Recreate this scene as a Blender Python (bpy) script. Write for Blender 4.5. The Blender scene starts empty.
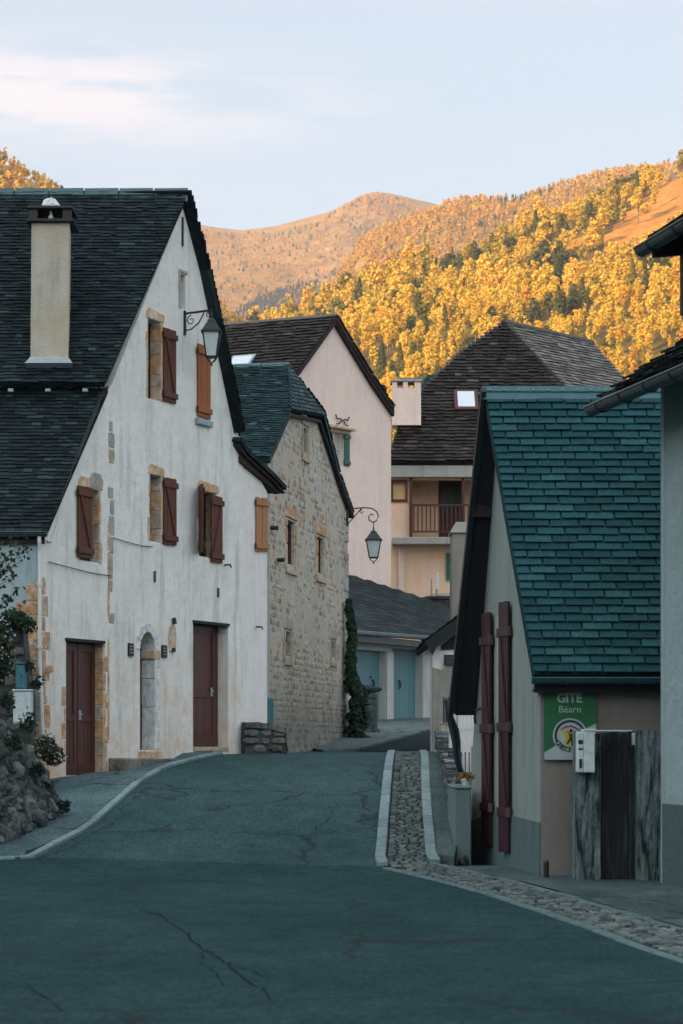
import bpy, bmesh, math, random
import numpy as np
from mathutils import Vector, Matrix, noise as mnoise
from mathutils.geometry import delaunay_2d_cdt

R = math.radians
random.seed(7)
scene = bpy.context.scene
COL = scene.collection

# ------------------------------------------------------------------ camera
EYE = 1.6            # eye height above the road in front
F = 2300.0           # focal length in picture widths of one pixel
HX, HY = 341.5, 743.0
cam_d = bpy.data.cameras.new("camera")
cam = bpy.data.objects.new("camera", cam_d)
COL.objects.link(cam)
cam.location = (0, 0, EYE)
cam.rotation_euler = (R(90), 0, 0)
cam_d.sensor_fit = 'VERTICAL'
cam_d.sensor_height = 36.0
cam_d.lens = F / 1024 * 36
cam_d.shift_y = (HY - 512) / 1024
cam_d.clip_start = 0.5
cam_d.clip_end = 30000
cam_d.dof.use_dof = True
cam_d.dof.focus_distance = 52
cam_d.dof.aperture_fstop = 4.0
scene.camera = cam

# ------------------------------------------------------------------ light
SUN_EL, SUN_AZ = 14.0, 56.0      # azimuth measured from straight behind the camera towards the left
sv = Vector((-math.sin(R(SUN_AZ)) * math.cos(R(SUN_EL)), -math.cos(R(SUN_AZ)) * math.cos(R(SUN_EL)), math.sin(R(SUN_EL))))
sun_d = bpy.data.lights.new("sun", 'SUN')
sun_d.energy = 5.0
sun_d.angle = R(0.5)
sun_d.color = (1.0, 0.68, 0.40)
sun = bpy.data.objects.new("sun", sun_d)
COL.objects.link(sun)
sun.rotation_euler = (-sv).to_track_quat('-Z', 'Y').to_euler()

world = bpy.data.worlds.new("World")
scene.world = world
world.use_nodes = True
wn = world.node_tree.nodes; wl = world.node_tree.links
wn.clear()
w_out = wn.new('ShaderNodeOutputWorld')
w_bg = wn.new('ShaderNodeBackground')
w_sky = wn.new('ShaderNodeTexSky')
w_sky.sky_type = 'NISHITA'
w_sky.sun_disc = False
w_sky.sun_elevation = R(SUN_EL)
w_sky.sun_rotation = math.atan2(sv.x, sv.y)
w_sky.altitude = 500
w_sky.air_density = 1.2
w_sky.dust_density = 1.2
w_sky.ozone_density = 1.0
w_bg.inputs['Strength'].default_value = 0.13
w_tc = wn.new('ShaderNodeTexCoord')
w_map = wn.new('ShaderNodeMapping')
w_map.inputs['Scale'].default_value = (5.0, 4.0, 24.0)
w_map.inputs['Location'].default_value = (1.3, 0.2, 0.35)
w_map.inputs['Rotation'].default_value = (0, R(-6), 0)
w_no = wn.new('ShaderNodeTexNoise')
w_no.inputs['Scale'].default_value = 1.0; w_no.inputs['Detail'].default_value = 6; w_no.inputs['Roughness'].default_value = 0.6
w_rp = wn.new('ShaderNodeValToRGB')
w_rp.color_ramp.elements[0].position = 0.44; w_rp.color_ramp.elements[1].position = 0.78
w_mul = wn.new('ShaderNodeMath'); w_mul.operation = 'MULTIPLY'; w_mul.inputs[1].default_value = 0.95; w_mul.use_clamp = True
w_mix = wn.new('ShaderNodeMix'); w_mix.data_type = 'RGBA'
w_veil = wn.new('ShaderNodeMix'); w_veil.data_type = 'RGBA'; w_veil.inputs[0].default_value = 0.75
# thin high veil that pales the sky, brightened out of view, sunward and overhead, to light the walls
w_dot = wn.new('ShaderNodeVectorMath'); w_dot.operation = 'DOT_PRODUCT'; w_dot.inputs[1].default_value = (-0.50, -0.62, 0.60)
w_vr = wn.new('ShaderNodeMapRange'); w_vr.interpolation_type = 'SMOOTHSTEP'
w_vr.inputs[1].default_value = -0.35; w_vr.inputs[2].default_value = 0.75; w_vr.inputs[3].default_value = 0; w_vr.inputs[4].default_value = 1
w_vc = wn.new('ShaderNodeMix'); w_vc.data_type = 'RGBA'
w_vc.inputs[6].default_value = (2.00, 2.33, 2.78, 1); w_vc.inputs[7].default_value = (7.3, 7.7, 8.0, 1)
# one long faint bank of evening cloud low in front, to the left
w_c1 = wn.new('ShaderNodeMapping'); w_c1.vector_type = 'POINT'
w_c1.inputs['Location'].default_value = (0.93, 0, -11.6); w_c1.inputs['Scale'].default_value = (7.6, 0.0, 43.0)
w_cl = wn.new('ShaderNodeVectorMath'); w_cl.operation = 'LENGTH'
w_cr = wn.new('ShaderNodeMapRange'); w_cr.interpolation_type = 'SMOOTHSTEP'
w_cr.inputs[1].default_value = 1.35; w_cr.inputs[2].default_value = 0.1; w_cr.inputs[3].default_value = 0; w_cr.inputs[4].default_value = 1
wl.new(w_tc.outputs['Generated'], w_c1.inputs[0]); wl.new(w_c1.outputs[0], w_cl.inputs[0]); wl.new(w_cl.outputs['Value'], w_cr.inputs[0])
wl.new(w_tc.outputs['Generated'], w_map.inputs['Vector'])
wl.new(w_map.outputs[0], w_no.inputs['Vector'])
wl.new(w_no.outputs['Fac'], w_rp.inputs['Fac'])
w_m2 = wn.new('ShaderNodeMath'); w_m2.operation = 'MULTIPLY_ADD'; w_m2.inputs[2].default_value = 0.06
w_m3 = wn.new('ShaderNodeMath'); w_m3.operation = 'MULTIPLY'
w_no2 = wn.new('ShaderNodeTexNoise'); w_no2.inputs['Scale'].default_value = 1.0; w_no2.inputs['Detail'].default_value = 8; w_no2.inputs['Roughness'].default_value = 0.62
w_mp2 = wn.new('ShaderNodeMapping'); w_mp2.inputs['Scale'].default_value = (14, 6, 90); wl.new(w_tc.outputs['Generated'], w_mp2.inputs[0]); wl.new(w_mp2.outputs[0], w_no2.inputs['Vector'])
w_r2 = wn.new('ShaderNodeValToRGB'); w_r2.color_ramp.elements[0].position = 0.38; w_r2.color_ramp.elements[1].position = 0.56
wl.new(w_no2.outputs['Fac'], w_r2.inputs['Fac'])
wl.new(w_cr.outputs[0], w_m3.inputs[0]); wl.new(w_r2.outputs['Color'], w_m3.inputs[1])
w_m4 = wn.new('ShaderNodeMath'); w_m4.operation = 'MULTIPLY_ADD'; w_m4.inputs[1].default_value = 0.12
wl.new(w_rp.outputs['Color'], w_m4.inputs[0]); wl.new(w_m3.outputs[0], w_m4.inputs[2])
wl.new(w_m4.outputs[0], w_mul.inputs[0])
wl.new(w_mul.outputs[0], w_mix.inputs[0])
wl.new(w_sky.outputs[0], w_veil.inputs[6])
wl.new(w_tc.outputs['Generated'], w_dot.inputs[0]); wl.new(w_dot.outputs['Value'], w_vr.inputs[0]); wl.new(w_vr.outputs[0], w_vc.inputs[0]); wl.new(w_vc.outputs[2], w_veil.inputs[7])
wl.new(w_veil.outputs[2], w_mix.inputs[6])
w_mix.inputs[7].default_value = (3.30, 3.08, 3.18, 1)         # cloud
wl.new(w_mix.outputs[2], w_bg.inputs['Color'])
wl.new(w_bg.outputs[0], w_out.inputs[0])

vs = scene.view_settings
vs.view_transform = 'Standard'; vs.look = 'None'; vs.gamma = 1.0; vs.exposure = 1.27
vs.use_curve_mapping = False

# ------------------------------------------------------------------ helpers: tags and roots
def tag(o, label=None, cat=None, group=None, kind=None):
    if label: o['label'] = label
    if cat: o['category'] = cat
    if group: o['group'] = group
    if kind: o['kind'] = kind
    return o

def thing(name, label, cat, loc, group=None):
    o = bpy.data.objects.new(name, None)
    o.empty_display_size = 0.2
    COL.objects.link(o)
    o.location = loc
    return tag(o, label, cat, group)

def wloc(o):
    p = Vector((0, 0, 0))
    while o:
        p += Vector(o.location); o = o.parent
    return p

def copy_tree(o, parent=None, loc=None):
    c = o.copy(); COL.objects.link(c); c.parent = parent
    if loc is not None: c.location = loc
    for ch in list(o.children): copy_tree(ch, c)
    return c

def addmesh(name, me, mat, parent=None, loc=(0, 0, 0)):
    if mat: me.materials.append(mat)
    o = bpy.data.objects.new(name, me)
    COL.objects.link(o)
    o.location = loc
    if parent: o.parent = parent
    return o

class Fr:
    """vertical plane: s metres along u, n metres out along the outward normal, z up"""
    def __init__(self, x, y, dx, dy, out=1):
        l = math.hypot(dx, dy)
        self.o = Vector((x, y)); self.u = Vector((dx / l, dy / l))
        self.n = Vector((self.u.y, -self.u.x)) * out
    def p(self, s, n, z):
        q = self.o + self.u * s + self.n * n
        return Vector((q.x, q.y, z))
    def pix(self, px, py, n=0.0):
        k = (px - HX) / F
        o = self.o + self.n * n
        s = (k * o.y - o.x) / (self.u.x - k * self.u.y)
        Y = o.y + s * self.u.y
        return s, EYE + (HY - py) / F * Y
    def s(self, px, n=0.0): return self.pix(px, HY, n)[0]

W0 = Fr(0, 0, 1, 0)
def facing(Y): return Fr(0, Y, 1, 0)
def ray_plane(px, py, a, b, c):
    d = Vector(((px - HX) / F, 1, (HY - py) / F))
    nn = (b - a).cross(c - a)
    e = Vector((0, 0, EYE))
    return e + d * (nn.dot(a - e) / nn.dot(d))

class MB:
    def __init__(self): self.bm = bmesh.new()
    def box(self, fr, s0, s1, n0, n1, z0, z1, jit=0.0):
        P = [fr.p(s, n, z) for z in (z0, z1) for n in (n0, n1) for s in (s0, s1)]
        if jit: P = [q + Vector((random.uniform(-jit, jit), random.uniform(-jit, jit), random.uniform(-jit, jit))) for q in P]
        v = [self.bm.verts.new(q) for q in P]
        for f in ((0, 1, 3, 2), (4, 6, 7, 5), (0, 4, 5, 1), (1, 5, 7, 3), (3, 7, 6, 2), (2, 6, 4, 0)):
            self.bm.faces.new([v[i] for i in f])
        return v
    def hexa(self, P):      # 8 points: bottom ring 4 then top ring 4
        v = [self.bm.verts.new(q) for q in P]
        for f in ((3, 2, 1, 0), (4, 5, 6, 7), (0, 1, 5, 4), (1, 2, 6, 5), (2, 3, 7, 6), (3, 0, 4, 7)):
            self.bm.faces.new([v[i] for i in f])
    def prism(self, A, B):  # two matching rings
        a = [self.bm.verts.new(q) for q in A]; b = [self.bm.verts.new(q) for q in B]
        n = len(a)
        self.bm.faces.new(a[::-1]); self.bm.faces.new(b)
        for i in range(n): self.bm.faces.new([a[i], a[(i + 1) % n], b[(i + 1) % n], b[i]])
    def fprism(self, fr, pts, n0, n1):
        self.prism([fr.p(s, n0, z) for s, z in pts], [fr.p(s, n1, z) for s, z in pts])
    def tube(self, pts, r, seg=8, r2=None, caps=True):
        pts = [Vector(p) for p in pts]; N = len(pts); rings = []
        for i, p in enumerate(pts):
            t = (pts[min(i + 1, N - 1)] - pts[max(i - 1, 0)]).normalized()
            a = Vector((0, 0, 1)) if abs(t.z) < 0.9 else Vector((1, 0, 0))
            x = t.cross(a).normalized(); y = t.cross(x)
            rr = r if r2 is None else r + (r2 - r) * i / (N - 1)
            rings.append([self.bm.verts.new(p + x * math.cos(2 * math.pi * k / seg) * rr + y * math.sin(2 * math.pi * k / seg) * rr) for k in range(seg)])
        for i in range(N - 1):
            for k in range(seg):
                self.bm.faces.new([rings[i][k], rings[i][(k + 1) % seg], rings[i + 1][(k + 1) % seg], rings[i + 1][k]])
        if caps:
            self.bm.faces.new(rings[0][::-1]); self.bm.faces.new(rings[-1])
    def lathe(self, c, prof, seg=16, rot=0.0):
        rings = []
        for r, z in prof:
            rings.append([self.bm.verts.new((c[0] + r * math.cos(rot + 2 * math.pi * k / seg), c[1] + r * math.sin(rot + 2 * math.pi * k / seg), c[2] + z)) for k in range(seg)])
        for i in range(len(rings) - 1):
            for k in range(seg):
                self.bm.faces.new([rings[i][k], rings[i][(k + 1) % seg], rings[i + 1][(k + 1) % seg], rings[i + 1][k]])
        self.bm.faces.new(rings[0][::-1]); self.bm.faces.new(rings[-1])
    def build(self, name, mat, parent=None, bevel=0.0, smooth=False, at=None, label=None):
        bm = self.bm
        if at is None: at = wloc(parent) if parent else Vector((0, 0, 0))
        at = Vector(at)
        bmesh.ops.recalc_face_normals(bm, faces=bm.faces)
        if bevel > 0:
            ed = [e for e in bm.edges if len(e.link_faces) == 2 and e.calc_face_angle(0) > 0.6]
            bmesh.ops.bevel(bm, geom=ed, offset=bevel, segments=1, affect='EDGES', clamp_overlap=True)
        bmesh.ops.translate(bm, verts=bm.verts, vec=-at)
        me = bpy.data.meshes.new(name)
        bm.to_mesh(me); bm.free()
        if smooth:
            for p in me.polygons: p.use_smooth = True
        o = addmesh(name, me, mat, parent, (0, 0, 0) if parent else at)
        if label: o['label'] = label
        return o

def inside(p, poly):
    x, y = p; c = False; n = len(poly)
    for i in range(n):
        x1, y1 = poly[i]; x2, y2 = poly[(i + 1) % n]
        if (y1 > y) != (y2 > y) and x < (x2 - x1) * (y - y1) / (y2 - y1) + x1: c = not c
    return c

def tri(poly, holes=(), extra=()):
    V = []; E = []
    for ring in [poly] + list(holes):
        b = len(V); V += [Vector(q) for q in ring]; E += [(b + i, b + (i + 1) % len(ring)) for i in range(len(ring))]
    V += [Vector(q) for q in extra]
    vv, _, ff, _, _, _ = delaunay_2d_cdt(V, E, [], 0, 1e-5)
    out = []
    for f in ff:
        c = sum((vv[i] for i in f), Vector((0, 0))) / len(f)
        if inside(c, poly) and not any(inside(c, h) for h in holes): out.append(list(f))
    return vv, out

def wall(fr, poly, holes, t, name, mat, parent, n0=0.0):
    """solid wall of thickness t with openings right through it"""
    vv, ff = tri(poly, holes)
    bm = bmesh.new()
    a = [bm.verts.new(fr.p(v.x, n0, v.y)) for v in vv]
    b = [bm.verts.new(fr.p(v.x, n0 - t, v.y)) for v in vv]
    for f in ff:
        bm.faces.new([a[i] for i in f]); bm.faces.new([b[i] for i in f][::-1])
    cnt = {}
    for f in ff:
        for i in range(len(f)):
            e = (f[i], f[(i + 1) % len(f)]); cnt.setdefault(tuple(sorted(e)), []).append(e)
    for k, l in cnt.items():
        if len(l) == 1:
            i, j = l[0]; bm.faces.new([a[j], a[i], b[i], b[j]])
    m = MB(); m.bm.free(); m.bm = bm
    return m.build(name, mat, parent)

def rect(s0, s1, z0, z1): return [(s0, z0), (s1, z0), (s1, z1), (s0, z1)]

def slates(mb, P, poly, expo, wid, thick=0.012, jit=0.3, lift=0.0, cover=0.97, tilt=1.0):
    """lay slates over the plane patch P(a,b) (a metres along the eave, b metres up the slope) where (a,b) lies in poly.
    P returns (point, along, up, normal)"""
    a0 = min(q[0] for q in poly); a1 = max(q[0] for q in poly)
    b0 = min(q[1] for q in poly); b1 = max(q[1] for q in poly)
    O, U, V, N = P
    nb = int((b1 - b0) / expo) + 1
    for j in range(nb):
        b = b0 + j * expo
        a = a0 - random.uniform(0, wid)
        ym = b + expo * .5; xs_ = []
        for i_ in range(len(poly)):
            (xa, ya), (xb, yb_) = poly[i_], poly[(i_ + 1) % len(poly)]
            if (ya > ym) != (yb_ > ym): xs_.append(xa + (xb - xa) * (ym - ya) / (yb_ - ya))
        if len(xs_) < 2: continue
        lo_, hi_ = min(xs_) - .015, max(xs_) + .015
        a = lo_ - random.uniform(0, wid)
        wob = random.uniform(-1, 1) * 0.05 * expo
        while a < hi_:
            w = wid * random.uniform(1 - jit, 1 + jit)
            x0, x1 = a, a + w * cover
            x0 = max(x0, lo_ - random.uniform(0, .012)); x1 = min(x1, hi_ + random.uniform(0, .012))
            if x1 - x0 > .03:
                yb = b + wob + random.uniform(-1, 1) * expo * 0.09 * jit / 0.3
                h = min(expo * 1.5, b1 - yb)
                if h < .02: a += w; continue
                r0 = random.uniform(0.7, 1.5) * thick * tilt
                if x1 - x0 > 0.02:
                    lo = thick * 1.6 * tilt + r0
                    pts = []
                    for dz in (0, thick):
                        for (xx, yy, zz) in ((x0, yb, lo), (x1, yb + random.uniform(-.06, .06) * expo, lo * random.uniform(.8, 1.1)), (x1, yb + h, 0.0), (x0, yb + h, 0.0)):
                            pts.append(O + U * xx + V * yy + N * (zz + dz + lift))
                    mb.hexa(pts)
            a += w

def patch(o, along, up):
    """orthonormal frame on a roof plane"""
    U = along.normalized(); N = U.cross(up).normalized()
    if N.z < 0: N = -N
    V = N.cross(U).normalized()
    if V.z < 0: V = -V
    return (o, U, V, N)
def ab(P, q): d = q - P[0]; return (d.dot(P[1]), d.dot(P[2]))

def slate_roof(name, mat, parent, corners, expo, wid, thick=0.012, jit=0.3, slab=0.06, slabmat=None):
    """corners: 3D polygon, first two along the eave. one mesh: slates and the boarded slab under them"""
    o = corners[0]
    P = patch(o, corners[1] - corners[0], corners[2] - corners[0])
    poly = [ab(P, c) for c in corners]
    mb = MB()
    slates(mb, P, poly, expo, wid, thick, jit)
    top = [P[0] + P[1] * a + P[2] * b - P[3] * 0.004 for a, b in poly]
    bot = [q - P[3] * slab for q in top]
    mb.prism(bot, top)
    return mb.build(name, mat, parent)

# ------------------------------------------------------------------ materials
class M:
    def __init__(self, name, rough=0.85, spec=0.3):
        self.m = bpy.data.materials.new(name); self.m.use_nodes = True
        self.nt = self.m.node_tree; self.N = self.nt.nodes; self.L = self.nt.links
        self.b = self.N['Principled BSDF']
        self.b.inputs['Roughness'].default_value = rough
        self.b.inputs['Specular IOR Level'].default_value = spec
        self.tc = self.N.new('ShaderNodeTexCoord')
    def vec(self, scale=(1, 1, 1)):
        mp = self.N.new('ShaderNodeMapping'); mp.inputs['Scale'].default_value = scale
        self.L.new(self.tc.outputs['Object'], mp.inputs['Vector']); return mp.outputs[0]
    def noise(self, sc, det=4, rough=0.6, scale=(1, 1, 1), dist=0.0):
        n = self.N.new('ShaderNodeTexNoise'); n.inputs['Scale'].default_value = sc
        n.inputs['Detail'].default_value = det; n.inputs['Roughness'].default_value = rough; n.inputs['Distortion'].default_value = dist
        self.L.new(self.vec(scale), n.inputs['Vector']); return n.outputs['Fac']
    def vor(self, sc, feat='F1', scale=(1, 1, 1), out='Distance', rnd=1.0):
        n = self.N.new('ShaderNodeTexVoronoi'); n.feature = feat; n.inputs['Scale'].default_value = sc; n.inputs['Randomness'].default_value = rnd
        self.L.new(self.vec(scale), n.inputs['Vector']); return n.outputs[out]
    def ramp(self, fac, *stops):
        r = self.N.new('ShaderNodeValToRGB'); e = r.color_ramp.elements
        while len(e) > 1: e.remove(e[-1])
        e[0].position = stops[0][0]; e[0].color = self.c(stops[0][1])
        for p, c in stops[1:]:
            x = e.new(p); x.color = self.c(c)
        self.L.new(fac, r.inputs['Fac']); return r.outputs['Color']
    def c(self, c):
        if isinstance(c, (int, float)): return (c, c, c, 1)
        return (*c, 1) if len(c) == 3 else c
    def mix(self, fac, a, b, mode='MIX'):
        n = self.N.new('ShaderNodeMix'); n.data_type = 'RGBA'; n.blend_type = mode
        for i, v in ((0, fac), (6, a), (7, b)):
            if isinstance(v, (int, float)): n.inputs[i].default_value = v if i == 0 else (v, v, v, 1)
            elif isinstance(v, tuple): n.inputs[i].default_value = self.c(v)
            else: self.L.new(v, n.inputs[i])
        return n.outputs[2]
    def math(self, op, a, b=0.0, clamp=False):
        n = self.N.new('ShaderNodeMath'); n.operation = op; n.use_clamp = clamp
        for i, v in ((0, a), (1, b)):
            if isinstance(v, (int, float)): n.inputs[i].default_value = v
            else: self.L.new(v, n.inputs[i])
        return n.outputs[0]
    def island(self):
        g = self.N.new('ShaderNodeNewGeometry'); return g.outputs['Random Per Island']
    def sep(self, axis):
        s = self.N.new('ShaderNodeSeparateXYZ'); self.L.new(self.tc.outputs['Object'], s.inputs[0]); return s.outputs[axis]
    def attr(self, name):
        a = self.N.new('ShaderNodeAttribute'); a.attribute_name = name; return a.outputs['Fac']
    def bump(self, h, dist=0.01, strength=1.0, prev=None):
        n = self.N.new('ShaderNodeBump'); n.inputs['Distance'].default_value = dist; n.inputs['Strength'].default_value = strength
        self.L.new(h, n.inputs['Height'])
        if prev: self.L.new(prev, n.inputs['Normal'])
        self.L.new(n.outputs[0], self.b.inputs['Normal']); return n.outputs[0]
    def col(self, c):
        if isinstance(c, tuple): self.b.inputs['Base Color'].default_value = self.c(c)
        else: self.L.new(c, self.b.inputs['Base Color'])
        return self

def plaster(name, col, dirt, ochre=None, streak=0.5, grain=0.006, low=None, patchc=None, gs=26):
    m = M(name, 0.92, 0.15)
    big = m.ramp(m.noise(0.9, 6, 0.65), (0.32, 0), (0.72, 1))
    c = m.mix(m.math('MULTIPLY', big, 0.55), col, tuple(x * 0.80 for x in col))
    st = m.ramp(m.noise(1.6, 6, 0.7, (2.6, 2.6, 0.32)), (0.50, 0), (0.74, 1))
    c = m.mix(m.math('MULTIPLY', st, streak), c, dirt)
    mid = m.ramp(m.noise(7.0, 5, 0.7), (0.45, 0), (0.7, 1))
    c = m.mix(m.math('MULTIPLY', mid, 0.22), c, dirt)
    if ochre:
        oc = m.ramp(m.noise(0.75, 7, 0.72, (1, 1, 0.8), 0.6), (0.53, 0), (0.70, 1))
        f = m.math('MULTIPLY', oc, 0.75)
        if low is not None:      # damp rising out of the ground, broken by noise
            zr = m.N.new('ShaderNodeMapRange'); m.L.new(m.sep(2), zr.inputs[0])
            zr.inputs[1].default_value = low[0]; zr.inputs[2].default_value = low[1]; zr.inputs[3].default_value = 1; zr.inputs[4].default_value = 0.12
            wob = m.math('ADD', zr.outputs[0], m.math('MULTIPLY', m.math('SUBTRACT', m.noise(2.2, 6, 0.7), 0.5), 1.3), True)
            f = m.math('MULTIPLY', wob, m.ramp(m.noise(2.6, 7, 0.7, (1, 1, .7)), (0.36, 0), (0.66, 1)))
        c = m.mix(f, c, ochre)
    if patchc:
        pc = m.ramp(m.noise(1.3, 8, 0.75), (0.60, 0), (0.635, 1))
        c = m.mix(m.math('MULTIPLY', pc, .8), c, patchc)
    sp = m.ramp(m.noise(60, 3, 0.7), (0.62, 0), (0.8, 1))
    c = m.mix(m.math('MULTIPLY', sp, 0.25), c, dirt)
    m.col(c)
    h = m.math('ADD', m.noise(gs, 6, 0.75), m.math('MULTIPLY', m.noise(3.2, 3), 2.2))
    m.bump(h, grain, 0.9)
    return m.m

def slatemat(name, lo, mid, hi, lich=None, rough=0.55):
    m = M(name, rough, 0.35)
    m.b.inputs['Specular IOR Level'].default_value = 0.12
    m2_ = tuple(x * 1.8 for x in mid)
    c = m.ramp(m.island(), (0.0, lo), (0.45, mid), (0.78, m2_), (0.94, m2_), (1.0, hi))
    v = m.ramp(m.noise(2.2, 6, 0.7), (0.35, 0), (0.7, 1))
    c = m.mix(m.math('MULTIPLY', v, 0.55), c, tuple(x * 0.55 for x in mid))
    f = m.ramp(m.noise(24, 5, 0.7), (0.40, 0.75), (0.7, 1.3))
    c = m.mix(1.0, c, f, 'MULTIPLY')
    if lich:
        l = m.ramp(m.noise(14, 5, 0.75), (0.59, 0), (0.66, 1))
        l2 = m.ramp(m.noise(1.4, 4, 0.6), (0.4, 0.15), (0.62, 1))
        c = m.mix(m.math('MULTIPLY', l, m.math('MULTIPLY', l2, 0.75)), c, lich)
    m.col(c)
    m.bump(m.noise(38, 5, 0.7), 0.005, 0.8)
    return m.m

def stonemat(name, *cols, rough=0.9, moss=None, bump=0.012):
    m = M(name, rough, 0.2)
    n = len(cols)
    c = m.ramp(m.island(), *[((i + 0.0) / max(1, n - 1), cols[i]) for i in range(n)])
    f = m.ramp(m.noise(9, 6, 0.75), (0.3, 0.55), (0.72, 1.35))
    c = m.mix(1.0, c, f, 'MULTIPLY')
    if moss:
        l = m.ramp(m.noise(3.5, 6, 0.75), (0.52, 0), (0.64, 1))
        c = m.mix(m.math('MULTIPLY', l, 0.85), c, moss)
    m.col(c)
    m.bump(m.noise(22, 6, 0.75), bump, 0.9)
    return m.m

def paint(name, col, rough=0.5, wear=None, wearamt=0.5, grain=(9, 9, 0.8), spec=0.3, bump=0.002, metal=0.0):
    m = M(name, rough, spec)
    f = m.ramp(m.noise(6, 6, 0.7, grain), (0.3, 0), (0.75, 1))
    c = m.mix(f, tuple(x * 0.75 for x in col), tuple(x * 1.2 for x in col))
    if wear:
        w = m.ramp(m.noise(3.4, 8, 0.78, grain), (0.56, 0), (0.66, 1))
        c = m.mix(m.math('MULTIPLY', w, wearamt), c, wear)
    m.col(c)
    m.b.inputs['Metallic'].default_value = metal
    m.bump(m.noise(14, 5, 0.7, grain), bump, 0.8)
    return m.m

MT = {}
MT['white_plaster'] = plaster('white_plaster', (0.745, 0.77, 0.745), (0.36, 0.40, 0.375), (0.58, 0.40, 0.25), 0.85, 0.014, (-0.1, 3.0), (0.60, 0.57, 0.50))
MT['side_plaster'] = plaster('side_plaster', (0.74, 0.74, 0.74), (0.42, 0.40, 0.38), (0.54, 0.42, 0.26), 0.35, 0.008, (-0.1, 1.5))
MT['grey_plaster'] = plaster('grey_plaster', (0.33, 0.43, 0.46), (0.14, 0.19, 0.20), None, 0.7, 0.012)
MT['pink_plaster'] = plaster('pink_plaster', (0.83, 0.68, 0.60), (0.60, 0.46, 0.38), None, 0.5, 0.01)  # pink paint, with warm bounced light put into the base colour
MT['cream_plaster'] = plaster('cream_plaster', (0.82, 0.62, 0.46), (0.62, 0.38, 0.20), (0.82, 0.44, 0.18), 0.5, 0.01)  # warm reflected light put into the peach base and ochre patches
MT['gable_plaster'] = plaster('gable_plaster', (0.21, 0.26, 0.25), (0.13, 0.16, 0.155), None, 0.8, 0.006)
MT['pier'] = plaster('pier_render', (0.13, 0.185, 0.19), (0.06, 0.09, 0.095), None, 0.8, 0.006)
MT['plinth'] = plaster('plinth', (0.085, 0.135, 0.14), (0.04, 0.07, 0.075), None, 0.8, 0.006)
MT['mushroom_plaster'] = plaster('mushroom_plaster', (0.215, 0.205, 0.185), (0.10, 0.105, 0.105), None, 0.5, 0.005)
MT['roughcast'] = plaster('roughcast', (0.31, 0.42, 0.44), (0.19, 0.26, 0.27), None, 0.25, 0.035, gs=30)
MT['dark_plinth'] = plaster('dark_plinth', (0.07, 0.11, 0.115), (0.04, 0.065, 0.07), None, 0.3, 0.01)
MT['concrete'] = plaster('concrete', (0.36, 0.37, 0.35), (0.17, 0.18, 0.17), None, 0.8, 0.006)
MT['chimney_render'] = plaster('chimney_render', (0.46, 0.44, 0.37), (0.24, 0.24, 0.20), (0.40, 0.31, 0.20), 0.8, 0.012)
MT['stack_render'] = plaster('stack_render', (0.26, 0.26, 0.225), (0.12, 0.13, 0.12), (0.27, 0.20, 0.13), 0.75, 0.012)
MT['teal_garage_wall'] = plaster('garage_wall', (0.47, 0.49, 0.47), (0.26, 0.27, 0.25), None, 0.7, 0.005)
m = M('stained_concrete', 0.9, 0.15)
st_ = m.ramp(m.noise(3.0, 8, 0.72, (3.2, 3.2, 0.42), .3), (0.42, 0), (0.56, 1))
s2_ = m.ramp(m.noise(16, 6, 0.8, (1, 1, .5)), (0.36, .55), (0.68, 1.25))
m.col(m.mix(1.0, m.mix(st_, (0.018, 0.026, 0.030), (0.17, 0.24, 0.245)), s2_, 'MULTIPLY')); m.bump(m.noise(20, 6, .75), 0.015, .9); MT['stained'] = m.m
MT['mortar_plain'] = plaster('mortar', (0.40, 0.38, 0.32), (0.20, 0.20, 0.18), (0.44, 0.31, 0.18), 0.7, 0.03, None, (0.55, 0.56, 0.53), gs=12)

def limewash(m, c):
    a = m.ramp(m.noise(0.9, 8, 0.75, (1, 1, .6)), (0.48, 0), (0.60, 1))
    c = m.mix(m.math('MULTIPLY', a, .62), c, (0.56, 0.57, 0.53))
    b = m.ramp(m.noise(1.3, 8, 0.75, (1, 1, .45)), (0.55, 0), (0.68, 1))
    c = m.mix(m.math('MULTIPLY', b, .5), c, (0.40, 0.33, 0.20))
    d = m.ramp(m.noise(5.5, 8, 0.8), (0.54, 0), (0.62, 1))
    c = m.mix(m.math('MULTIPLY', d, .55), c, (0.19, 0.21, 0.19))
    e = m.ramp(m.noise(8.5, 8, 0.8), (0.58, 0), (0.66, 1))
    c = m.mix(m.math('MULTIPLY', e, .5), c, (0.50, 0.27, 0.14))
    zr = m.N.new('ShaderNodeMapRange'); m.L.new(m.sep(2), zr.inputs[0])      # darker towards the foot of the wall, broken by noise
    zr.inputs[1].default_value = .5; zr.inputs[2].default_value = 2.1; zr.inputs[3].default_value = 1; zr.inputs[4].default_value = 0
    wb = m.math('ADD', zr.outputs[0], m.math('MULTIPLY', m.math('SUBTRACT', m.noise(2.5, 7, .75), .5), 1.2), True)
    return m.mix(m.math('MULTIPLY', wb, .65), c, (0.11, 0.13, 0.115))
m = M('mortar', 0.95, 0.1); m.col(limewash(m, m.mix(m.noise(14, 5, .7), (0.60, 0.56, 0.46), (0.48, 0.45, 0.37)))); m.bump(m.noise(13, 8, .8), 0.05, 1.0); MT['mortar'] = m.m
MT['slate_left'] = slatemat('slate_dark', (0.003, 0.008, 0.010), (0.009, 0.018, 0.021), (0.040, 0.066, 0.068), (0.06, 0.105, 0.10), .75)
MT['slate_barn'] = slatemat('slate_blue', (0.003, 0.016, 0.020), (0.009, 0.034, 0.041), (0.08, 0.15, 0.16), (0.10, 0.15, 0.15))
m = M('slate_teal', 0.75, 0.12)
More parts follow.
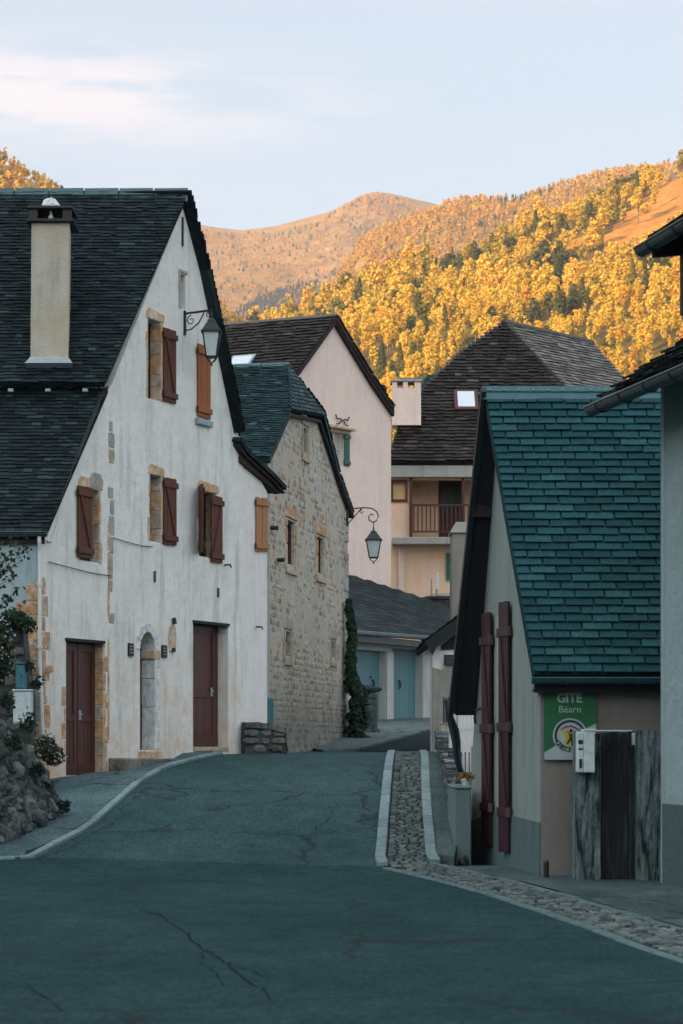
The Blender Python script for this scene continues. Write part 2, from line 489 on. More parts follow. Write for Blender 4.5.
c = m.ramp(m.island(), (0, (0.005, 0.036, 0.043)), (0.45, (0.008, 0.050, 0.058)), (0.9, (0.012, 0.064, 0.072)), (1, (0.022, 0.080, 0.086)))
m.col(m.mix(1.0, c, m.mix(.9, m.ramp(m.noise(26, 6, .8), (.38, .62), (.64, 1.3)), m.ramp(m.noise(1.1, 5, .7), (.35, .8), (.68, 1.2)), 'MULTIPLY'), 'MULTIPLY')); m.bump(m.noise(38, 5, 0.7), 0.006, 0.9); MT['slate_gite'] = m.m
MT['slate_brown'] = slatemat('slate_brown', (0.007, 0.006, 0.0055), (0.020, 0.0165, 0.0145), (0.10, 0.08, 0.065), (0.13, 0.10, 0.085))
MT['slate_light'] = slatemat('slate_light', (0.085, 0.08, 0.072), (0.13, 0.12, 0.108), (0.24, 0.22, 0.19), None, 0.7)
MT['slate_flat'] = slatemat('slate_flat', (0.013, 0.022, 0.024), (0.018, 0.028, 0.030), (0.024, 0.034, 0.037), None, 0.8)
MT['ridge'] = paint('ridge_cap', (0.045, 0.10, 0.11), 0.5, (0.10, 0.15, 0.15), 0.5, (2, 2, 2))
MT['gite_ridge'] = paint('gite_ridge_zinc', (0.022, 0.085, 0.095), 0.45, (0.05, 0.13, 0.14), 0.4, (2, 2, 2))
MT['dark_wood'] = paint('dark_wood', (0.012, 0.014, 0.017), 0.7, (0.035, 0.04, 0.04), 0.4)
MT['eave_wood'] = paint('eave_wood', (0.026, 0.016, 0.017), 0.75, (0.09, 0.07, 0.06), 0.4)
MT['red_door'] = paint('red_door', (0.062, 0.021, 0.016), 0.42, (0.10, 0.05, 0.04), 0.35)
MT['red_shutter'] = paint('red_shutter', (0.085, 0.028, 0.016), 0.6, (0.13, 0.06, 0.045), 0.5)
MT['orange_shutter'] = paint('orange_shutter', (0.27, 0.085, 0.025), 0.6, (0.26, 0.12, 0.06), 0.4)
MT['tan_shutter'] = paint('tan_shutter', (0.34, 0.17, 0.075), 0.65, (0.36, 0.24, 0.13), 0.4)
MT['wine'] = paint('wine_wood', (0.032, 0.007, 0.012), 0.5, (0.08, 0.03, 0.035), 0.3)
MT['wine_cap'] = paint('worn_batten', (0.12, 0.065, 0.065), 0.7, (0.25, 0.17, 0.15), 0.4)
MT['green_shutter'] = paint('green_shutter', (0.03, 0.12, 0.10), 0.55, (0.06, 0.17, 0.14), 0.4)
MT['teal_door'] = paint('teal_door', (0.085, 0.20, 0.225), 0.5, (0.10, 0.20, 0.23), 0.4)
MT['brown_wood'] = paint('brown_wood', (0.070, 0.026, 0.018), 0.6, (0.12, 0.06, 0.04), 0.4)
MT['iron'] = paint('wrought_iron', (0.010, 0.012, 0.014), 0.5, (0.04, 0.025, 0.02), 0.3, (3, 3, 3), 0.4)
MT['gutter'] = paint('gutter_metal', (0.030, 0.050, 0.057), 0.42, (0.06, 0.09, 0.095), 0.5, (2, 2, 2), 0.5)
MT['zinc'] = paint('zinc', (0.24, 0.31, 0.33), 0.45, (0.15, 0.20, 0.21), 0.5, (2, 2, 2), 0.5)
MT['white_pipe'] = paint('white_pipe', (0.60, 0.63, 0.62), 0.45, (0.40, 0.42, 0.40), 0.4)
MT['white_box'] = paint('white_box', (0.50, 0.60, 0.62), 0.4, (0.33, 0.40, 0.41), 0.3, (2, 2, 2))
MT['teal_box'] = paint('teal_box', (0.05, 0.16, 0.19), 0.45, (0.10, 0.2, 0.22), 0.3, (2, 2, 2))
MT['tarp'] = paint('tarp', (0.012, 0.030, 0.045), 0.6, None, 0, (2, 2, 2))
MT['cream_stone'] = stonemat('cream_stone', (0.42, 0.40, 0.33), (0.48, 0.44, 0.35))
MT['ochre_stone'] = stonemat('ochre_stone', (0.50, 0.29, 0.14), (0.42, 0.36, 0.28), (0.56, 0.32, 0.15), (0.50, 0.41, 0.31), (0.44, 0.25, 0.12), (0.46, 0.32, 0.19), moss=(0.62, 0.58, 0.50), bump=0.02)
MT['grey_quoin'] = stonemat('grey_quoin', (0.26, 0.32, 0.34), (0.40, 0.32, 0.22), (0.30, 0.34, 0.33), moss=(0.42, 0.40, 0.35), bump=0.02)
MT['pale_stone'] = stonemat('pale_stone', (0.54, 0.59, 0.60), (0.62, 0.64, 0.63), bump=0.01)
MT['rubble'] = stonemat('rubble', (0.045, 0.06, 0.063), (0.17, 0.17, 0.15), (0.09, 0.115, 0.115), (0.25, 0.24, 0.21), (0.065, 0.08, 0.08), (0.15, 0.175, 0.17), moss=(0.035, 0.05, 0.04), bump=0.04)
m = M('barn_stone', 0.9, 0.15)
c = m.ramp(m.island(), (0, (0.26, 0.25, 0.22)), (0.2, (0.50, 0.34, 0.22)), (0.4, (0.42, 0.44, 0.42)), (0.55, (0.24, 0.17, 0.13)), (0.7, (0.54, 0.52, 0.47)), (0.85, (0.33, 0.36, 0.36)), (1, (0.46, 0.24, 0.13)))
m.col(limewash(m, m.mix(1.0, c, m.ramp(m.noise(9, 6, .75), (.3, .6), (.72, 1.3)), 'MULTIPLY'))); m.bump(m.noise(22, 6, .75), 0.02, .9); MT['barn_stone'] = m.m
MT['boulder'] = stonemat('boulder', (0.025, 0.042, 0.047), (0.12, 0.15, 0.145), (0.05, 0.07, 0.075), (0.20, 0.215, 0.20), (0.035, 0.052, 0.057), (0.10, 0.13, 0.13), moss=(0.28, 0.33, 0.31), bump=0.06)
MT['cobble'] = stonemat('cobble', (0.04, 0.062, 0.065), (0.16, 0.20, 0.195), (0.07, 0.095, 0.095), (0.12, 0.15, 0.145), (0.02, 0.036, 0.038), bump=0.006)
MT['kerb'] = stonemat('kerb', (0.14, 0.205, 0.212), (0.175, 0.245, 0.252), (0.11, 0.165, 0.172), bump=0.008)
MT['kerb_dark'] = stonemat('kerb_dark', (0.06, 0.105, 0.11), (0.085, 0.135, 0.14), (0.07, 0.12, 0.125), bump=0.008)
m = M('glass_dark', 0.12, 0.6); m.col((0.02, 0.028, 0.034)); MT['glass'] = m.m
m = M('lamp_glass', 0.35, 0.5); m.col(m.mix(m.ramp(m.noise(9, 4), (0.3, 0), (0.7, 1)), (0.52, 0.60, 0.60), (0.42, 0.52, 0.53))); MT['lamp_glass'] = m.m
m = M('sky_glass', 0.15, 0.9); m.col((0.50, 0.56, 0.62)); MT['sky_glass'] = m.m
m = M('curtain', 0.9, 0.1); m.col(m.mix(m.noise(3, 3, .6, (14, 14, 1)), (0.62, 0.53, 0.50), (0.45, 0.37, 0.34))); MT['curtain'] = m.m
m = M('yellow_blind', 0.8, 0.1); m.col((0.62, 0.42, 0.20)); MT['yellow_blind'] = m.m
m = M('interior', 1, 0.0); m.col((0.02, 0.02, 0.02)); MT['interior'] = m.m

def asphalt(name, a, b, sc=1.0):
    m = M(name, 0.96, 0.08)
    v = m.ramp(m.noise(0.55, 6, 0.6, (1, 0.5, 1)), (0.35, 0), (0.68, 1))
    c = m.mix(v, a, b)
    sp = m.ramp(m.noise(95, 2, 0.6), (0.35, 0.62), (0.72, 1.5))
    c = m.mix(0.85, c, sp, 'MULTIPLY')
    sp3 = m.ramp(m.noise(20, 6, 0.85, (1, .45, 1)), (0.40, 0.66), (0.62, 1.36))
    c = m.mix(0.95, c, sp3, 'MULTIPLY')
    sp4 = m.ramp(m.noise(3.0, 5, 0.75, (1, .6, 1)), (0.40, 0.84), (0.62, 1.14))
    c = m.mix(0.9, c, sp4, 'MULTIPLY')
    sp2 = m.ramp(m.vor(60, 'F1'), (0.0, 1), (0.22, 0))
    c = m.mix(m.math('MULTIPLY', sp2, 0.22), c, (0.16, 0.19, 0.19))
    # cracks and tar repairs
    ed = m.N.new('ShaderNodeTexVoronoi'); ed.feature = 'DISTANCE_TO_EDGE'; ed.inputs['Scale'].default_value = 0.33
    wv = m.N.new('ShaderNodeVectorMath'); wv.operation = 'ADD'
    nz = m.N.new('ShaderNodeTexNoise'); nz.inputs['Scale'].default_value = 1.1; nz.inputs['Detail'].default_value = 6
    m.L.new(m.tc.outputs['Object'], nz.inputs['Vector']); m.L.new(m.tc.outputs['Object'], wv.inputs[0]); m.L.new(nz.outputs['Color'], wv.inputs[1]); m.L.new(wv.outputs[0], ed.inputs['Vector'])
    cr = m.ramp(ed.outputs['Distance'], (0.0, 1), (0.004, 1), (0.014, 0))
    br = m.ramp(m.noise(0.35, 4, 0.6), (0.42, 0), (0.50, 1))
    m.col(m.mix(m.math('MULTIPLY', cr, m.math('MULTIPLY', br, 0.8)), c, (0.015, 0.02, 0.022)))
    m.bump(m.noise(70, 5, 0.8), 0.010, 1.0)
    return m.m
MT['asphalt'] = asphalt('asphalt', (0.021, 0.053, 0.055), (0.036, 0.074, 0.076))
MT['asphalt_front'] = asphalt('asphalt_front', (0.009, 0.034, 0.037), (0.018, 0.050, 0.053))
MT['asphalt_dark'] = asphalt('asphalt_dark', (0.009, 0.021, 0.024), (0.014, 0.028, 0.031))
MT['pave'] = asphalt('pavement', (0.055, 0.10, 0.108), (0.095, 0.15, 0.158))
MT['pave_right'] = asphalt('pavement_right', (0.04, 0.07, 0.072), (0.09, 0.125, 0.125))
MT['apron'] = asphalt('apron', (0.085, 0.12, 0.12), (0.11, 0.145, 0.145))
m = M('earth', 1, 0.1); m.col(m.mix(m.noise(0.8, 5), (0.05, 0.06, 0.045), (0.09, 0.085, 0.06))); MT['earth'] = m.m

def leafmat(name, *cols, attr=True, trans=0.25):
    m = M(name, 0.75, 0.15)
    src = m.attr('tint') if attr else m.island()
    n = len(cols)
    c = m.ramp(src, *[(i / max(1, n - 1), cols[i]) for i in range(n)])
    if attr:
        v = m.ramp(m.island(), (0, 0.80), (1, 1.18)); c = m.mix(1.0, c, v, 'MULTIPLY')
    m.col(c)
    t = m.N.new('ShaderNodeBsdfTranslucent'); m.L.new(c, t.inputs[0])
    mx = m.N.new('ShaderNodeMixShader'); mx.inputs[0].default_value = trans
    m.L.new(m.b.outputs[0], mx.inputs[1]); m.L.new(t.outputs[0], mx.inputs[2])
    m.L.new(mx.outputs[0], m.N['Material Output'].inputs[0])
    return m.m
# tint 0 dark conifer .. 0.35 olive .. 0.6 golden .. 1 orange
MT['hill_leaf'] = leafmat('hill_leaf', (0.035, 0.052, 0.030), (0.17, 0.155, 0.035), (0.56, 0.39, 0.055), (0.76, 0.48, 0.065), (0.66, 0.31, 0.045))
MT['far_leaf'] = leafmat('far_leaf', (0.05, 0.06, 0.04), (0.22, 0.19, 0.06), (0.54, 0.36, 0.08), (0.60, 0.34, 0.07), (0.54, 0.25, 0.05))
MT['trunk'] = paint('trunk', (0.22, 0.17, 0.12), 0.9, (0.10, 0.08, 0.06), 0.5)
MT['shrub'] = leafmat('shrub_leaf', (0.012, 0.022, 0.012), (0.03, 0.05, 0.026), (0.05, 0.075, 0.04), attr=False)
MT['ivy'] = leafmat('ivy_leaf', (0.008, 0.020, 0.014), (0.02, 0.042, 0.026), (0.03, 0.062, 0.04), attr=False)
MT['flower'] = leafmat('flower', (0.42, 0.42, 0.44), (0.30, 0.28, 0.33), attr=False)
# ================================================================== SETTING: ground and road
_py = [-60, 28, 29.5, 31, 33, 36, 38, 40, 42, 43.5, 46, 50, 53, 57, 60, 66, 75, 100, 150, 200, 9000]
_pz = [0, 0, 0.08, 0.29, 0.60, 1.0, 1.20, 1.325, 1.385, 1.405, 1.41, 1.385, 1.41, 1.70, 1.93, 2.22, 2.5, 2.9, 3.0, 3.0, 3.0]
_tY = np.arange(-60, 240, 0.25)
_tZ = np.interp(_tY, _py, _pz)
_k = np.ones(7) / 7
_tS = np.convolve(np.pad(_tZ, 3, mode='edge'), _k, mode='valid')
def prof(y): return float(np.interp(y, _tY, _tS))
def smooth(a, b, x):
    t = min(1, max(0, (x - a) / (b - a))); return t * t * (3 - 2 * t)
def low_edge(y): return 1.50 + 0.020 * (y - 30.5)         # line of the rubble wall right of the pavement
def gz(x, y, off=0.0):
    z = prof(y)
    if 24 < y < 48 and x > 0:
        k = smooth(low_edge(y) - off, low_edge(y) + 0.12 - off, x) * smooth(25, 28, y) * (1 - smooth(43, 47, y))
        z = z * (1 - k) + (-0.12) * k
    return z
def gpix(px, py):
    """point of the ground seen at a pixel"""
    y = 12.0
    d = ((px - HX) / F, (HY - py) / F)
    while y < 90:
        if EYE + d[1] * y < prof(y): break
        y += 0.05
    return Vector((d[0] * y, y))

def resample(poly, step):
    out = []
    for i in range(len(poly)):
        a = Vector(poly[i]); b = Vector(poly[(i + 1) % len(poly)])
        n = max(1, int((b - a).length / step))
        out += [a + (b - a) * (j / n) for j in range(n)]
    return out
def spline(pts, sub=6):
    pts = [Vector(p) for p in pts]; out = []
    for i in range(len(pts) - 1):
        p0 = pts[max(0, i - 1)]; p1 = pts[i]; p2 = pts[i + 1]; p3 = pts[min(len(pts) - 1, i + 2)]
        for j in range(sub):
            t = j / sub
            out.append(0.5 * ((2 * p1) + (p2 - p0) * t + (2 * p0 - 5 * p1 + 4 * p2 - p3) * t * t + (3 * p1 - p0 - 3 * p2 + p3) * t ** 3))
    out.append(pts[-1]); return out

def sheet(name, mat, poly, dz, step=0.7, hfun=None, thick=0.0, wob=0.0):
    hfun = hfun or gz
    ring = resample(poly, step)
    xs = [p[0] for p in ring]; ys = [p[1] for p in ring]
    ex = []
    y = min(ys)
    while y < max(ys):
        x = min(xs)
        while x < max(xs):
            if inside((x, y), ring): ex.append((x + random.uniform(-.1, .1), y + random.uniform(-.1, .1)))
            x += step * 1.3
        y += step
    vv, ff = tri(ring, (), ex)
    bm = bmesh.new()
    top = [bm.verts.new((v.x, v.y, hfun(v.x, v.y) + dz + wob * mnoise.noise((v.x * .8, v.y * .8, 0)))) for v in vv]
    for f in ff: bm.faces.new([top[i] for i in f])
    if thick:
        cnt = {}
        for f in ff:
            for i in range(len(f)):
                e = (f[i], f[(i + 1) % len(f)]); cnt.setdefault(tuple(sorted(e)), []).append(e)
        low = {}
        for k, l in cnt.items():
            if len(l) == 1:
                i, j = l[0]
                for q in (i, j):
                    if q not in low: low[q] = bm.verts.new(top[q].co - Vector((0, 0, thick)))
                bm.faces.new([top[j], top[i], low[i], low[j]])
    m = MB(); m.bm.free(); m.bm = bm
    o = m.build(name, mat, None, smooth=False)
    o['kind'] = 'structure'
    return o

# one ground sheet out to the horizon
def grid(name, mat, xs, ys, zf):
    X, Y = np.meshgrid(xs, ys)
    Z = np.array([[zf(x, y) for x in xs] for y in ys])
    V = np.stack([X, Y, Z], -1).reshape(-1, 3)
    nx, ny = len(xs), len(ys)
    idx = np.arange(nx * ny).reshape(ny, nx)
    Fq = np.stack([idx[:-1, :-1], idx[:-1, 1:], idx[1:, 1:], idx[1:, :-1]], -1).reshape(-1, 4)
    me = bpy.data.meshes.new(name)
    me.from_pydata(V.tolist(), [], Fq.tolist())
    for p in me.polygons: p.use_smooth = True
    return addmesh(name, me, mat)
gx = sorted(set([-9000, -3000, -900, -300, -100, -40, -20] + [round(-12 + i * 0.5, 2) for i in range(49)] + [20, 40, 100, 300, 900, 3000, 9000]))
gy = sorted(set([-9000, -3000, -900, -200, -60, -20, -5, 5] + [round(10 + i * 0.5, 2) for i in range(141)] + [90, 100, 130, 160, 200, 300, 600, 1500, 4000, 9000]))
o = grid('ground', MT['earth'], gx, gy, lambda x, y: (gz(x, y, 0.6) if abs(x) < 30 else prof(y)) - 0.06 - (0.4 * smooth(33, 35, y) * (1 - smooth(44, 46, y)) if x < -3.9 + .17 * (y - 34) else 0)); o['kind'] = 'structure'

# edges of the carriageway, from the kerb on the left to the cobbled band on the right
kerbL = [Vector((-14, 28.6)), Vector((-8, 29.3)), gpix(0, 862), gpix(30, 855), gpix(60, 843), gpix(85, 829), gpix(105, 813), gpix(120, 799), gpix(140, 782), gpix(165, 768), gpix(195, 759.5), Vector((-2.12, 43.6))]
kerbLs = spline(kerbL, 5)
bandL = [Vector((4.3, 8.0)), Vector((3.3, 13.0)), Vector((2.5, 16.8)), Vector((2.13, 19.8)), Vector((1.76, 22.7)), Vector((1.32, 25.6)), Vector((0.90, 27.6)), Vector((0.52, 28.9)), Vector((0.55, 31.0)), Vector((0.68, 35.0)), Vector((0.84, 40.0)), Vector((0.95, 44.0)), Vector((1.02, 46.5))]
bandLs = spline(bandL, 6)
bandR = [Vector((4.9, 9.0)), Vector((3.95, 13.6)), Vector((3.2, 17.5)), Vector((2.83, 20.0)), Vector((2.36, 23.6)), Vector((1.95, 26.4)), Vector((1.50, 28.4)), Vector((1.19, 29.2)), Vector((1.20, 31.5)), Vector((1.30, 35.5)), Vector((1.45, 40.0)), Vector((1.57, 44.0)), Vector((1.64, 46.5))]
bandRs = spline(bandR, 6)

seam = Vector((0.60, 29.0))
slopeL = [p for p in kerbLs if p.y > 29.6]
slopeR = [p for p in bandLs if p.y > 29.0]
roadpoly = [Vector((-14, 5)), Vector((4.6, 5))] + bandLs[:] + [Vector((1.6, 50)), Vector((0.2, 53)), Vector((-2.6, 52)), Vector((-2.45, 47))] + kerbLs[::-1]
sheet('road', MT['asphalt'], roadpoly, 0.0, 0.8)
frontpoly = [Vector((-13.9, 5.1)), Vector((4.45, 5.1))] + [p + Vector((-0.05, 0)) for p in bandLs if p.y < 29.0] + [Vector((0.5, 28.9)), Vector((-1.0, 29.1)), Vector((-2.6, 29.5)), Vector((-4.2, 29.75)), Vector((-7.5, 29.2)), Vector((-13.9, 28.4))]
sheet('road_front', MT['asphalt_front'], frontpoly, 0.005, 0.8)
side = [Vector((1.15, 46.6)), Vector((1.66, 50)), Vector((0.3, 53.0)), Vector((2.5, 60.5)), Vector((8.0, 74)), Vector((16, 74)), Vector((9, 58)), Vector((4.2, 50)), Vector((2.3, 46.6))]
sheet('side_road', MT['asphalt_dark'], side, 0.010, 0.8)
apron = [Vector((-0.4, 51.8)), Vector((0.28, 53.0)), Vector((2.48, 60.5)), Vector((7.9, 74)), Vector((3, 76)), Vector((-2.5, 62))]
sheet('forecourt', MT['apron'], apron, 0.05, 0.8, thick=0.1)

def crack(pts, w):
    mb = MB(); rnd = random.Random(len(pts) * 7 + int(pts[0][0])); P_ = []
    for i in range(len(pts) - 1):
        for t in range(5):
            q = Vector(pts[i]).lerp(Vector(pts[i + 1]), t / 5) + Vector((rnd.uniform(-2.2, 2.2), rnd.uniform(-1.6, 1.6))); g = gpix(q.x, q.y); P_.append(g)
    vs_ = []
    for i, g in enumerate(P_):
        ww = .42 * w * rnd.uniform(.3, 1.6) * (1 - abs(2 * i / len(P_) - 1) ** 3 * .7)
        vs_.append((mb.bm.verts.new((g.x - ww, g.y, prof(g.y) + .0095)), mb.bm.verts.new((g.x + ww, g.y + ww * 1.5, prof(g.y) + .0095))))
    for i in range(len(vs_) - 1): mb.bm.faces.new([vs_[i][0], vs_[i][1], vs_[i + 1][1], vs_[i + 1][0]])
    o = mb.build('road_crack', MT['tarmac'], None); o['kind'] = 'structure'
MT['tarmac'] = paint('crack_dirt', (0.007, 0.014, 0.016), 0.95, None, 0, (1, 1, 1), .05)
crack([(132, 906), (148, 914), (160, 916), (176, 928), (190, 938), (204, 952), (214, 956), (232, 968), (242, 980), (262, 990), (274, 1004)], .022)
crack([(204, 952), (200, 964), (216, 974), (228, 992)], .015)
crack([(232, 968), (246, 968), (258, 976), (280, 978)], .015)
crack([(24, 985), (36, 996), (50, 1002), (66, 1016)], .014)
crack([(300, 842), (312, 838), (318, 826), (330, 820), (336, 806), (341, 796)], .014)
crack([(206, 800), (226, 803), (252, 804)], .012)
# pavement on the left, up to the house fronts
pvL = [p + (Vector((-0.06, 0.10))) for p in kerbLs]
pavepoly = [Vector((-14, 33))] + pvL + [Vector((-2.4, 47)), Vector((-2.7, 50.5)), Vector((-6, 50)), Vector((-14, 40))]
def pave_h(x, y):
    ys_ = [p.y for p in kerbLs]; xk = float(np.interp(y, ys_, [p.x for p in kerbLs])); xw = -4.29 + .447 * (y - 37.8)
    wz = float(np.interp(y, [30, 36.2, 36.9, 38.6, 40.7, 41.4, 43.3], [prof(30), prof(34.5), 1.0, 1.06, 1.28, 1.44, 1.46]))
    if y > 43.3: wz = max(prof(y), 1.44)
    k = smooth(0, 1, (xk - x) / max(.15, xk - xw)) if y < 43.4 else smooth(43.4, 43.9, y)
    return prof(y) * (1 - k) + wz * k
sheet('pavement', MT['pave'], pavepoly, 0.04, 0.5, hfun=pave_h, thick=0.1, wob=0.012)
def kerbstones(name, line, w, h0, h1, seg=0.9, mat='kerb'):
    mb = MB(); acc = []
    pts = [Vector(p) for p in line]
    L = [0]
    for i in range(1, len(pts)): L.append(L[-1] + (pts[i] - pts[i - 1]).length)
    def at(d):
        for i in range(1, len(L)):
            if d <= L[i]:
                t = (d - L[i - 1]) / max(1e-6, L[i] - L[i - 1]); return pts[i - 1].lerp(pts[i], t), (pts[i] - pts[i - 1]).normalized()
        return pts[-1], (pts[-1] - pts[-2]).normalized()
    d = 0
    while d < L[-1] - 0.1:
        e = min(d + seg * random.uniform(.9, 1.1), L[-1])
        a, ta = at(d + 0.006); b, tb = at(e - 0.006)
        na = Vector((-ta.y, ta.x)) * w / 2; nb = Vector((-tb.y, tb.x)) * w / 2
        j = random.uniform(-.006, .006)
        P = []
        for h in (h0, h1 + j):
            for q in (a + na, a - na, b - nb, b + nb):
                P.append(Vector((q.x, q.y, prof(q.y) + h)))
        mb.hexa(P); d = e
    o = mb.build(name, MT[mat], None, bevel=0.012); o['kind'] = 'structure'; return o
kerbstones('kerb', kerbLs, 0.11, -0.05, 0.05, .9, 'kerb')
# cobbled gutter band between two lines of flush concrete kerb
bl = [p for p in bandLs]; br = [p for p in bandRs]
kerbstones('kerb', [p for p in bl if p.y > 28.8], 0.14, -0.04, 0.055, 0.7)
kerbstones('kerb', [p for p in bl if p.y <= 28.8], 0.11, -0.04, 0.020, 0.9, 'kerb_dark')
kerbstones('kerb', [p for p in br if p.y > 29.1], 0.14, -0.04, 0.055, 0.7)
kerbstones('kerb', [p for p in br if p.y <= 29.2], 0.08, -0.04, 0.028, 0.9, 'kerb_dark')
sheet('gutter_bed', MT['asphalt_dark'], bl + br[::-1], 0.006, 0.5)
mb = MB()
nrow = 0
yb = 8.6
while yb < 46.3:
    def xat(line, y):
        for i in range(1, len(line)):
            if line[i].y >= y: 
                t = (y - line[i - 1].y) / max(1e-6, line[i].y - line[i - 1].y); return line[i - 1].x + t * (line[i].x - line[i - 1].x), (line[i].x - line[i - 1].x) / max(1e-6, line[i].y - line[i - 1].y)
        return line[-1].x, 0
    x0, sl = xat(bl, yb); x1, _ = xat(br, yb)
    step = random.uniform(.085, .12) * (1 + 0.0 * yb)
    x = x0 + 0.075
    while x < x1 - 0.1:
        w = random.uniform(.09, .16)
        cx = x + w / 2; z = prof(yb) + random.uniform(0.012, 0.032)
        cy = yb + random.uniform(-.02, .02)
        hw = w / 2 - .010; hl = step / 2 - .006
        P = []
        jj = [(random.uniform(.8, 1.05), random.uniform(.8, 1.05)) for _ in range(4)]
        for (hh, f) in ((-0.03, 1.0), (0, 0.82)):
            for q, (sx, sy) in enumerate(((-1, -1), (1, -1), (1, 1), (-1, 1))):
                P.append(Vector((cx + sx * hw * f * jj[q][0], cy + sy * hl * f * jj[q][1], z + hh)))
        mb.hexa(P)
        x += w
    yb += step
o = mb.build('cobbled_gutter', MT['cobble'], None, smooth=False); o['kind'] = 'structure'
# pavement right of the band: up the slope to the rubble wall, and in front of the gite
pr = [p + Vector((0.06, 0)) for p in br if p.y > 29.6]
sheet('pavement', MT['pave_right'], pr + [Vector((2.3, 46.5)), Vector((low_edge(44) + .1, 44)), Vector((low_edge(31) + .06, 31)), Vector((1.45, 29.6))], 0.03, 0.6, hfun=lambda x, y: prof(y), thick=0.4)
pf = [p + Vector((0.05, 0)) for p in br if p.y <= 29.6]
sheet('pavement', MT['pave_right'], pf + [Vector((1.75, 31.0)), Vector((3.0, 33)), Vector((6, 33)), Vector((8, 8)), Vector((5.2, 8))], 0.028, 0.7, hfun=lambda x, y: -0.035 * max(0, y - 29), wob=0.012)

# ================================================================== hills
def interp(x, pts):
    return float(np.interp(x, [p[0] for p in pts], [p[1] for p in pts]))
def fbm(x, y, s, o=5, seed=0.0):
    return mnoise.fractal(Vector((x / s, y / s, seed)), 1.0, 2.0, o, noise_basis='PERLIN_ORIGINAL')
def fbm_r(x, y, s, seed=0.0):
    return mnoise.ridged_multi_fractal(Vector((x / s, y / s, seed)), 0.9, 2.0, 6, 1.0, 2.0, noise_basis='PERLIN_ORIGINAL')
def ang(py): return (HY - py) / F
skyN = [(-900, 640), (0, 560), (120, 440), (200, 352), (250, 334), (300, 310), (350, 288), (400, 268), (440, 252), (500, 238), (560, 222), (610, 200), (650, 182), (683, 166), (800, 120), (1200, 20), (2200, -100)]
def near_h(x, y):
    k = x / y; px = k * F + HX
    e = ang(interp(px, skyN)) - 0.0075
    yr = 1180 + 0.10 * (px - 450)
    g = smooth(300, yr, y)
    low = 0.02 + 0.09 * smooth(300, 700, y)
    if e < low: low = e
    a = low + (e - low) * g ** 0.8
    z = y * a
    if y > yr: z = yr * e - (y - yr) * 0.33
    z += fbm(x, y, 150, 4) * 10 * smooth(350, 700, y) + fbm(x, y, 45, 3, 5.0) * 3.0 * smooth(350, 700, y)
    return max(z, 2.0)
def hillmat(name, a, b, c_, sc, bumpd, d=None):
    m = M(name, 0.95, 0.1)
    f = m.ramp(m.noise(sc, 8, 0.68), (0.36, a), (0.52, b), (0.68, c_))
    g = m.ramp(m.noise(sc * 9, 6, 0.75), (0.35, 0.6), (0.7, 1.35))
    f = m.mix(1.0, f, g, 'MULTIPLY')
    if d:
        rk = m.ramp(m.noise(sc * 1.8, 9, 0.8), (0.60, 0), (0.66, 1))
        f = m.mix(m.math('MULTIPLY', rk, .8), f, d)
    m.col(f)
    m.bump(m.noise(sc * 12, 8, 0.8), bumpd, 1.0)
    return m.m
MT['bracken'] = hillmat('bracken', (0.40, 0.15, 0.03), (0.46, 0.20, 0.045), (0.34, 0.15, 0.04), 0.012, 1.2)
MT['forest_floor'] = hillmat('forest_floor', (0.16, 0.11, 0.03), (0.10, 0.085, 0.025), (0.22, 0.14, 0.035), 0.02, 1.5)
MT['far_slope'] = hillmat('far_slope', (0.50, 0.25, 0.07), (0.56, 0.32, 0.10), (0.22, 0.16, 0.06), 0.004, 30, (0.62, 0.50, 0.44))
MT['mid_slope'] = hillmat('mid_slope', (0.26, 0.15, 0.05), (0.34, 0.19, 0.06), (0.18, 0.13, 0.05), 0.003, 6, (0.42, 0.33, 0.27))
def fan(name, mat, pxs, ys, zf):
    nx, ny = len(pxs), len(ys)
    V = []
    for y in ys:
        for px in pxs:
            x = (px - HX) / F * y; V.append((x, y, zf(x, y)))
    idx = np.arange(nx * ny).reshape(ny, nx)
    Fq = np.stack([idx[:-1, :-1], idx[:-1, 1:], idx[1:, 1:], idx[1:, :-1]], -1).reshape(-1, 4)
    me = bpy.data.meshes.new(name); me.from_pydata(V, [], Fq.tolist())
    for p in me.polygons: p.use_smooth = True
    o = addmesh(name, me, mat); o['kind'] = 'structure'; return o
PX = list(range(-900, 100, 60)) + list(range(100, 800, 9)) + list(range(800, 2300, 70))
hill_near = fan('hill', MT['forest_floor'], PX, list(range(250, 600, 50)) + list(range(600, 1300, 14)) + list(range(1300, 1800, 60)), near_h)

# hill on the left, running down to the right behind the houses
skyL = [(-2500, -700), (-900, -250), (-300, -10), (-60, 118), (0, 150), (30, 168), (62, 190), (140, 250), (215, 300), (248, 324), (300, 372), (400, 470), (520, 600), (700, 730), (2300, 742)]
def left_h(x, y):
    px = x / y * F + HX
    e = ang(interp(px, skyL)) - 0.004
    yr = 1500
    if y <= yr: z = y * (e * smooth(700, yr, y) ** 0.75)
    else: z = yr * e - (y - yr) * 0.4
    z += fbm(x, y, 170, 4, 3.0) * 9 * smooth(750, 1100, y)
    return max(z, 0.0)
fan('hill', MT['bracken'], list(range(-2400, -100, 100)) + list(range(-100, 420, 12)) + list(range(420, 1500, 120)), list(range(650, 1500, 30)) + list(range(1500, 2100, 60)), left_h)

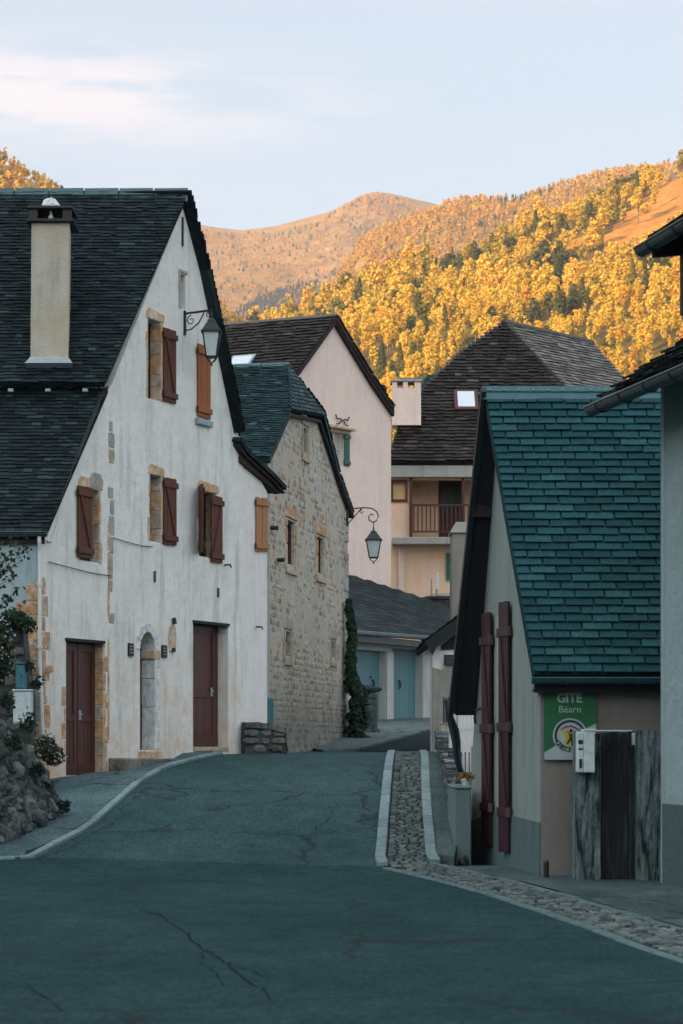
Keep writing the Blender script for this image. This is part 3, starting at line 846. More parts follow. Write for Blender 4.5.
# middle ridge, forested
skyM = [(-900, 500), (100, 420), (200, 356), (240, 340), (290, 322), (318, 300), (340, 262), (360, 232), (385, 218), (405, 211), (430, 203), (450, 195), (470, 192), (520, 190), (560, 179), (600, 167), (640, 160), (683, 155), (800, 130), (1500, 60)]
def mid_h(x, y):
    px = x / y * F + HX
    e = ang(interp(px, skyM)) - 0.0045
    yr = 2500
    if y <= yr: z = y * (0.10 + (e - 0.10) * smooth(1500, yr, y) ** 0.7)
    else: z = yr * e - (y - yr) * 0.3
    z += (fbm(x, y, 330, 5, 7.0) * 16 + (fbm_r(x, y, 420, 2.0) - 1.0) * 10) * smooth(1500, 1800, y) * (1 - 0.75 * smooth(2250, 2500, y))
    return z
fan('ridge', MT['mid_slope'], list(range(-900, 150, 60)) + list(range(150, 760, 7)) + list(range(760, 1600, 60)), list(range(1500, 2550, 22)) + list(range(2550, 3100, 60)), mid_h)

# far mountain
skyF = [(-2500, 300), (-600, 260), (60, 214), (150, 216), (195, 220), (215, 223), (240, 226), (275, 222), (310, 213), (330, 208), (350, 198), (362, 191), (375, 188.5), (388, 190), (405, 194), (430, 200), (470, 214), (560, 230), (700, 260), (2000, 330)]
def far_h(x, y):
    px = x / y * F + HX
    e = ang(interp(px, skyF)) - 0.001
    yr = 4600
    if y <= yr: z = y * (0.09 + (e - 0.09) * smooth(2700, yr, y) ** 0.75)
    else: z = yr * e - (y - yr) * 0.4
    z += (fbm(x, y, 520, 7, 11.0) * 60 + (fbm_r(x, y, 700, 6.0) - 1.0) * 75) * smooth(2700, 3200, y) * (1 - 0.97 * smooth(3900, 4550, y))
    return z
fan('mountain', MT['far_slope'], list(range(-2500, 100, 100)) + list(range(100, 720, 5)) + list(range(720, 2000, 80)), list(range(2700, 4700, 30)) + list(range(4700, 5600, 100)), far_h)

# the mountain behind the camera that keeps the village in evening shade
A = Vector((sv.x, sv.y)).normalized(); B = Vector((-A.y, A.x))
def back_h(t, d):
    return max(0.0, (1 - abs(d - 430) / 260)) * (150 + fbm(t, d, 300, 4, 2.0) * 6) 
ts = list(range(-900, 901, 60)); ds = list(range(170, 700, 20))
V = []
for d in ds:
    for t in ts:
        q = A * d + B * t
        V.append((q.x, q.y, back_h(t, d) - 0.5))
nx, ny = len(ts), len(ds)
idx = np.arange(nx * ny).reshape(ny, nx)
Fq = np.stack([idx[:-1, :-1], idx[:-1, 1:], idx[1:, 1:], idx[1:, :-1]], -1).reshape(-1, 4)
me = bpy.data.meshes.new('hill'); me.from_pydata(V, [], Fq.tolist())
o = addmesh('hill', me, MT['earth']); o['kind'] = 'structure'

# ------------------------------------------------------------------ trees on the hills
rng = np.random.default_rng(5)
def leafquads(C, Nn, size, rg):
    """arrays of small quads at centres C facing Nn"""
    n = len(C)
    Nn = Nn / np.linalg.norm(Nn, axis=1, keepdims=True)
    a = rg.normal(size=(n, 3)); a -= (a * Nn).sum(1, keepdims=True) * Nn; a /= np.linalg.norm(a, axis=1, keepdims=True)
    b = np.cross(Nn, a)
    s = (size * rg.uniform(.6, 1.3, n))[:, None]
    V = np.stack([C - a * s - b * s * .8, C + a * s * .9 - b * s, C + a * s + b * s * .7, C - a * s * .8 + b * s], 1)
    return V.reshape(-1, 3)
def tree_arrays(kind, seed, n=190, size=0.62):
    rg = np.random.default_rng(seed)
    H = 1.0
    if kind == 'conifer':
        t = rg.uniform(0, 1, n) ** 0.8
        ang_ = rg.uniform(0, 2 * np.pi, n)
        r = (1 - t) * 2.1 * rg.uniform(.75, 1.05, n) + 0.12
        C = np.stack([r * np.cos(ang_), r * np.sin(ang_), 1.2 + t * 10.2], 1)
        Nn = np.stack([np.cos(ang_), np.sin(ang_), 0.7 + 0 * t], 1) + rg.normal(size=(n, 3)) * .3
    else:
        nl = 12 if kind == 'broad' else 10
        L = []
        for i in range(nl):
            t = i / (nl - 1)
            a = rg.uniform(0, 2 * np.pi)
            if kind == 'broad': L.append((rg.uniform(.6, 2.2) * np.cos(a) * (1 - .5 * t), rg.uniform(.6, 2.2) * np.sin(a) * (1 - .5 * t), 3.6 + 5.8 * t, rg.uniform(.9, 1.9) * (1.15 - .5 * t)))
            else: L.append((rg.uniform(.3, 1.1) * np.cos(a), rg.uniform(.3, 1.1) * np.sin(a), 3.0 + 8.0 * t, rg.uniform(.7, 1.45) * (1.25 - .75 * t)))
        L = np.array(L); w = L[:, 3] ** 2; w /= w.sum()
        li = rg.choice(nl, n, p=w)
        d = rg.normal(size=(n, 3)); d /= np.linalg.norm(d, axis=1, keepdims=True)
        C = L[li, :3] + d * (L[li, 3] * rg.uniform(.35, 1.15, n))[:, None] * np.array([1, 1, .95])
        Nn = d + rg.normal(size=(n, 3)) * .6 + np.array([0, 0, .2])
    Vl = leafquads(C, Nn, size, rg)
    Q = np.arange(len(Vl)).reshape(-1, 4)
    # trunk, four sided and tapered, with two limbs
    TV = []; TQ = []
    def limb(p, q, r0, r1):
        b = len(TV)
        for (c, r) in ((p, r0), (q, r1)):
            for k in range(4): TV.append((c[0] + r * math.cos(k * math.pi / 2), c[1] + r * math.sin(k * math.pi / 2), c[2]))
        for k in range(4): TQ.append((b + k, b + (k + 1) % 4, b + 4 + (k + 1) % 4, b + 4 + k))
    limb((0, 0, -1.0), (0.1, 0.05, 7.5), .22, .07)
    if kind != 'conifer':
        limb((0.03, 0, 2.6), (1.3, .4, 6.0), .11, .04); limb((0.03, 0, 3.2), (-1.2, -.5, 6.6), .11, .04)
    return Vl, Q, np.array(TV), np.array(TQ)

def make_mesh(name, V, Q, matidx, tint, mats):
    me = bpy.data.meshes.new(name)
    nV, nF = len(V), len(Q)
    me.vertices.add(nV); me.vertices.foreach_set('co', V.astype(np.float32).ravel())
    me.loops.add(nF * 4); me.loops.foreach_set('vertex_index', Q.astype(np.int32).ravel())
    me.polygons.add(nF); me.polygons.foreach_set('loop_start', np.arange(0, nF * 4, 4, dtype=np.int32))
    me.polygons.foreach_set('loop_total', np.full(nF, 4, dtype=np.int32)) if False else None
    me.update(calc_edges=True)
    for mm in mats: me.materials.append(mm)
    me.polygons.foreach_set('material_index', matidx.astype(np.int32))
    at = me.attributes.new('tint', 'FLOAT', 'POINT'); at.data.foreach_set('value', tint.astype(np.float32))
    me.validate()
    return me

protos = {k: [tree_arrays(k, 10 + i, 560, 0.30) for i in range(5)] for k in ('broad', 'tall', 'conifer')}
lows = {k: [tree_arrays(k, 40 + i, 90, 0.85) for i in range(5)] for k in ('broad', 'tall', 'conifer')}

def merged(name, items, protoset, mats, with_trunk=True):
    Vs = []; Qs = []; Ms = []; Ts = []; off = 0
    for (x, y, z, s, rot, kind, tint) in items:
        Vl, Ql, TV, TQ = protoset[kind][int(abs(x * 7.3 + y * 3.1)) % 5]
        c, sn = math.cos(rot), math.sin(rot)
        Rm = np.array([[c, -sn, 0], [sn, c, 0], [0, 0, 1]]).T * s
        parts = [(Vl, Ql, 0)] + ([(TV, TQ, 1)] if with_trunk else [])
        for V_, Q_, mi in parts:
            Vs.append(V_ @ Rm + np.array([x, y, z])); Qs.append(Q_ + off); off += len(V_)
            Ms.append(np.full(len(Q_), mi)); Ts.append(np.full(len(V_), tint))
    return make_mesh(name, np.concatenate(Vs), np.concatenate(Qs), np.concatenate(Ms), np.concatenate(Ts), mats)

roofline = [(-50, 150), (0, 185), (187, 190), (222, 326), (235, 322), (337, 316), (392, 402), (400, 378), (425, 380), (503, 323), (590, 343), (620, 375), (650, 345), (683, 330), (800, 300)]
# clearings in photo order: (px, py, rx, ry) of bracken meadows, taken to the hillside as world ellipses
clear = [(655, 228, 62, 30, -0.6), (612, 262, 46, 9, -0.35), (462, 262, 36, 9, -0.28), (420, 275, 14, 6, -0.2), (683, 190, 30, 22, -0.6), (575, 245, 20, 7, -.3)]
def in_clear(px, py):
    for cx, cy, rx, ry, a in clear:
        dx, dy = px - cx, py - cy
        u = dx * math.cos(a) + dy * math.sin(a); v = -dx * math.sin(a) + dy * math.cos(a)
        if (u / rx) ** 2 + (v / ry) ** 2 < 1: return True
    return False
hill_near.data.materials.append(MT['bracken'])
for p_ in hill_near.data.polygons:
    c_ = p_.center
    if c_.y > 560 and c_.y < 1300 and in_clear(c_.x / c_.y * F + HX, HY - (c_.z - EYE) / c_.y * F): p_.material_index = 1
near_items = []
y = 560.0
while y < 1215:
    sp = 7.4
    x = (60 - HX) / F * y
    while x < (800 - HX) / F * y:
        xx = x + rng.uniform(-.45, .45) * sp; yy = y + rng.uniform(-.45, .45) * sp
        x += sp * rng.uniform(.8, 1.15)
        z = near_h(xx, yy)
        px = xx / yy * F + HX; py = HY - (z - EYE) / yy * F
        if z < 5: continue
        if in_clear(px, py) and rng.uniform() > 0.035: continue
        dens = fbm(xx, yy, 60, 3, 21.0)
        if dens < -0.5 and rng.uniform() < .5: continue
        dark = fbm(xx, yy, 36, 3, 31.0) + rng.normal() * .07 + .05
        u = rng.uniform()
        if dark > 0.36: kind = 'conifer' if u < .2 else 'broad'; tint = rng.uniform(0.02, 0.2)
        elif dark > 0.26: kind = 'broad'; tint = rng.uniform(.2, .42)
        else:
            kind = 'broad' if u < .5 else 'tall'
            tint = np.clip(0.57 + rng.normal() * .13 + 0.12 * fbm(xx, yy, 200, 2, 9.0), 0.36, 1)
        s = rng.uniform(.72, 1.35) * (0.58 + 0.55 * smooth(560, 1000, yy))
        if rng.uniform() < .06: s *= 1.3
        if rng.uniform() < .18: s *= .6
        near_items.append((xx, yy, z - .2, s, rng.uniform(0, 6.28), kind, float(tint), px, py - 9 * s * F / yy))
    y += sp
near_items.sort(key=lambda t: t[1])
vis = [t for t in near_items if 200 < t[7] < 690 and t[8] < interp(t[7], roofline) - 2 and not (t[7] < 690 and t[7] > 640 and t[8] > 330)]
indiv = vis[:300]; ids = set(id(t) for t in indiv)
rest = [t[:7] for t in near_items if id(t) not in ids]
tmesh = {}
for t in indiv:
    kind = t[5]; vi = int(rng.integers(0, 4)); tb = ('dark' if t[6] < .3 else 'gold' if t[6] < .72 else 'orange')
    key = (kind, vi, tb)
    if key not in tmesh:
        tv = {'dark': .06 + .06 * vi, 'gold': .52 + .055 * vi, 'orange': .76 + .06 * vi}[tb]
        Vl, Ql, TV, TQ = protos[kind][vi]
        tmesh[key] = make_mesh('tree', np.concatenate([Vl, TV]), np.concatenate([Ql, TQ + len(Vl)]), np.concatenate([np.zeros(len(Ql)), np.ones(len(TQ))]), np.full(len(Vl) + len(TV), tv), [MT['hill_leaf'], MT['trunk']])
    nm = {'broad': 'broadleaf_tree', 'tall': 'poplar_tree', 'conifer': 'conifer_tree'}[kind]
    o = bpy.data.objects.new(nm, tmesh[key]); COL.objects.link(o)
    o.location = t[:3]; o.scale = (t[3],) * 3; o.rotation_euler = (0, 0, t[4])
    what = {'dark': 'dark green', 'gold': 'golden yellow', 'orange': 'deep orange'}[tb] + {'broad': ' round crowned tree', 'tall': ' slender tall tree', 'conifer': ' pointed conifer'}[kind]
    px_, py_ = t[7], t[8]
    where = ('just above the brown roof of the pink house' if px_ < 338 else 'behind the right slope of the pink gable' if px_ < 395 else 'on the hill above the pink chimney' if px_ < 445 else 'on the hill left of the slate roof peak' if px_ < 503 else 'on the hill above the pale right roof slope' if px_ < 600 else 'on the hill below the dormer' )
    tag(o, what + ' ' + where, 'tree', what + 's on the hillside')
me = merged('forest', rest, protos, [MT['hill_leaf'], MT['trunk']])
o = addmesh('forest', me, None); tag(o, 'sunlit golden autumn forest covering the upper hillside', 'forest', None, 'stuff')

# left hill wood
items = []
y = 1000.0
while y < 1530:
    sp = 8.5
    x = (-140 - HX) / F * y
    while x < (330 - HX) / F * y:
        xx = x + rng.uniform(-.45, .45) * sp; yy = y + rng.uniform(-.45, .45) * sp; x += sp
        z = left_h(xx, yy); px = xx / yy * F + HX; py = HY - (z - EYE) / yy * F
        if py > interp(px, roofline) + 25 or z < 5: continue
        tint = np.clip(.72 + rng.normal() * .13, .1, 1)
        if rng.uniform() < .10: tint = rng.uniform(.05, .3)
        items.append((xx, yy, z - .3, rng.uniform(.6, 1.0), rng.uniform(0, 6.28), 'broad' if rng.uniform() < .6 else 'tall', float(tint)))
    y += sp
if items:
    o = addmesh('forest', merged('forest', items, lows, [MT['hill_leaf'], MT['trunk']]), None)
    tag(o, 'orange autumn wood on the hill behind the white house roof', 'forest', None, 'stuff')
# middle ridge forest
items = []
y = 1750.0
while y < 2525:
    sp = 9.6
    x = (210 - HX) / F * y
    while x < (760 - HX) / F * y:
        xx = x + rng.uniform(-.5, .5) * sp; yy = y + rng.uniform(-.5, .5) * sp; x += sp * rng.uniform(.8, 1.2)
        z = mid_h(xx, yy); px = xx / yy * F + HX; py = HY - (z - EYE) / yy * F
        if py > interp(px, skyN) + 12: continue
        dk = fbm(xx, yy, 120, 3, 51.0) + rng.normal() * .2
        conif = dk > .34
        tint = rng.uniform(0.0, .22) if conif else np.clip(.68 + rng.normal() * .17, .25, 1)
        items.append((xx, yy, z - .5, rng.uniform(.6, 1.05) * (.7 if conif else 1), rng.uniform(0, 6.28), 'conifer' if conif and rng.uniform() < .4 else ('broad' if rng.uniform() < .5 else 'tall'), float(tint)))
    y += sp
o = addmesh('forest', merged('forest', items, lows, [MT['far_leaf'], MT['trunk']], False), None)
tag(o, 'orange and grey green forest on the long middle ridge', 'forest', None, 'stuff')
# scattered woods of the far mountain
items = []
y = 3050.0
while y < 4500:
    sp = 14
    x = (185 - HX) / F * y
    while x < (450 - HX) / F * y:
        xx = x + rng.uniform(-.5, .5) * sp; yy = y + rng.uniform(-.5, .5) * sp; x += sp * rng.uniform(.8, 1.2)
        z = far_h(xx, yy); px = xx / yy * F + HX; py = HY - (z - EYE) / yy * F
        if py > 335 or py < interp(px, skyF) + 10 + 8 * fbm(xx, yy, 200, 2, 3.0): continue
        hi = (py - 200) / 100
        if fbm(xx, yy, 300, 4, 71.0) + rng.normal() * .15 > 0.35 + .4 * hi: continue
        tint = rng.uniform(.0, .25) if rng.uniform() < .25 else np.clip(.75 + rng.normal() * .18, .3, 1)
        items.append((xx, yy, z - .5, rng.uniform(.6, 1.0), rng.uniform(0, 6.28), 'broad' if rng.uniform() < .8 else 'conifer', float(tint)))
    y += sp
# dark conifers added in the hollow to stand in for its shade
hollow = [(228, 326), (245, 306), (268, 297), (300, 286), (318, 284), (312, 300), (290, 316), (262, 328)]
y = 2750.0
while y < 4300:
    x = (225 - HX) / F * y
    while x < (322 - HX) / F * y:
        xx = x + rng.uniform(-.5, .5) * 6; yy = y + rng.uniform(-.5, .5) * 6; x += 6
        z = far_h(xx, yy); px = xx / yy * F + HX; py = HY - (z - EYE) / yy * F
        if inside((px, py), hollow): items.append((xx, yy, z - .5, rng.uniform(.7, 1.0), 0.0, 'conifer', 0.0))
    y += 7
print('far trees', len(items))
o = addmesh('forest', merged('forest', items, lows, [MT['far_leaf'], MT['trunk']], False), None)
tag(o, 'thin autumn woodland on the slopes of the far mountain, with dark conifers added as shade in its hollow', 'forest', None, 'stuff')
# haze
HAZE = True
if HAZE:
    mb = MB(); mb.box(W0, -8900, 8900, -5800, 8900, -3.0, 1250)
    m = bpy.data.materials.new('haze'); m.use_nodes = True; nt = m.node_tree; nt.nodes.clear()
    mo = nt.nodes.new('ShaderNodeOutputMaterial'); pv = nt.nodes.new('ShaderNodeVolumePrincipled')
    pv.inputs['Color'].default_value = (0.82, 0.86, 0.95, 1); pv.inputs['Density'].default_value = 0.000085; pv.inputs['Anisotropy'].default_value = 0.2
    nt.links.new(pv.outputs[0], mo.inputs['Volume'])
    o = mb.build('haze', m, None, at=(0, 0, 0)); o['kind'] = 'stuff'
    tag(o, 'thin evening haze filling the valley', 'haze')
# ================================================================== building parts
def plank_door(fr, s0, s1, z0, z1, n, name, mat, parent, planks=4, panels=True, handle=True, two=True, label=None):
    mb = MB()
    t = 0.05
    mb.box(fr, s0, s1, n - t, n, z0, z1)
    leaves = [(s0, (s0 + s1) / 2 - .006), ((s0 + s1) / 2 + .006, s1)] if two else [(s0, s1)]
    H = z1 - z0
    for a, b in leaves:
        w = b - a
        st = 0.14 * w + .03
        mb.box(fr, a + .004, a + st, n + .002, n + .022, z0 + .01, z1 - .01); mb.box(fr, b - st, b - .004, n + .002, n + .022, z0 + .01, z1 - .01)
        for q0, q1 in ((0.0, .09), (.40, .46), (.93, 1.0)):
            mb.box(fr, a + st, b - st, n + .003, n + .021, z0 + q0 * H + .01, z0 + q1 * H - .01)
        k = 3
        for i in range(k):
            p0 = a + st + (b - a - 2 * st) * i / k; p1 = a + st + (b - a - 2 * st) * (i + 1) / k
            mb.box(fr, p0 + .004, p1 - .004, n + .001, n + .009, z0 + .09 * H, z0 + .40 * H)
    d = mb.build(name, MT[mat], parent, bevel=0.004, label=label)
    if handle:
        mb = MB(); hs = (s0 + s1) / 2 + (.07 if two else (s1 - s0) * .30); hz = z0 + 0.46 * H
        mb.box(fr, hs - .035, hs + .035, n + .022, n + .03, hz - .09, hz + .07)
        mb.tube([fr.p(hs, n + .03, hz), fr.p(hs, n + .07, hz), fr.p(hs - .11, n + .07, hz)], .012, 6)
        mb.build('handle', MT['zinc'], d)
    return d

def shutter(fr, s0, s1, z0, z1, n, mat, parent, brace=1, boards=4, label=None, batt=(0.10, 0.90), capmat=None):
    mb = MB(); w = (s1 - s0) / boards
    for i in range(boards):
        mb.box(fr, s0 + i * w + .003, s0 + (i + 1) * w - .003, n, n + .028 + random.uniform(-.002, .002), z0 + random.uniform(-.006, .006), z1 + random.uniform(-.006, .006))
    H = z1 - z0
    sh = mb.build('shutter', MT[mat], parent, bevel=0.003, label=label)
    mb = MB(); h = .05
    zs = [z0 + q * H for q in batt]
    for z in zs:
        mb.box(fr, s0 - .02, s1 + .02, n + .030, n + .058, z - h, z + h); mb.build('batten', MT[capmat or mat], sh, bevel=0.004); mb = MB()
    if brace:
        a, b = (s0 + .04, s1 - .04) if brace > 0 else (s1 - .04, s0 + .04)
        d = .055 if brace > 0 else -.055
        mb.fprism(fr, [(a, zs[0] + h), (a + d, zs[0] + h), (b, zs[-1] - h), (b - d, zs[-1] - h)], n + .030, n + .052)
        mb.build('brace', MT[capmat or mat], sh, bevel=0.004)
    for z in zs:
        mb = MB(); mb.tube([fr.p(s0 - .035, n + .02, z - .05), fr.p(s0 - .035, n + .02, z + .05)], .014, 6); mb.build('hinge', MT['iron'], sh)
    return sh

def quoins(fr, s0, s1, z0, z1, name, mat, parent, h=(.22, .42), n=.012, gap=.02, w=None, prob=1.0, alt=None, n0=-.04):
    mb = MB(); z = z0; i = 0; cnt_ = 0
    while z < z1 - .08:
        hh = min(random.uniform(*h), z1 - z)
        if random.random() >= prob:
            if cnt_: mb.build(name, MT[mat], parent, bevel=0.006); mb = MB(); cnt_ = 0
        else:
            cnt_ += 1
            a, b = s0, s1
            if alt == 'L': a += (i % 2) * (s1 - s0) * .35 + random.uniform(0, .06)
            elif alt == 'R': b -= (i % 2) * (s1 - s0) * .35 + random.uniform(0, .06)
            elif alt == 'B': a += random.uniform(0, .3) * (s1 - s0); b -= random.uniform(0, .3) * (s1 - s0)
            c = random.uniform(.01, .04)
            pts = [(a + c * random.random(), z + c * .3), (b - c * random.random(), z + c * random.random() * .4), (b, z + hh * .5), (b - c * random.random(), z + hh - gap), ((a + b) / 2, z + hh - gap + random.uniform(-.01, .012)), (a + c * random.random(), z + hh - gap - c * random.random() * .4), (a, z + hh * .45)]
            mb.fprism(fr, pts, n0, n + random.uniform(-.004, .004))
        z += hh; i += 1
    if cnt_: return mb.build(name, MT[mat], parent, bevel=0.006)
    mb.bm.free()

def jamb_stones(fr, s, z0, z1, depth, name, mat, parent, h=(.2, .36)):
    """stones lining the far reveal of an opening at s (facing -u)"""
    mb = MB(); z = z0
    while z < z1 - .04:
        hh = min(random.uniform(*h), z1 - z)
        mb.box(fr, s - .018 + random.uniform(-.004, .004), s + .05, -depth, .010, z + .004, z + hh - .012, 0.002)
        z += hh
    return mb.build(name, MT[mat], parent, bevel=0.006)

def gutter(pts, r, name, mat, parent, th=0.006):
    """half round gutter along a polyline, open upwards"""
    bm = bmesh.new(); pts = [Vector(p) for p in pts]; seg = 8; rings = []
    for i, p in enumerate(pts):
        t = (pts[min(i + 1, len(pts) - 1)] - pts[max(i - 1, 0)]).normalized()
        x = t.cross(Vector((0, 0, 1))).normalized(); y = Vector((0, 0, 1))
        ring = []
        for k in range(seg + 1):
            a = math.pi + math.pi * k / seg
            ring.append(p + x * math.cos(a) * r + y * math.sin(a) * r)
        for k in range(seg, -1, -1):
            a = math.pi + math.pi * k / seg
            ring.append(p + x * math.cos(a) * (r - th) + y * math.sin(a) * (r - th))
        rings.append([bm.verts.new(q) for q in ring])
    n = len(rings[0])
    for i in range(len(rings) - 1):
        for k in range(n): bm.faces.new([rings[i][k], rings[i][(k + 1) % n], rings[i + 1][(k + 1) % n], rings[i + 1][k]])
    # end caps
    for rg, p in ((rings[0], pts[0]), (rings[-1], pts[-1])): bm.faces.new(rg[:seg + 1])
    m = MB(); m.bm.free(); m.bm = bm
    # rim bead and straps
    t = (pts[-1] - pts[0]).normalized(); x = t.cross(Vector((0, 0, 1))).normalized()
    m.tube([p + x * r for p in (pts[0], pts[-1])], .012, 6)
    m.tube([p - x * r for p in (pts[0], pts[-1])], .012, 6)
    L = (pts[-1] - pts[0]).length; k = max(2, int(L / .7))
    for i in range(k):
        c = pts[0].lerp(pts[-1], (i + .5) / k)
        m.tube([c + x * math.cos(a) * (r + .008) + Vector((0, 0, 1)) * math.sin(a) * (r + .008) for a in [math.pi + math.pi * j / 8 for j in range(9)]], .009, 4)
    return m.build(name, MT[mat], parent)

def stones_on(fr, poly, holes, size, n, mb, prob=1.0, depth=.05, fn=None, emb=.02):
    """irregular stones set in the face of a wall"""
    s0 = min(p[0] for p in poly); s1 = max(p[0] for p in poly); z0 = min(p[1] for p in poly); z1 = max(p[1] for p in poly)
    z = z0
    while z < z1:
        h = size * random.uniform(.55, .9); s = s0 - random.uniform(0, size)
        while s < s1:
            w = size * random.uniform(.7, 1.7)
            c = (s + w / 2, z + h / 2)
            pr = prob if fn is None else fn(*c)
            if inside(c, poly) and not any(inside((c[0] + dx, c[1] + dz), hh) for hh in holes for dx in (-w / 2, 0, w / 2) for dz in (-h / 2, 0, h / 2)) and random.random() < pr:
                k = random.choice((5, 6, 7)); rot = random.uniform(0, 6.28); sh = random.uniform(-.012, .012)
                out = []
                for i in range(k):
                    a = rot + 2 * math.pi * i / k
                    ca, sa = math.cos(a), math.sin(a)
                    e = 1 / (abs(ca) ** 3.2 + abs(sa) ** 3.2) ** (1 / 3.2)
                    out.append((c[0] + ca * e * w * .47 * random.uniform(.86, 1.04), c[1] + sa * e * h * .46 * random.uniform(.86, 1.04)))
                dd = depth * random.uniform(.3, 1.0)
                A = [mb.bm.verts.new(fr.p(p[0], n - emb, p[1])) for p in out]
                B = [mb.bm.verts.new(fr.p(p[0], n + dd * .55, p[1])) for p in out]
                C = [mb.bm.verts.new(fr.p(c[0] + (p[0] - c[0]) * .72, n + dd + random.uniform(-.2, .2) * dd, c[1] + (p[1] - c[1]) * .72)) for p in out]
                for i in range(k):
                    j = (i + 1) % k
                    mb.bm.faces.new([A[i], A[j], B[j], B[i]]); mb.bm.faces.new([B[i], B[j], C[j], C[i]])
                mb.bm.faces.new(C)
            s += w
        z += h

def spiral(c, ux, uz, r0, r1, a0, turns, n=28):
    out = []
    for i in range(n + 1):
        t = i / n; a = a0 + turns * 2 * math.pi * t; r = r0 + (r1 - r0) * t
        out.append(c + ux * math.cos(a) * r + uz * math.sin(a) * r)
    return out
UZ = Vector((0, 0, 1))
def lantern(top, r, h, root, rot=0.78):
    """four sided street lantern hanging with its top at point top"""
    x, y, z = top
    b = thing_part = None
    mb = MB()
    rb = r * .60
    # roof with vent and finial, frame bars, bottom ring
    mb.lathe((x, y, z), [(.02, 0), (.03, -.04), (.015, -.06), (.05, -.09), (r * .45, -.12), (r * .52, -.17), (r * .62, -.18), (r * 1.08, -.18 - h * .16), (r * 1.22, -.18 - h * .17), (r * 1.22, -.18 - h * .20), (r * .9, -.18 - h * .20)], 4, rot)
    zt = z - .18 - h * .20; zb = z - .18 - h * .74
    for k in range(4):
        a = rot + k * math.pi / 2
        mb.tube([(x + r * math.cos(a), y + r * math.sin(a), zt), (x + rb * math.cos(a), y + rb * math.sin(a), zb)], .013, 4)
        a2 = a + math.pi / 2
        mb.tube([(x + rb * math.cos(a), y + rb * math.sin(a), zb), (x + rb * math.cos(a2), y + rb * math.sin(a2), zb)], .014, 4)
        mb.tube([(x + rb * math.cos(a), y + rb * math.sin(a), zb), (x + rb * .55 * math.cos(a), y + rb * .55 * math.sin(a), zb - h * .09), (x, y, zb - h * .13)], .010, 4)
    mb.lathe((x, y, zb - h * .20), [(.012, 0), (.022, .02), (.012, .05), (.02, h * .08)], 8)
    lan = mb.build('lantern', MT['iron'], root)
    mb = MB()
    mb.lathe((x, y, 0), [(rb * .96, zb + .005), (r * .96, zt - .005)], 4, rot)
    mb.build('glass', MT['lamp_glass'], lan)
    return lan

# ================================================================== WHITE HOUSE on the left
L = Fr(-4.804, 36.65, .447, 1.0)
Lp = lambda px, py, n=0.0: L.pix(px, py, n)
LROOT = thing('white_house', 'tall white rendered house with steep dark slate roof, red brown shutters and a chimney', 'house', (-4.8, 36.65, 0.9))
def Lrect(px0, px1, py0, py1):
    s0 = L.s(px0); s1 = L.s(px1)
    return rect(s0, s1, Lp(px0, py1)[1], Lp(px0, py0)[1])
BOT = 0.2
prof_pts = [Lp(243, 446), Lp(240, 436), Lp(228, 374), Lp(215, 312), Lp(203, 258), Lp(194, 218), Lp(187, 196), Lp(150, 287), Lp(112, 384), Lp(104, 398), Lp(75, 462), Lp(50, 522), Lp(42, 536)]
s_corner = 0.0; s_end = L.s(243)
outline = [(s_corner, BOT), (s_end, BOT)] + prof_pts[:-1] + [(s_corner, Lp(41, 536)[1])]
ow = {
    'w1a': Lrect(148, 161, 318, 398), 'w1b': Lrect(197, 208, 346, 415), 'slit': Lrect(179, 185.5, 273, 308),
    'w2a': Lrect(150, 161, 474, 541), 'w2b': Lrect(199, 216, 490, 556), 'w2l': Lrect(80, 99, 487, 560),
    'd1': Lrect(66, 103, 640, 777), 'd2': Lrect(193, 228, 622, 748)}
ds0, ds1 = L.s(140), L.s(155); dz0 = Lp(140, 750)[1]; dz1 = Lp(140, 650)[1]
arch = [(ds0, dz0), (ds1, dz0), (ds1, dz1)] + [((ds0 + ds1) / 2 + (ds1 - ds0) / 2 * math.cos(a), dz1 + (ds1 - ds0) / 2 * 1.2 * math.sin(a)) for a in [math.pi * i / 8 for i in range(1, 8)]] + [(ds0, dz1)]
niche = Lrect(170, 174.5, 627, 648)
wall(L, outline, list(ow.values()) + [arch, niche], 0.5, 'wall', MT['white_plaster'], LROOT)
# side wing of the same house, in line with the front
wing_out = [(s_end + .004, BOT), (L.s(268), BOT), Lp(268, 492), Lp(258, 474), (s_end + .004, Lp(243, 452)[1])]
w2r = Lrect(256, 267, 498, 552)
wall(L, wing_out, [], 0.5, 'wall', MT['side_plaster'], LROOT, n0=-0.02)
# wall facing down the street, rear body
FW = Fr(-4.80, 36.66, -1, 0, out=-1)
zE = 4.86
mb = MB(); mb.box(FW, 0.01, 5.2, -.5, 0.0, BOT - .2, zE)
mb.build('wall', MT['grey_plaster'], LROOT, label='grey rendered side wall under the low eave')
mb = MB()
pe = L.p(L.s(268), -.5, 0)
mb.prism([Vector((pe.x, pe.y, 0.2)), Vector((pe.x - 7, pe.y + .3, 0.2)), Vector((pe.x - 7, pe.y - .2, 0.2)), Vector((pe.x - .0, pe.y - .5, 0.2))], [Vector((pe.x, pe.y, 6.4)), Vector((pe.x - 7, pe.y + .3, 6.4)), Vector((pe.x - 7, pe.y - .2, 6.4)), Vector((pe.x, pe.y - .5, 6.4))])
mb.build('wall', MT['side_plaster'], LROOT)
# dark inside behind the openings
mb = MB(); mb.fprism(L, [(0.1, BOT), (s_end - .1, BOT), (s_end - .1, 6.8), (4.6, 10.6), (2.3, 7.0), (0.1, 4.7)], -.62, -.56)
mb.build('interior', MT['interior'], LROOT)

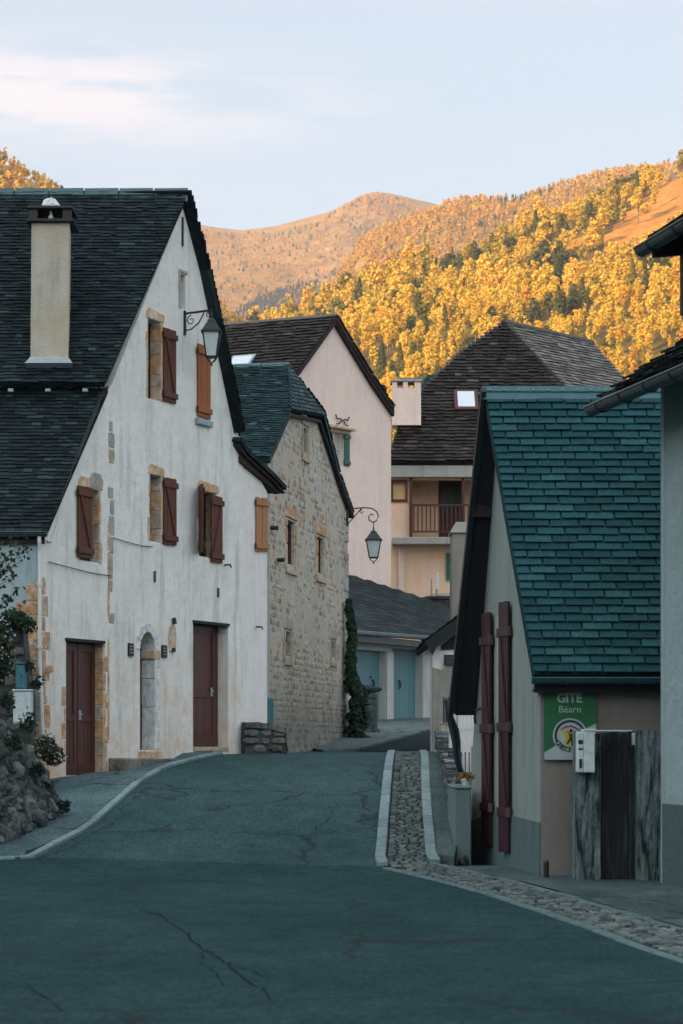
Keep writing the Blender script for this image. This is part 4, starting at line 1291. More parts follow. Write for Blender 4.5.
# roof, near slopes
VN = .10
def onL(px, py, n=VN):
    s, z = Lp(px, py, n); return L.p(s, n, z)
XL = Vector((-6.2, 0.0, 0)); 
rU = onL(188, 191); bU = onL(104, 383); 
bU2 = onL(107, 386); eU = onL(46, 532)
def leftof(p, x): q = Vector(p); q.x = x; return q
slate_roof('roof', MT['slate_left'], LROOT, [leftof(bU, -10.6), bU, rU, leftof(rU, -10.6)], .080, .19, .011, .5, .10)
low_up = bU2 + Vector((0, .12, -.02))
slate_roof('roof', MT['slate_left'], LROOT, [leftof(eU, -10.6), eU, low_up, leftof(low_up, -10.6)], .080, .19, .011, .5, .10)
# board and corbels under the step between the two slopes
for i in range(6):
    xx = bU.x - .35 - i * .62
    mb = MB(); mb.box(facing(bU.y), xx, xx + .08, -.04, .07, bU.z - .15, bU.z - .10); mb.build('corbel', MT['concrete'], LROOT)
# ridge cap
mb = MB()
for i in range(14):
    x1 = rU.x - i * .62; x0 = x1 - .60
    mb.prism([Vector((x1, rU.y - .17, rU.z - .22)), Vector((x1, rU.y - .02, rU.z + .05)), Vector((x1, rU.y + .14, rU.z - .22))], [Vector((x0, rU.y - .17, rU.z - .22)), Vector((x0, rU.y - .02, rU.z + .045)), Vector((x0, rU.y + .14, rU.z - .22))])
mb.build('ridge_cap', MT['ridge'], LROOT)
# far slope, seen on edge from the street; thick verge
def vslab(pts, n0, D, th, name, mat, parent):
    """roof slab following a rake profile pts [(s,z)], from n0 back along D"""
    mb = MB()
    for i in range(len(pts) - 1):
        (sa, za), (sb, zb) = pts[i], pts[i + 1]
        d = Vector((sb - sa, zb - za)); d.normalize(); o = Vector((d.y, -d.x)) * th
        if o.y > 0: o = -o
        ring = [L.p(sa, n0, za), L.p(sb, n0, zb), L.p(sb + o.x, n0, zb + o.y), L.p(sa + o.x, n0, za + o.y)]
        mb.prism(ring, [q + D for q in ring])
    return mb.build(name, MT[mat], parent)
rk = [Lp(188, 191, .14), Lp(199, 232, .14), Lp(209, 270, .14), Lp(219, 318, .14), Lp(231, 374, .14), Lp(243, 432, .14)]
D = Vector((-6.5, .3, 0))
vslab(rk, .14, D, .05, 'roof', 'slate_left', LROOT)
# slates laid on the far slope
for i in range(len(rk) - 1):
    a = L.p(rk[i + 1][0], .16, rk[i + 1][1]) + Vector((.012, 0, .012)); b = L.p(rk[i][0], .16, rk[i][1]) + Vector((.012, 0, .012))
    slate_roof('roof', MT['slate_left'], LROOT, [a, a + D, b + D, b], .12, .22, .010, .4, .03)
# dark verge slates along the gable on the near side
mb = MB()
for (pa, pb) in ((rU, bU), (bU2, eU)):
    n = int((pa - pb).length / .14)
    for i in range(n):
        q = pa.lerp(pb, i / n); q2 = pa.lerp(pb, (i + .95) / n)
        o = L.n.to_3d() * .05
        mb.prism([q + o * random.uniform(.2, .9) + UZ * .01, q2 + o * random.uniform(.2, .9) + UZ * .01, q2 - o - UZ * .07, q - o - UZ * .07], [q + o - UZ * .035 - L.n.to_3d() * .12, q2 + o - UZ * .035 - L.n.to_3d() * .12, q2 - o * 2.5 - UZ * .09, q - o * 2.5 - UZ * .09])
mb.build('verge', MT['dark_wood'], LROOT)
# kicked eave of the wing
ek = [Lp(242, 437, .16), Lp(249, 449, .16), Lp(262, 461, .16), Lp(275, 473, .16), Lp(287, 486, .16)]
vslab(ek, .16, D * .8, .085, 'wing_roof', 'slate_left', LROOT)
mb = MB()
for i in range(9):     # rafter feet under it
    off = D.normalized() * (.05 + i * .42)
    p = [Lp(244, 456, .10), Lp(258, 467, .10), Lp(271, 478, .10), Lp(281, 488, .10)]
    for j in range(3):
        ring = [L.p(p[j][0], .10, p[j][1]), L.p(p[j + 1][0], .10, p[j + 1][1]), L.p(p[j + 1][0], .10, p[j + 1][1] - .12), L.p(p[j][0], .10, p[j][1] - .12)]
        mb.prism([q + off for q in ring], [q + off + D.normalized() * .09 for q in ring])
mb.build('rafters', MT['eave_wood'], LROOT)
vslab([(a, b - .12) for a, b in ek], .12, D * .75, .03, 'eave_boards', 'eave_wood', LROOT)

# chimney
CS = ray_plane(51, 361, bU, leftof(bU, -10), rU).y - 38.85 - .02
print('chimney shift', CS)
CH = facing((38.85 + CS))
cx0 = (30 - HX) / F * (38.85 + CS); cx1 = (70.0 - HX) / F * (38.85 + CS)
cz0 = EYE + (HY - 400) / F * (38.85 + CS); cz1 = EYE + (HY - 222) / F * (38.85 + CS)
mb = MB()
t = .02
mb.hexa([Vector((cx0, (38.85 + CS), cz0)), Vector((cx1 - .03, (38.85 + CS), cz0)), Vector((cx1 - .10, (39.6 + CS), cz0)), Vector((cx0, (39.6 + CS), cz0)), Vector((cx0 + t, (38.87 + CS), cz1)), Vector((cx1 - .01, (38.87 + CS), cz1)), Vector((cx1 - .07, (39.58 + CS), cz1)), Vector((cx0 + t, (39.58 + CS), cz1))])
zb0 = EYE + (HY - 357) / F * (38.85 + CS)
mb.box(facing((38.85 + CS)), cx0 - .015, cx1 - .02, -.765, .02, cz0, zb0)
chim = mb.build('chimney', MT['chimney_render'], LROOT, bevel=.015)
mb = MB()
mb.box(CH, cx0 - .07, cx1 + .06, -.80, .06, cz1, cz1 + .05); mb.box(CH, cx0 - .05, cx1 + .04, -.78, .04, cz1 + .22, cz1 + .27)
mb.box(CH, cx0 - .02, cx0 + .13, -.15, .0, cz1 + .05, cz1 + .22); mb.box(CH, cx1 - .13, cx1 + .02, -.15, 0, cz1 + .05, cz1 + .22)
mb.box(CH, cx0 - .02, cx0 + .13, -.73, -.58, cz1 + .05, cz1 + .22); mb.box(CH, cx1 - .13, cx1 + .02, -.73, -.58, cz1 + .05, cz1 + .22)
mb.build('chimney_cap', MT['iron'], chim, bevel=.008)
mb = MB(); cc = ((cx0 + cx1) / 2 - .01, (39.15 + CS), cz1 + .27)
mb.lathe(cc, [(.17, 0), (.165, .07), (.12, .15), (.05, .19)], 9)
for v in mb.bm.verts: v.co += Vector([random.uniform(-.015, .015) for _ in range(3)])
mb.build('cap_stone', MT['pale_stone'], chim)
mb = MB(); mb.lathe(((cx0 + cx1) / 2, (38.95 + CS), cz1 + .05), [(.04, 0), (.045, .05), (.02, .10), (.02, .16)], 8); mb.build('flue_pot', MT['pale_stone'], chim)
mb = MB(); zf = EYE + (HY - 361.5) / F * (38.8 + CS)
mb.hexa([Vector((cx0 - .05, (38.74 + CS), zf - .12)), Vector((cx1 + .06, (38.74 + CS), zf - .12)), Vector((cx1 + .02, (38.82 + CS), zf - .03)), Vector((cx0 - .0, (38.82 + CS), zf - .03)), Vector((cx0 - .06, (38.63 + CS), zf - .05)), Vector((cx1 + .07, (38.63 + CS), zf - .05)), Vector((cx1 - .02, (38.83 + CS), zf + .07)), Vector((cx0 + .0, (38.83 + CS), zf + .07))])
mb.build('flashing', MT['zinc'], chim)

# gutter and white drainpipe
gy0 = eU.y - .09
gutter([Vector((-10.6, gy0, eU.z - .03)), Vector((eU.x + .03, gy0, eU.z - .01))], .075, 'gutter', 'gutter', LROOT)
mb = MB()
mb.box(facing(36.60), -10.6, eU.x - .02, -.05, .0, eU.z - .19, eU.z - .02)
mb.build('fascia', MT['dark_wood'], LROOT)
dpx = (39.5 - HX) / F * 36.55
mb = MB(); mb.tube([Vector((dpx, gy0, eU.z - .08)), Vector((dpx, gy0, eU.z - .16)), Vector((dpx, 36.58, eU.z - .30)), Vector((dpx, 36.58, 2.9)), Vector((dpx + .03, 36.57, 2.2)), Vector((dpx + .05, 36.57, 1.6))], .032, 8)
for z in (4.1, 3.1, 2.4): mb.tube([Vector((dpx, 36.58, z)), Vector((dpx, 36.58, z + .05))], .045, 8)
mb.build('drainpipe', MT['white_pipe'], LROOT)
mb = MB(); a = onL(58, 524, .02); b = onL(51, 541, .02); c = onL(47, 541, .02)
mb.tube([a, b, c], .022, 6); mb.build('verge_bracket', MT['white_pipe'], LROOT)

# quoins: house corner, between the bays, end of the front
zq = lambda px, py: Lp(px, py)[1]
quoins(L, .004, .30, zq(45, 770), zq(45, 572), 'corner_stones', 'ochre_stone', LROOT, alt='R')
quoins(FW, .006, .42, zq(45, 770), zq(45, 580), 'corner_stones', 'ochre_stone', LROOT, alt='R', prob=.8)
mb = MB(); stones_on(FW, rect(.0, 2.4, 1.2, 3.45), [], .30, 0.0, mb, .86, .05)
mb.build('exposed_stone', MT['ochre_stone'], LROOT)
sA, sB = L.s(107.5), L.s(114.5)
quoins(L, sA, sB, zq(110, 745), zq(110, 420), 'bay_stones', 'grey_quoin', LROOT, h=(.16, .5), alt='B', prob=.8, n=.008)
quoins(L, sA, sA + .05, zq(110, 740), zq(110, 500), 'bay_strip', 'ochre_stone', LROOT, h=(.3, .8), prob=.8, n=.014)
quoins(L, L.s(240.5), L.s(244), zq(241, 745), zq(241, 480), 'bay_strip', 'grey_quoin', LROOT, h=(.2, .7), prob=.55, n=.004)

# openings
def zz(px, py): return Lp(px, py)[1]
def opening(key, depth=.26, mat='ochre_stone', surround=True, sill=False):
    r = ow[key]; s0, z0 = r[0]; s1, z1 = r[2]
    win = MB(); win.box(L, s0, s1, -depth - .05, -depth, z0, z1)
    wo = win.build('window', MT['glass'], LROOT)
    mb = MB(); f = .045
    for b in ((s0, s0 + f, z0, z1), (s1 - f, s1, z0, z1)): mb.box(L, b[0], b[1], -depth + .002, -depth + .04, b[2], b[3])
    for b in ((z0, z0 + f), (z1 - f, z1), ((z0 + z1) / 2 - .02, (z0 + z1) / 2 + .02)): mb.box(L, s0 + f, s1 - f, -depth + .001, -depth + .038, b[0], b[1])
    mb.build('window_frame', MT['red_door'], wo)
    jamb_stones(L, s1, z0, z1, depth, 'jamb_stones', mat, wo)
    if surround:
        quoins(L, s1 + .002, s1 + .11, z0 - .03, z1 + .02, 'surround', mat, wo, h=(.25, .5), alt='R', n=.006)
        quoins(L, s0 - .10, s0 - .002, z0, z1, 'surround', mat, wo, h=(.25, .5), alt='L', n=.006)
        mb = MB(); mb.fprism(L, [(s0 - .08, z1 + .004), (s1 + .10, z1 + .004), (s1 + .12, z1 + .14), (s0 + .02, z1 + .19), (s0 - .06, z1 + .12)], -.06, .014)
        mb.build('lintel', MT[mat], wo, bevel=.008)
    return wo, s0, s1, z0, z1
random.seed(11)
for key in ('w1a', 'w2a', 'w2b', 'w2l', 'w1b'):
    opening(key, .24 if key != 'w2l' else .2, surround=key != 'w1b')
sl = ow['slit']; mb = MB(); mb.box(L, sl[0][0], sl[1][0], -.20, -.16, sl[0][1], sl[2][1]); wn_ = mb.build('slit_window', MT['concrete'], LROOT)
mb = MB(); mb.box(L, sl[0][0] - .02, sl[0][0] + .03, -.02, .02, sl[0][1], sl[2][1] + .02); mb.box(L, sl[0][0] - .02, sl[1][0] + .05, -.02, .022, sl[2][1] + .022, sl[2][1] + .07)
mb.build('slit_frame', MT['concrete'], wn_)
# shutters
shutter(L, L.s(162.3), L.s(174.5), zz(162, 401), zz(162, 327), .01, 'red_shutter', LROOT, -1)
shutter(L, L.s(196.5), L.s(209), zz(196, 416), zz(196, 343), .01, 'orange_shutter', LROOT, 0, label='orange brown closed shutter')
shutter(L, L.s(162.5), L.s(175), zz(162, 544), zz(162, 477), .01, 'red_shutter', LROOT, -1)
# middle window: left leaf half open, right leaf folded back
sH = L.s(198); fO = Fr(*(L.o + L.u * sH), *( (L.u * -.80 + L.n * .60)), out=-1)
shutter(fO, .02, .44, zz(198, 553), zz(198, 486), 0, 'red_shutter', LROOT, 1)
shutter(L, L.s(210), L.s(221), zz(210, 562), zz(210, 495), .01, 'red_shutter', LROOT, 1)
sH = L.s(81); fO = Fr(*(L.o + L.u * sH), *((L.u * .90 + L.n * .42)), out=1)
shutter(L, L.s(76), L.s(90), zz(76, 557), zz(76, 485), .02, 'red_shutter', LROOT, -1)
shutter(L, L.s(255.8), L.s(261.3), zz(256, 551), zz(256, 497), -.01, 'tan_shutter', LROOT, 0, 2, label='pale tan closed shutter')
shutter(L, L.s(261.8), L.s(267.2), zz(261, 551), zz(261, 497.5), -.01, 'tan_shutter', LROOT, 0, 2)
# blue-grey stone over the left window, sill under the orange shutter
mb = MB(); mb.fprism(L, [Lp(90, 488), Lp(101, 490), Lp(103, 482), Lp(100, 474), Lp(93, 472), Lp(89, 478)], -.03, .018); mb.build('lintel_stone', MT['grey_quoin'], LROOT, bevel=.01)
mb = MB(); mb.box(L, L.s(195), L.s(210), .0, .07, zz(196, 424), zz(196, 418)); mb.build('sill', MT['zinc'], LROOT, bevel=.008)
# doors
r = ow['d1']; s0, z0 = r[0]; s1, z1 = r[2]
plank_door(L, s0 + .02, s1 - .02, z0 + .02, z1 - .02, -.16, 'door', 'red_door', LROOT)
jamb_stones(L, s1, z0, z1, .16, 'jamb_stones', 'ochre_stone', LROOT)
quoins(L, s1 + .003, s1 + .20, z0, zz(100, 655), 'door_surround', 'ochre_stone', LROOT, alt='R', n=.01)
quoins(L, s0 - .16, s0 - .003, z0, z0 + 1.5, 'door_surround', 'ochre_stone', LROOT, alt='L', n=.005, prob=.8)
mb = MB(); mb.box(L, s0, s1, -.16, .03, z0 - .06, z0 + .02); mb.build('threshold', MT['grey_quoin'], LROOT, bevel=.01)
mb = MB(); mb.box(L, s0 - .03, s1 + .04, -.15, .025, z1 - .015, z1 + .035); mb.build('door_lintel', MT['dark_wood'], LROOT)
r = ow['d2']; s0, z0 = r[0]; s1, z1 = r[2]
plank_door(L, s0 + .02, s1 - .02, z0 + .02, z1 - .02, -.22, 'door', 'red_door', LROOT, two=False)
mb = MB(); mb.box(L, s0 - .02, s1 + .03, -.20, .025, z1 - .015, z1 + .035); mb.build('door_lintel', MT['dark_wood'], LROOT)
mb = MB(); mb.box(L, s0, s1, -.22, .02, z0 - .06, z0 + .02); mb.build('threshold', MT['grey_quoin'], LROOT, bevel=.01)
# arched door with pale dressed stones
mb = MB(); mb.box(L, ds0, ds1, -.30, -.26, dz0, dz1 + .3); dd = mb.build('door', MT['red_door'], LROOT, label='narrow arched door')
jamb_stones(L, ds1, dz0, dz1, .26, 'jamb_stones', 'pale_stone', dd, (.5, .9))
quoins(L, ds1 + .002, ds1 + .17, dz0, dz1, 'surround', 'pale_stone', dd, h=(.45, .8), n=.01)
mb = MB()
for i in range(7):
    a0 = math.pi * i / 7 + .02; a1 = math.pi * (i + 1) / 7 - .02; cx = (ds0 + ds1) / 2; rr = (ds1 - ds0) / 2
    mb.fprism(L, [(cx + (rr + .003) * math.cos(a0), dz1 + (rr * 1.2 + .003) * math.sin(a0)), (cx + (rr + .16) * math.cos(a0), dz1 + (rr * 1.2 + .16) * math.sin(a0)), (cx + (rr + .16) * math.cos(a1), dz1 + (rr * 1.2 + .16) * math.sin(a1)), (cx + (rr + .003) * math.cos(a1), dz1 + (rr * 1.2 + .003) * math.sin(a1))], -.05, .012)
mb.build('arch_stones', MT['pale_stone'], dd, bevel=.006)
mb = MB(); mb.box(L, ds1 - .06, ds1 + .17, -.26, .02, dz1 - .14, dz1 + .01); mb.build('impost_stone', MT['ochre_stone'], dd, bevel=.01)
# niche lamp and stone
mb = MB(); mb.fprism(L, [Lp(169, 652), Lp(174.5, 652), Lp(176, 640), Lp(175, 628), Lp(172, 621), Lp(169, 627), Lp(168, 640)], -.02, .02); nst = mb.build('niche_stone', MT['ochre_stone'], LROOT, bevel=.01)
mb = MB(); mb.tube([L.p(*[Lp(172, 618)[0]], .04, Lp(172, 618)[1]), L.p(Lp(172, 622)[0], .06, Lp(172, 624)[1])], .035, 8); mb.build('niche_hook', MT['iron'], nst); mb = MB(); mb.tube([L.p(Lp(172, 648)[0], .03, Lp(172, 648)[1]), L.p(Lp(172, 652)[0], .03, Lp(172, 652)[1])], .04, 8)
mb.build('niche_hook', MT['iron'], nst)
# plaques and wall ties
for (a, b, c, d) in ((127.5, 132.5, 656, 643), (161, 166, 657.5, 645)):
    mb = MB(); mb.box(L, L.s(a), L.s(b), .0, .03, zz(a, c), zz(a, d)); pq = mb.build('plaque', MT['iron'], LROOT, bevel=.004)
    mb = MB()
    for q in (.25, .5, .72): mb.box(L, L.s(a) + .03, L.s(b) - .04, .031, .034, zz(a, c) + (zz(a, d) - zz(a, c)) * q, zz(a, c) + (zz(a, d) - zz(a, c)) * (q + .06))
    mb.build('plaque_relief', MT['zinc'], pq)
for px, p0, p1 in ((153.5, 571, 582), (217, 588, 597)):
    mb = MB(); mb.box(L, L.s(px), L.s(px + 1.2), .0, .03, zz(px, p1), zz(px, p0)); mb.build('wall_tie', MT['gutter'], LROOT)
for px, py in ((224.5, 565), (256, 627)):
    mb = MB(); q = L.p(L.s(px), .0, zz(px, py)); mb.tube([q, q + L.n.to_3d() * .12, q + L.n.to_3d() * .14 - UZ * .05], .018, 6); mb.build('spout', MT['iron'], LROOT)
# cable sagging along the front
mb = MB(); mb.tube([L.p(*(lambda t: (t[0], .03, t[1]))(Lp(px, py))) for px, py in ((47, 562), (70, 568), (90, 573), (109, 576))], .008, 5)
mb.tube([L.p(*(lambda t: (t[0], .03, t[1]))(Lp(px, py))) for px, py in ((112, 538), (125, 542), (140, 546), (151, 547))], .008, 5)
mb.build('cable', MT['iron'], LROOT)
# ornamental cleat near the gable top
mb = MB(); mb.box(L, L.s(181.5), L.s(182.3), .0, .03, zz(181, 246), zz(181, 217)); mb.build('gable_crack_iron', MT['iron'], LROOT)
for a, b in (((232, 408), (239, 436)), ((236, 404), (241, 425))):
    mb = MB(); mb.tube([L.p(*(lambda t: (t[0], .02, t[1]))(Lp(*a))), L.p(*(lambda t: (t[0], .02, t[1]))(Lp(*b)))], .018, 5); mb.build('verge_strap', MT['dark_wood'], LROOT)

# stone step along the foot of the wall
mb = MB()
st = [(108, 125, 775), (125, 141, 770), (141, 158, 766), (158, 168, 763)]
for i, (a, b, py) in enumerate(st):
    z0 = prof(40) * 0; s_ = L.s(a); e_ = L.s(b)
    zt_ = zz(a, 757.5)
    mb.box(L, s_ + .01, e_ - .01, -.02, .34 - .03 * i, 0.6, zt_ - .02 + random.uniform(-.015, .015), .008)
sp = mb.build('stone_step', MT['rubble'], None, bevel=.02, at=(-3.9, 38.9, .9)); tag(sp, 'low worn stone step along the foot of the white house front', 'step')
mb = MB(); mb.box(L, ds0 - .05, ds1 + .10, -.05, .12, .8, dz0 - .01); o = mb.build('door_step', MT['ochre_stone'], None, bevel=.02, at=(-3.4, 39.8, .9)); tag(o, 'ochre doorstep below the narrow arched door', 'step')

# street lamp on the white house
s_, z1_ = Lp(184.2, 312); z0_ = zz(184.2, 335)
root = thing('street_lamp', 'black wall lantern on a straight arm, high on the gable of the white house', 'street lamp', L.p(s_, 0, (z0_ + z1_) / 2), 'wall lanterns in the street')
mb = MB(); mb.box(L, s_ - .03, s_ + .03, .0, .03, z0_, z1_ + .02)
arm = L.p(s_, .03, z1_ - .03); tip = L.p(s_, .55, z1_ - .01)
mb.tube([arm, tip], .02, 6)
nx_ = L.n.to_3d()
mb.tube([L.p(s_, .03, z0_ + .08), L.p(s_, .14, z0_ + .09), L.p(s_, .30, z0_ + .20), L.p(s_, .40, z1_ - .04)], .012, 6)
mb.tube(spiral(L.p(s_, .14, z1_ - .16), nx_, UZ, .09, .02, 1.5, 1.2), .010, 5)
mb.tube(spiral(L.p(s_, .50, z1_ - .09), nx_, UZ, .06, .015, 1.5, 1.1, 18), .009, 5)
mb.tube([tip, tip - UZ * .14], .016, 6)
mb.build('bracket', MT['iron'], root)
lantern(tip - UZ * .06, .21, .80, root)
# ================================================================== STONE BARN HOUSE
B = Fr(-1.534, 48.0, .174, 1.0)
Bp = B.pix
BR = thing('stone_house', 'old rubble stone house with half hipped blue slate roof, beyond the white house', 'house', (-1.5, 48, 1.4))
zb_e = 7.6
rk = [(0, zb_e - .02), (1.85, 8.76), (5.6, 9.12), (7.0, 8.52), (8.2, 8.02), (9.85, zb_e - .20)]
def Brect(a, b, c, d):
    return rect(B.s(a), B.s(b), Bp(a, d)[1], Bp(a, c)[1])
bh = {'top': Brect(302.5, 306.5, 426, 451), 'a': Brect(286.5, 294.5, 519, 563), 'b': Brect(317, 323.5, 536, 572), 'c': Brect(285, 290, 631, 655), 'd': Brect(331, 334.5, 641, 657)}
bo = [(0, .9), (9.85, .9)] + rk[::-1]
wall(B, bo, list(bh.values()), .55, 'wall', MT['mortar'], BR)
mb = MB(); random.seed(3)
def bprob(s, z):
    n = mnoise.noise(Vector((s * .7, z * .8, 4))) + .5 * mnoise.noise(Vector((s * 2, z * 2, 9)))
    base = .47 + n * .7
    if 2.2 < z < 3.4: base += .25
    return base
stones_on(B, [(0.05, 1.2), (9.8, 1.2)] + [(a, b - .03) for a, b in rk[::-1]], list(bh.values()), .20, 0.0, mb, 1, .018, bprob, .02)
mb.build('stonework', MT['barn_stone'], BR)
quoins(B, 9.25, 9.86, 1.3, 7.4, 'corner_stones', 'barn_stone', BR, alt='L', h=(.2, .4), n=.03, prob=.85)
# side wall toward the camera, rear wall
S1 = Fr(*(B.o + B.u * 0.0), *(-B.n), out=1)
mb = MB(); mb.box(B, 0.0, .5, -8.0, -.56, .6, zb_e - .6); mb.build('wall', MT['mortar'], BR)
mb = MB(); mb.box(B, 9.35, 9.85, -8.0, -.56, .6, zb_e - .2); mb.build('wall', MT['mortar'], BR)
mb = MB(); mb.fprism(B, [(.5, 1), (9.3, 1), (9.3, 7.2), (5.8, 8.6), (2.4, 8.5), (.5, 7.2)], -.66, -.6); mb.build('interior', MT['interior'], BR)
zs = lambda s: 7.70 + .60 * s
ridge_s = 4.1
A0 = B.p(-.32, .10, zs(-.32)); A1 = B.p(-.32, -8, zs(-.32)); Hc = B.p(1.85, .12, zs(1.85)); Re = B.p(ridge_s, -.38, zs(ridge_s)); Rb = B.p(ridge_s, -8, zs(ridge_s))
slate_roof('roof', MT['slate_barn'], BR, [A1, A0, Hc, Re, Rb], .10, .20, .013, .5, .12)
H2 = B.p(5.7, .16, 9.24)
slate_roof('roof', MT['slate_barn'], BR, [Hc + UZ * .01, H2, Re + UZ * .01], .10, .20, .013, .5, .10)
G0 = B.p(8.1, .12, 8.14); G1 = B.p(8.1, -8, 8.14)
zr = zs(ridge_s)
slate_roof('roof', MT['slate_barn'], BR, [G0, G1, Rb, Re, H2 - UZ * .02], .14, .24, .016, .4, .12)
E0 = B.p(10.1, .12, 7.38); E1 = B.p(10.1, -8, 7.38)
slate_roof('roof', MT['slate_barn'], BR, [E0, E1, G1, G0], .14, .24, .016, .4, .12)
mb = MB()
for i in range(10):
    a = B.p(ridge_s, -.36 - i * .65, zr); b = B.p(ridge_s, -.99 - i * .65, zr)
    u = B.u.to_3d()
    mb.prism([a - u * .16 - UZ * .09, a + UZ * .07, a + u * .16 - UZ * .09], [b - u * .16 - UZ * .09, b + UZ * .065, b + u * .16 - UZ * .09])
mb.build('ridge_cap', MT['ridge'], BR)
# dark rake boards under the roof edge
mb = MB()
for p, q in zip([(1.8, 8.74), (5.6, 9.12), (7.0, 8.54), (8.1, 8.06)], [(5.6, 9.12), (7.0, 8.54), (8.1, 8.06), (10.0, 7.32)]):
    mb.fprism(B, [(p[0], p[1]), (q[0], q[1]), (q[0], q[1] - .07), (p[0], p[1] - .07)], .01, .10)
mb.build('rake_board', MT['dark_wood'], BR)
mb = MB(); mb.fprism(B, [(-.02, 7.45), (1.82, 8.6), (1.82, 8.72), (-.02, 7.57)], .0, .035); mb.fprism(B, [(-.02, 7.2), (.12, 7.25), (.12, 2.0), (-.02, 2.0)], -.02, .02); mb.build('rake_mortar', MT['concrete'], BR)
def bwin(key, mat, depth=.12, curtain=False, sur=.16):
    r = bh[key]; s0, z0 = r[0]; s1, z1 = r[2]
    mb = MB(); mb.box(B, s0, s1, -depth - .05, -depth, z0, z1); w = mb.build('window', MT['glass'], BR)
    mb = MB(); mb.box(B, s0, s0 + .05, -depth, -depth + .05, z0, z1); mb.box(B, s1 - .05, s1, -depth, -depth + .05, z0, z1); mb.box(B, s0 + .05, s1 - .05, -depth, -depth + .048, z1 - .05, z1); mb.box(B, (s0 + s1) / 2 - .02, (s0 + s1) / 2 + .02, -depth, -depth + .046, z0, z1 - .05)
    mb.build('window_frame', MT['brown_wood'], w)
    jamb_stones(B, s1, z0, z1, depth, 'jamb_stones', 'cream_stone' if key in 'ab' else mat, w)
    quoins(B, s1 + .002, s1 + sur * 1.6, z0 - .1, z1 + .05, 'surround', mat, w, h=(.3, .6), alt='R', n=.03)
    quoins(B, s0 - sur * 1.4, s0 - .002, z0 - .1, z1 + .05, 'surround', mat, w, h=(.3, .6), alt='L', n=.03)
    mb = MB(); mb.fprism(B, [(s0 - sur, z1 + .055), (s1 + sur * 1.4, z1 + .055), (s1 + sur, z1 + .28), (s0 - sur * .4, z1 + .30)], -.04, .035); mb.build('lintel', MT[mat], w, bevel=.01)
    mb = MB(); mb.box(B, s0 - sur, s1 + sur * 1.2, -.1, .05, z0 - .22, z0 - .105); mb.build('sill', MT['cream_stone' if key == 'a' else mat], w, bevel=.01)
random.seed(21)
bwin('top', 'grey_quoin'); bwin('a', 'ochre_stone'); bwin('b', 'ochre_stone'); bwin('c', 'grey_quoin'); bwin('d', 'grey_quoin', sur=.1)
for px, py in ((270.5, 528), (277, 560)):
    s, z = Bp(px, py); mb = MB(); mb.tube([B.p(s, 0, z), B.p(s, .16, z)], .05, 6); mb.build('spout', MT['iron'], BR)

# street lamp on its corner
s_ = B.s(345.5); zA = Bp(345.5, 508)[1]; zB = Bp(345.5, 526)[1]
root = thing('street_lamp', 'black wall lantern hanging from a scrolled arm on the corner of the stone house', 'street lamp', B.p(s_, 0, (zA + zB) / 2), 'wall lanterns in the street')
mb = MB(); mb.box(B, s_ - .05, s_ + .05, .03, .07, zB, zA)
nb = B.n.to_3d()
zz0 = zA - .02
mb.tube([B.p(s_, .06, zz0), B.p(s_, .48, zz0 + .02), B.p(s_, .66, zz0 + .0), B.p(s_, .79, zz0 - .08), B.p(s_, .83, zz0 - .20), B.p(s_, .78, zz0 - .31), B.p(s_, .70, zz0 - .35), B.p(s_, .60, zz0 - .30), B.p(s_, .585, zz0 - .20), B.p(s_, .64, zz0 - .14), B.p(s_, .70, zz0 - .17)], .018, 6)
mb.tube([B.p(s_, .06, zB + .05), B.p(s_, .40, zz0)], .014, 6)
mb.tube(spiral(B.p(s_, .42, zz0 - .08), nb, UZ, .06, .015, 1.4, 1.0, 14), .010, 5)
tp = B.p(s_, .71, zz0 - .35)
mb.tube([tp, tp - UZ * .16], .012, 5)
mb.build('bracket', MT['iron'], root)
lantern(tp - UZ * .12, .25, .78, root)

# low stone blocks beside the white house wing, teal box
F45 = Fr(-1.80, 42.95, 1, .35)
def rubble_block(name, pts_top, z0, label, cat, at, mat='rubble', depth=.5, fr=None, stone=.22):
    mb = MB(); fr = fr or F45
    poly = [(pts_top[0][0], z0)] + [(pts_top[-1][0], z0)] + pts_top[::-1]
    mb.fprism(fr, poly, -depth, -.03)
    stones_on(fr, poly, [], stone, -.04, mb, .95, .10)
    # coping stones
    for i in range(len(pts_top) - 1):
        (a, za), (b, zb) = pts_top[i], pts_top[i + 1]
        s = a
        while s < b - .05:
            e = min(b, s + random.uniform(.25, .5)); ta = za + (zb - za) * (s - a) / (b - a); tb = za + (zb - za) * (e - a) / (b - a)
            mb.prism([fr.p(s + .01, -depth - .03, ta - .03), fr.p(s + .01, .03, ta - .05), fr.p(s + .02, .02, ta + .05), fr.p(s + .02, -depth, ta + .06)], [fr.p(e - .01, -depth - .03, tb - .03), fr.p(e - .01, .04, tb - .05), fr.p(e - .02, .02, tb + .05 + random.uniform(-.02, .02)), fr.p(e - .02, -depth, tb + .05)])
            s = e
    o = mb.build(name, MT[mat], None, bevel=.0, at=at); return tag(o, label, cat)
zt = EYE + (HY - 725) / F * 43.0
rubble_block('stone_wall', [(0.0, zt), (.45, zt - .02), (.78, zt - .10), (.84, zt - .45)], 1.1, 'low mossy rubble wall stub between the white house and the stone house', 'wall', (-1.5, 43.1, 1.35))
mb = MB(); P_ = facing(46.6); sx = lambda px: (px - HX) / F * 46.6; sz = lambda py: EYE + (HY - py) / F * 46.6
mb.box(P_, sx(267.5), sx(273.5), -.25, 0, sz(750), sz(698)); 
o = mb.build('meter_cabinet', MT['teal_box'], None, bevel=.01, at=(sx(270), 46.7, 1.4))
tag(o, 'teal cabinet behind the low wall at the foot of the stone house', 'cabinet')

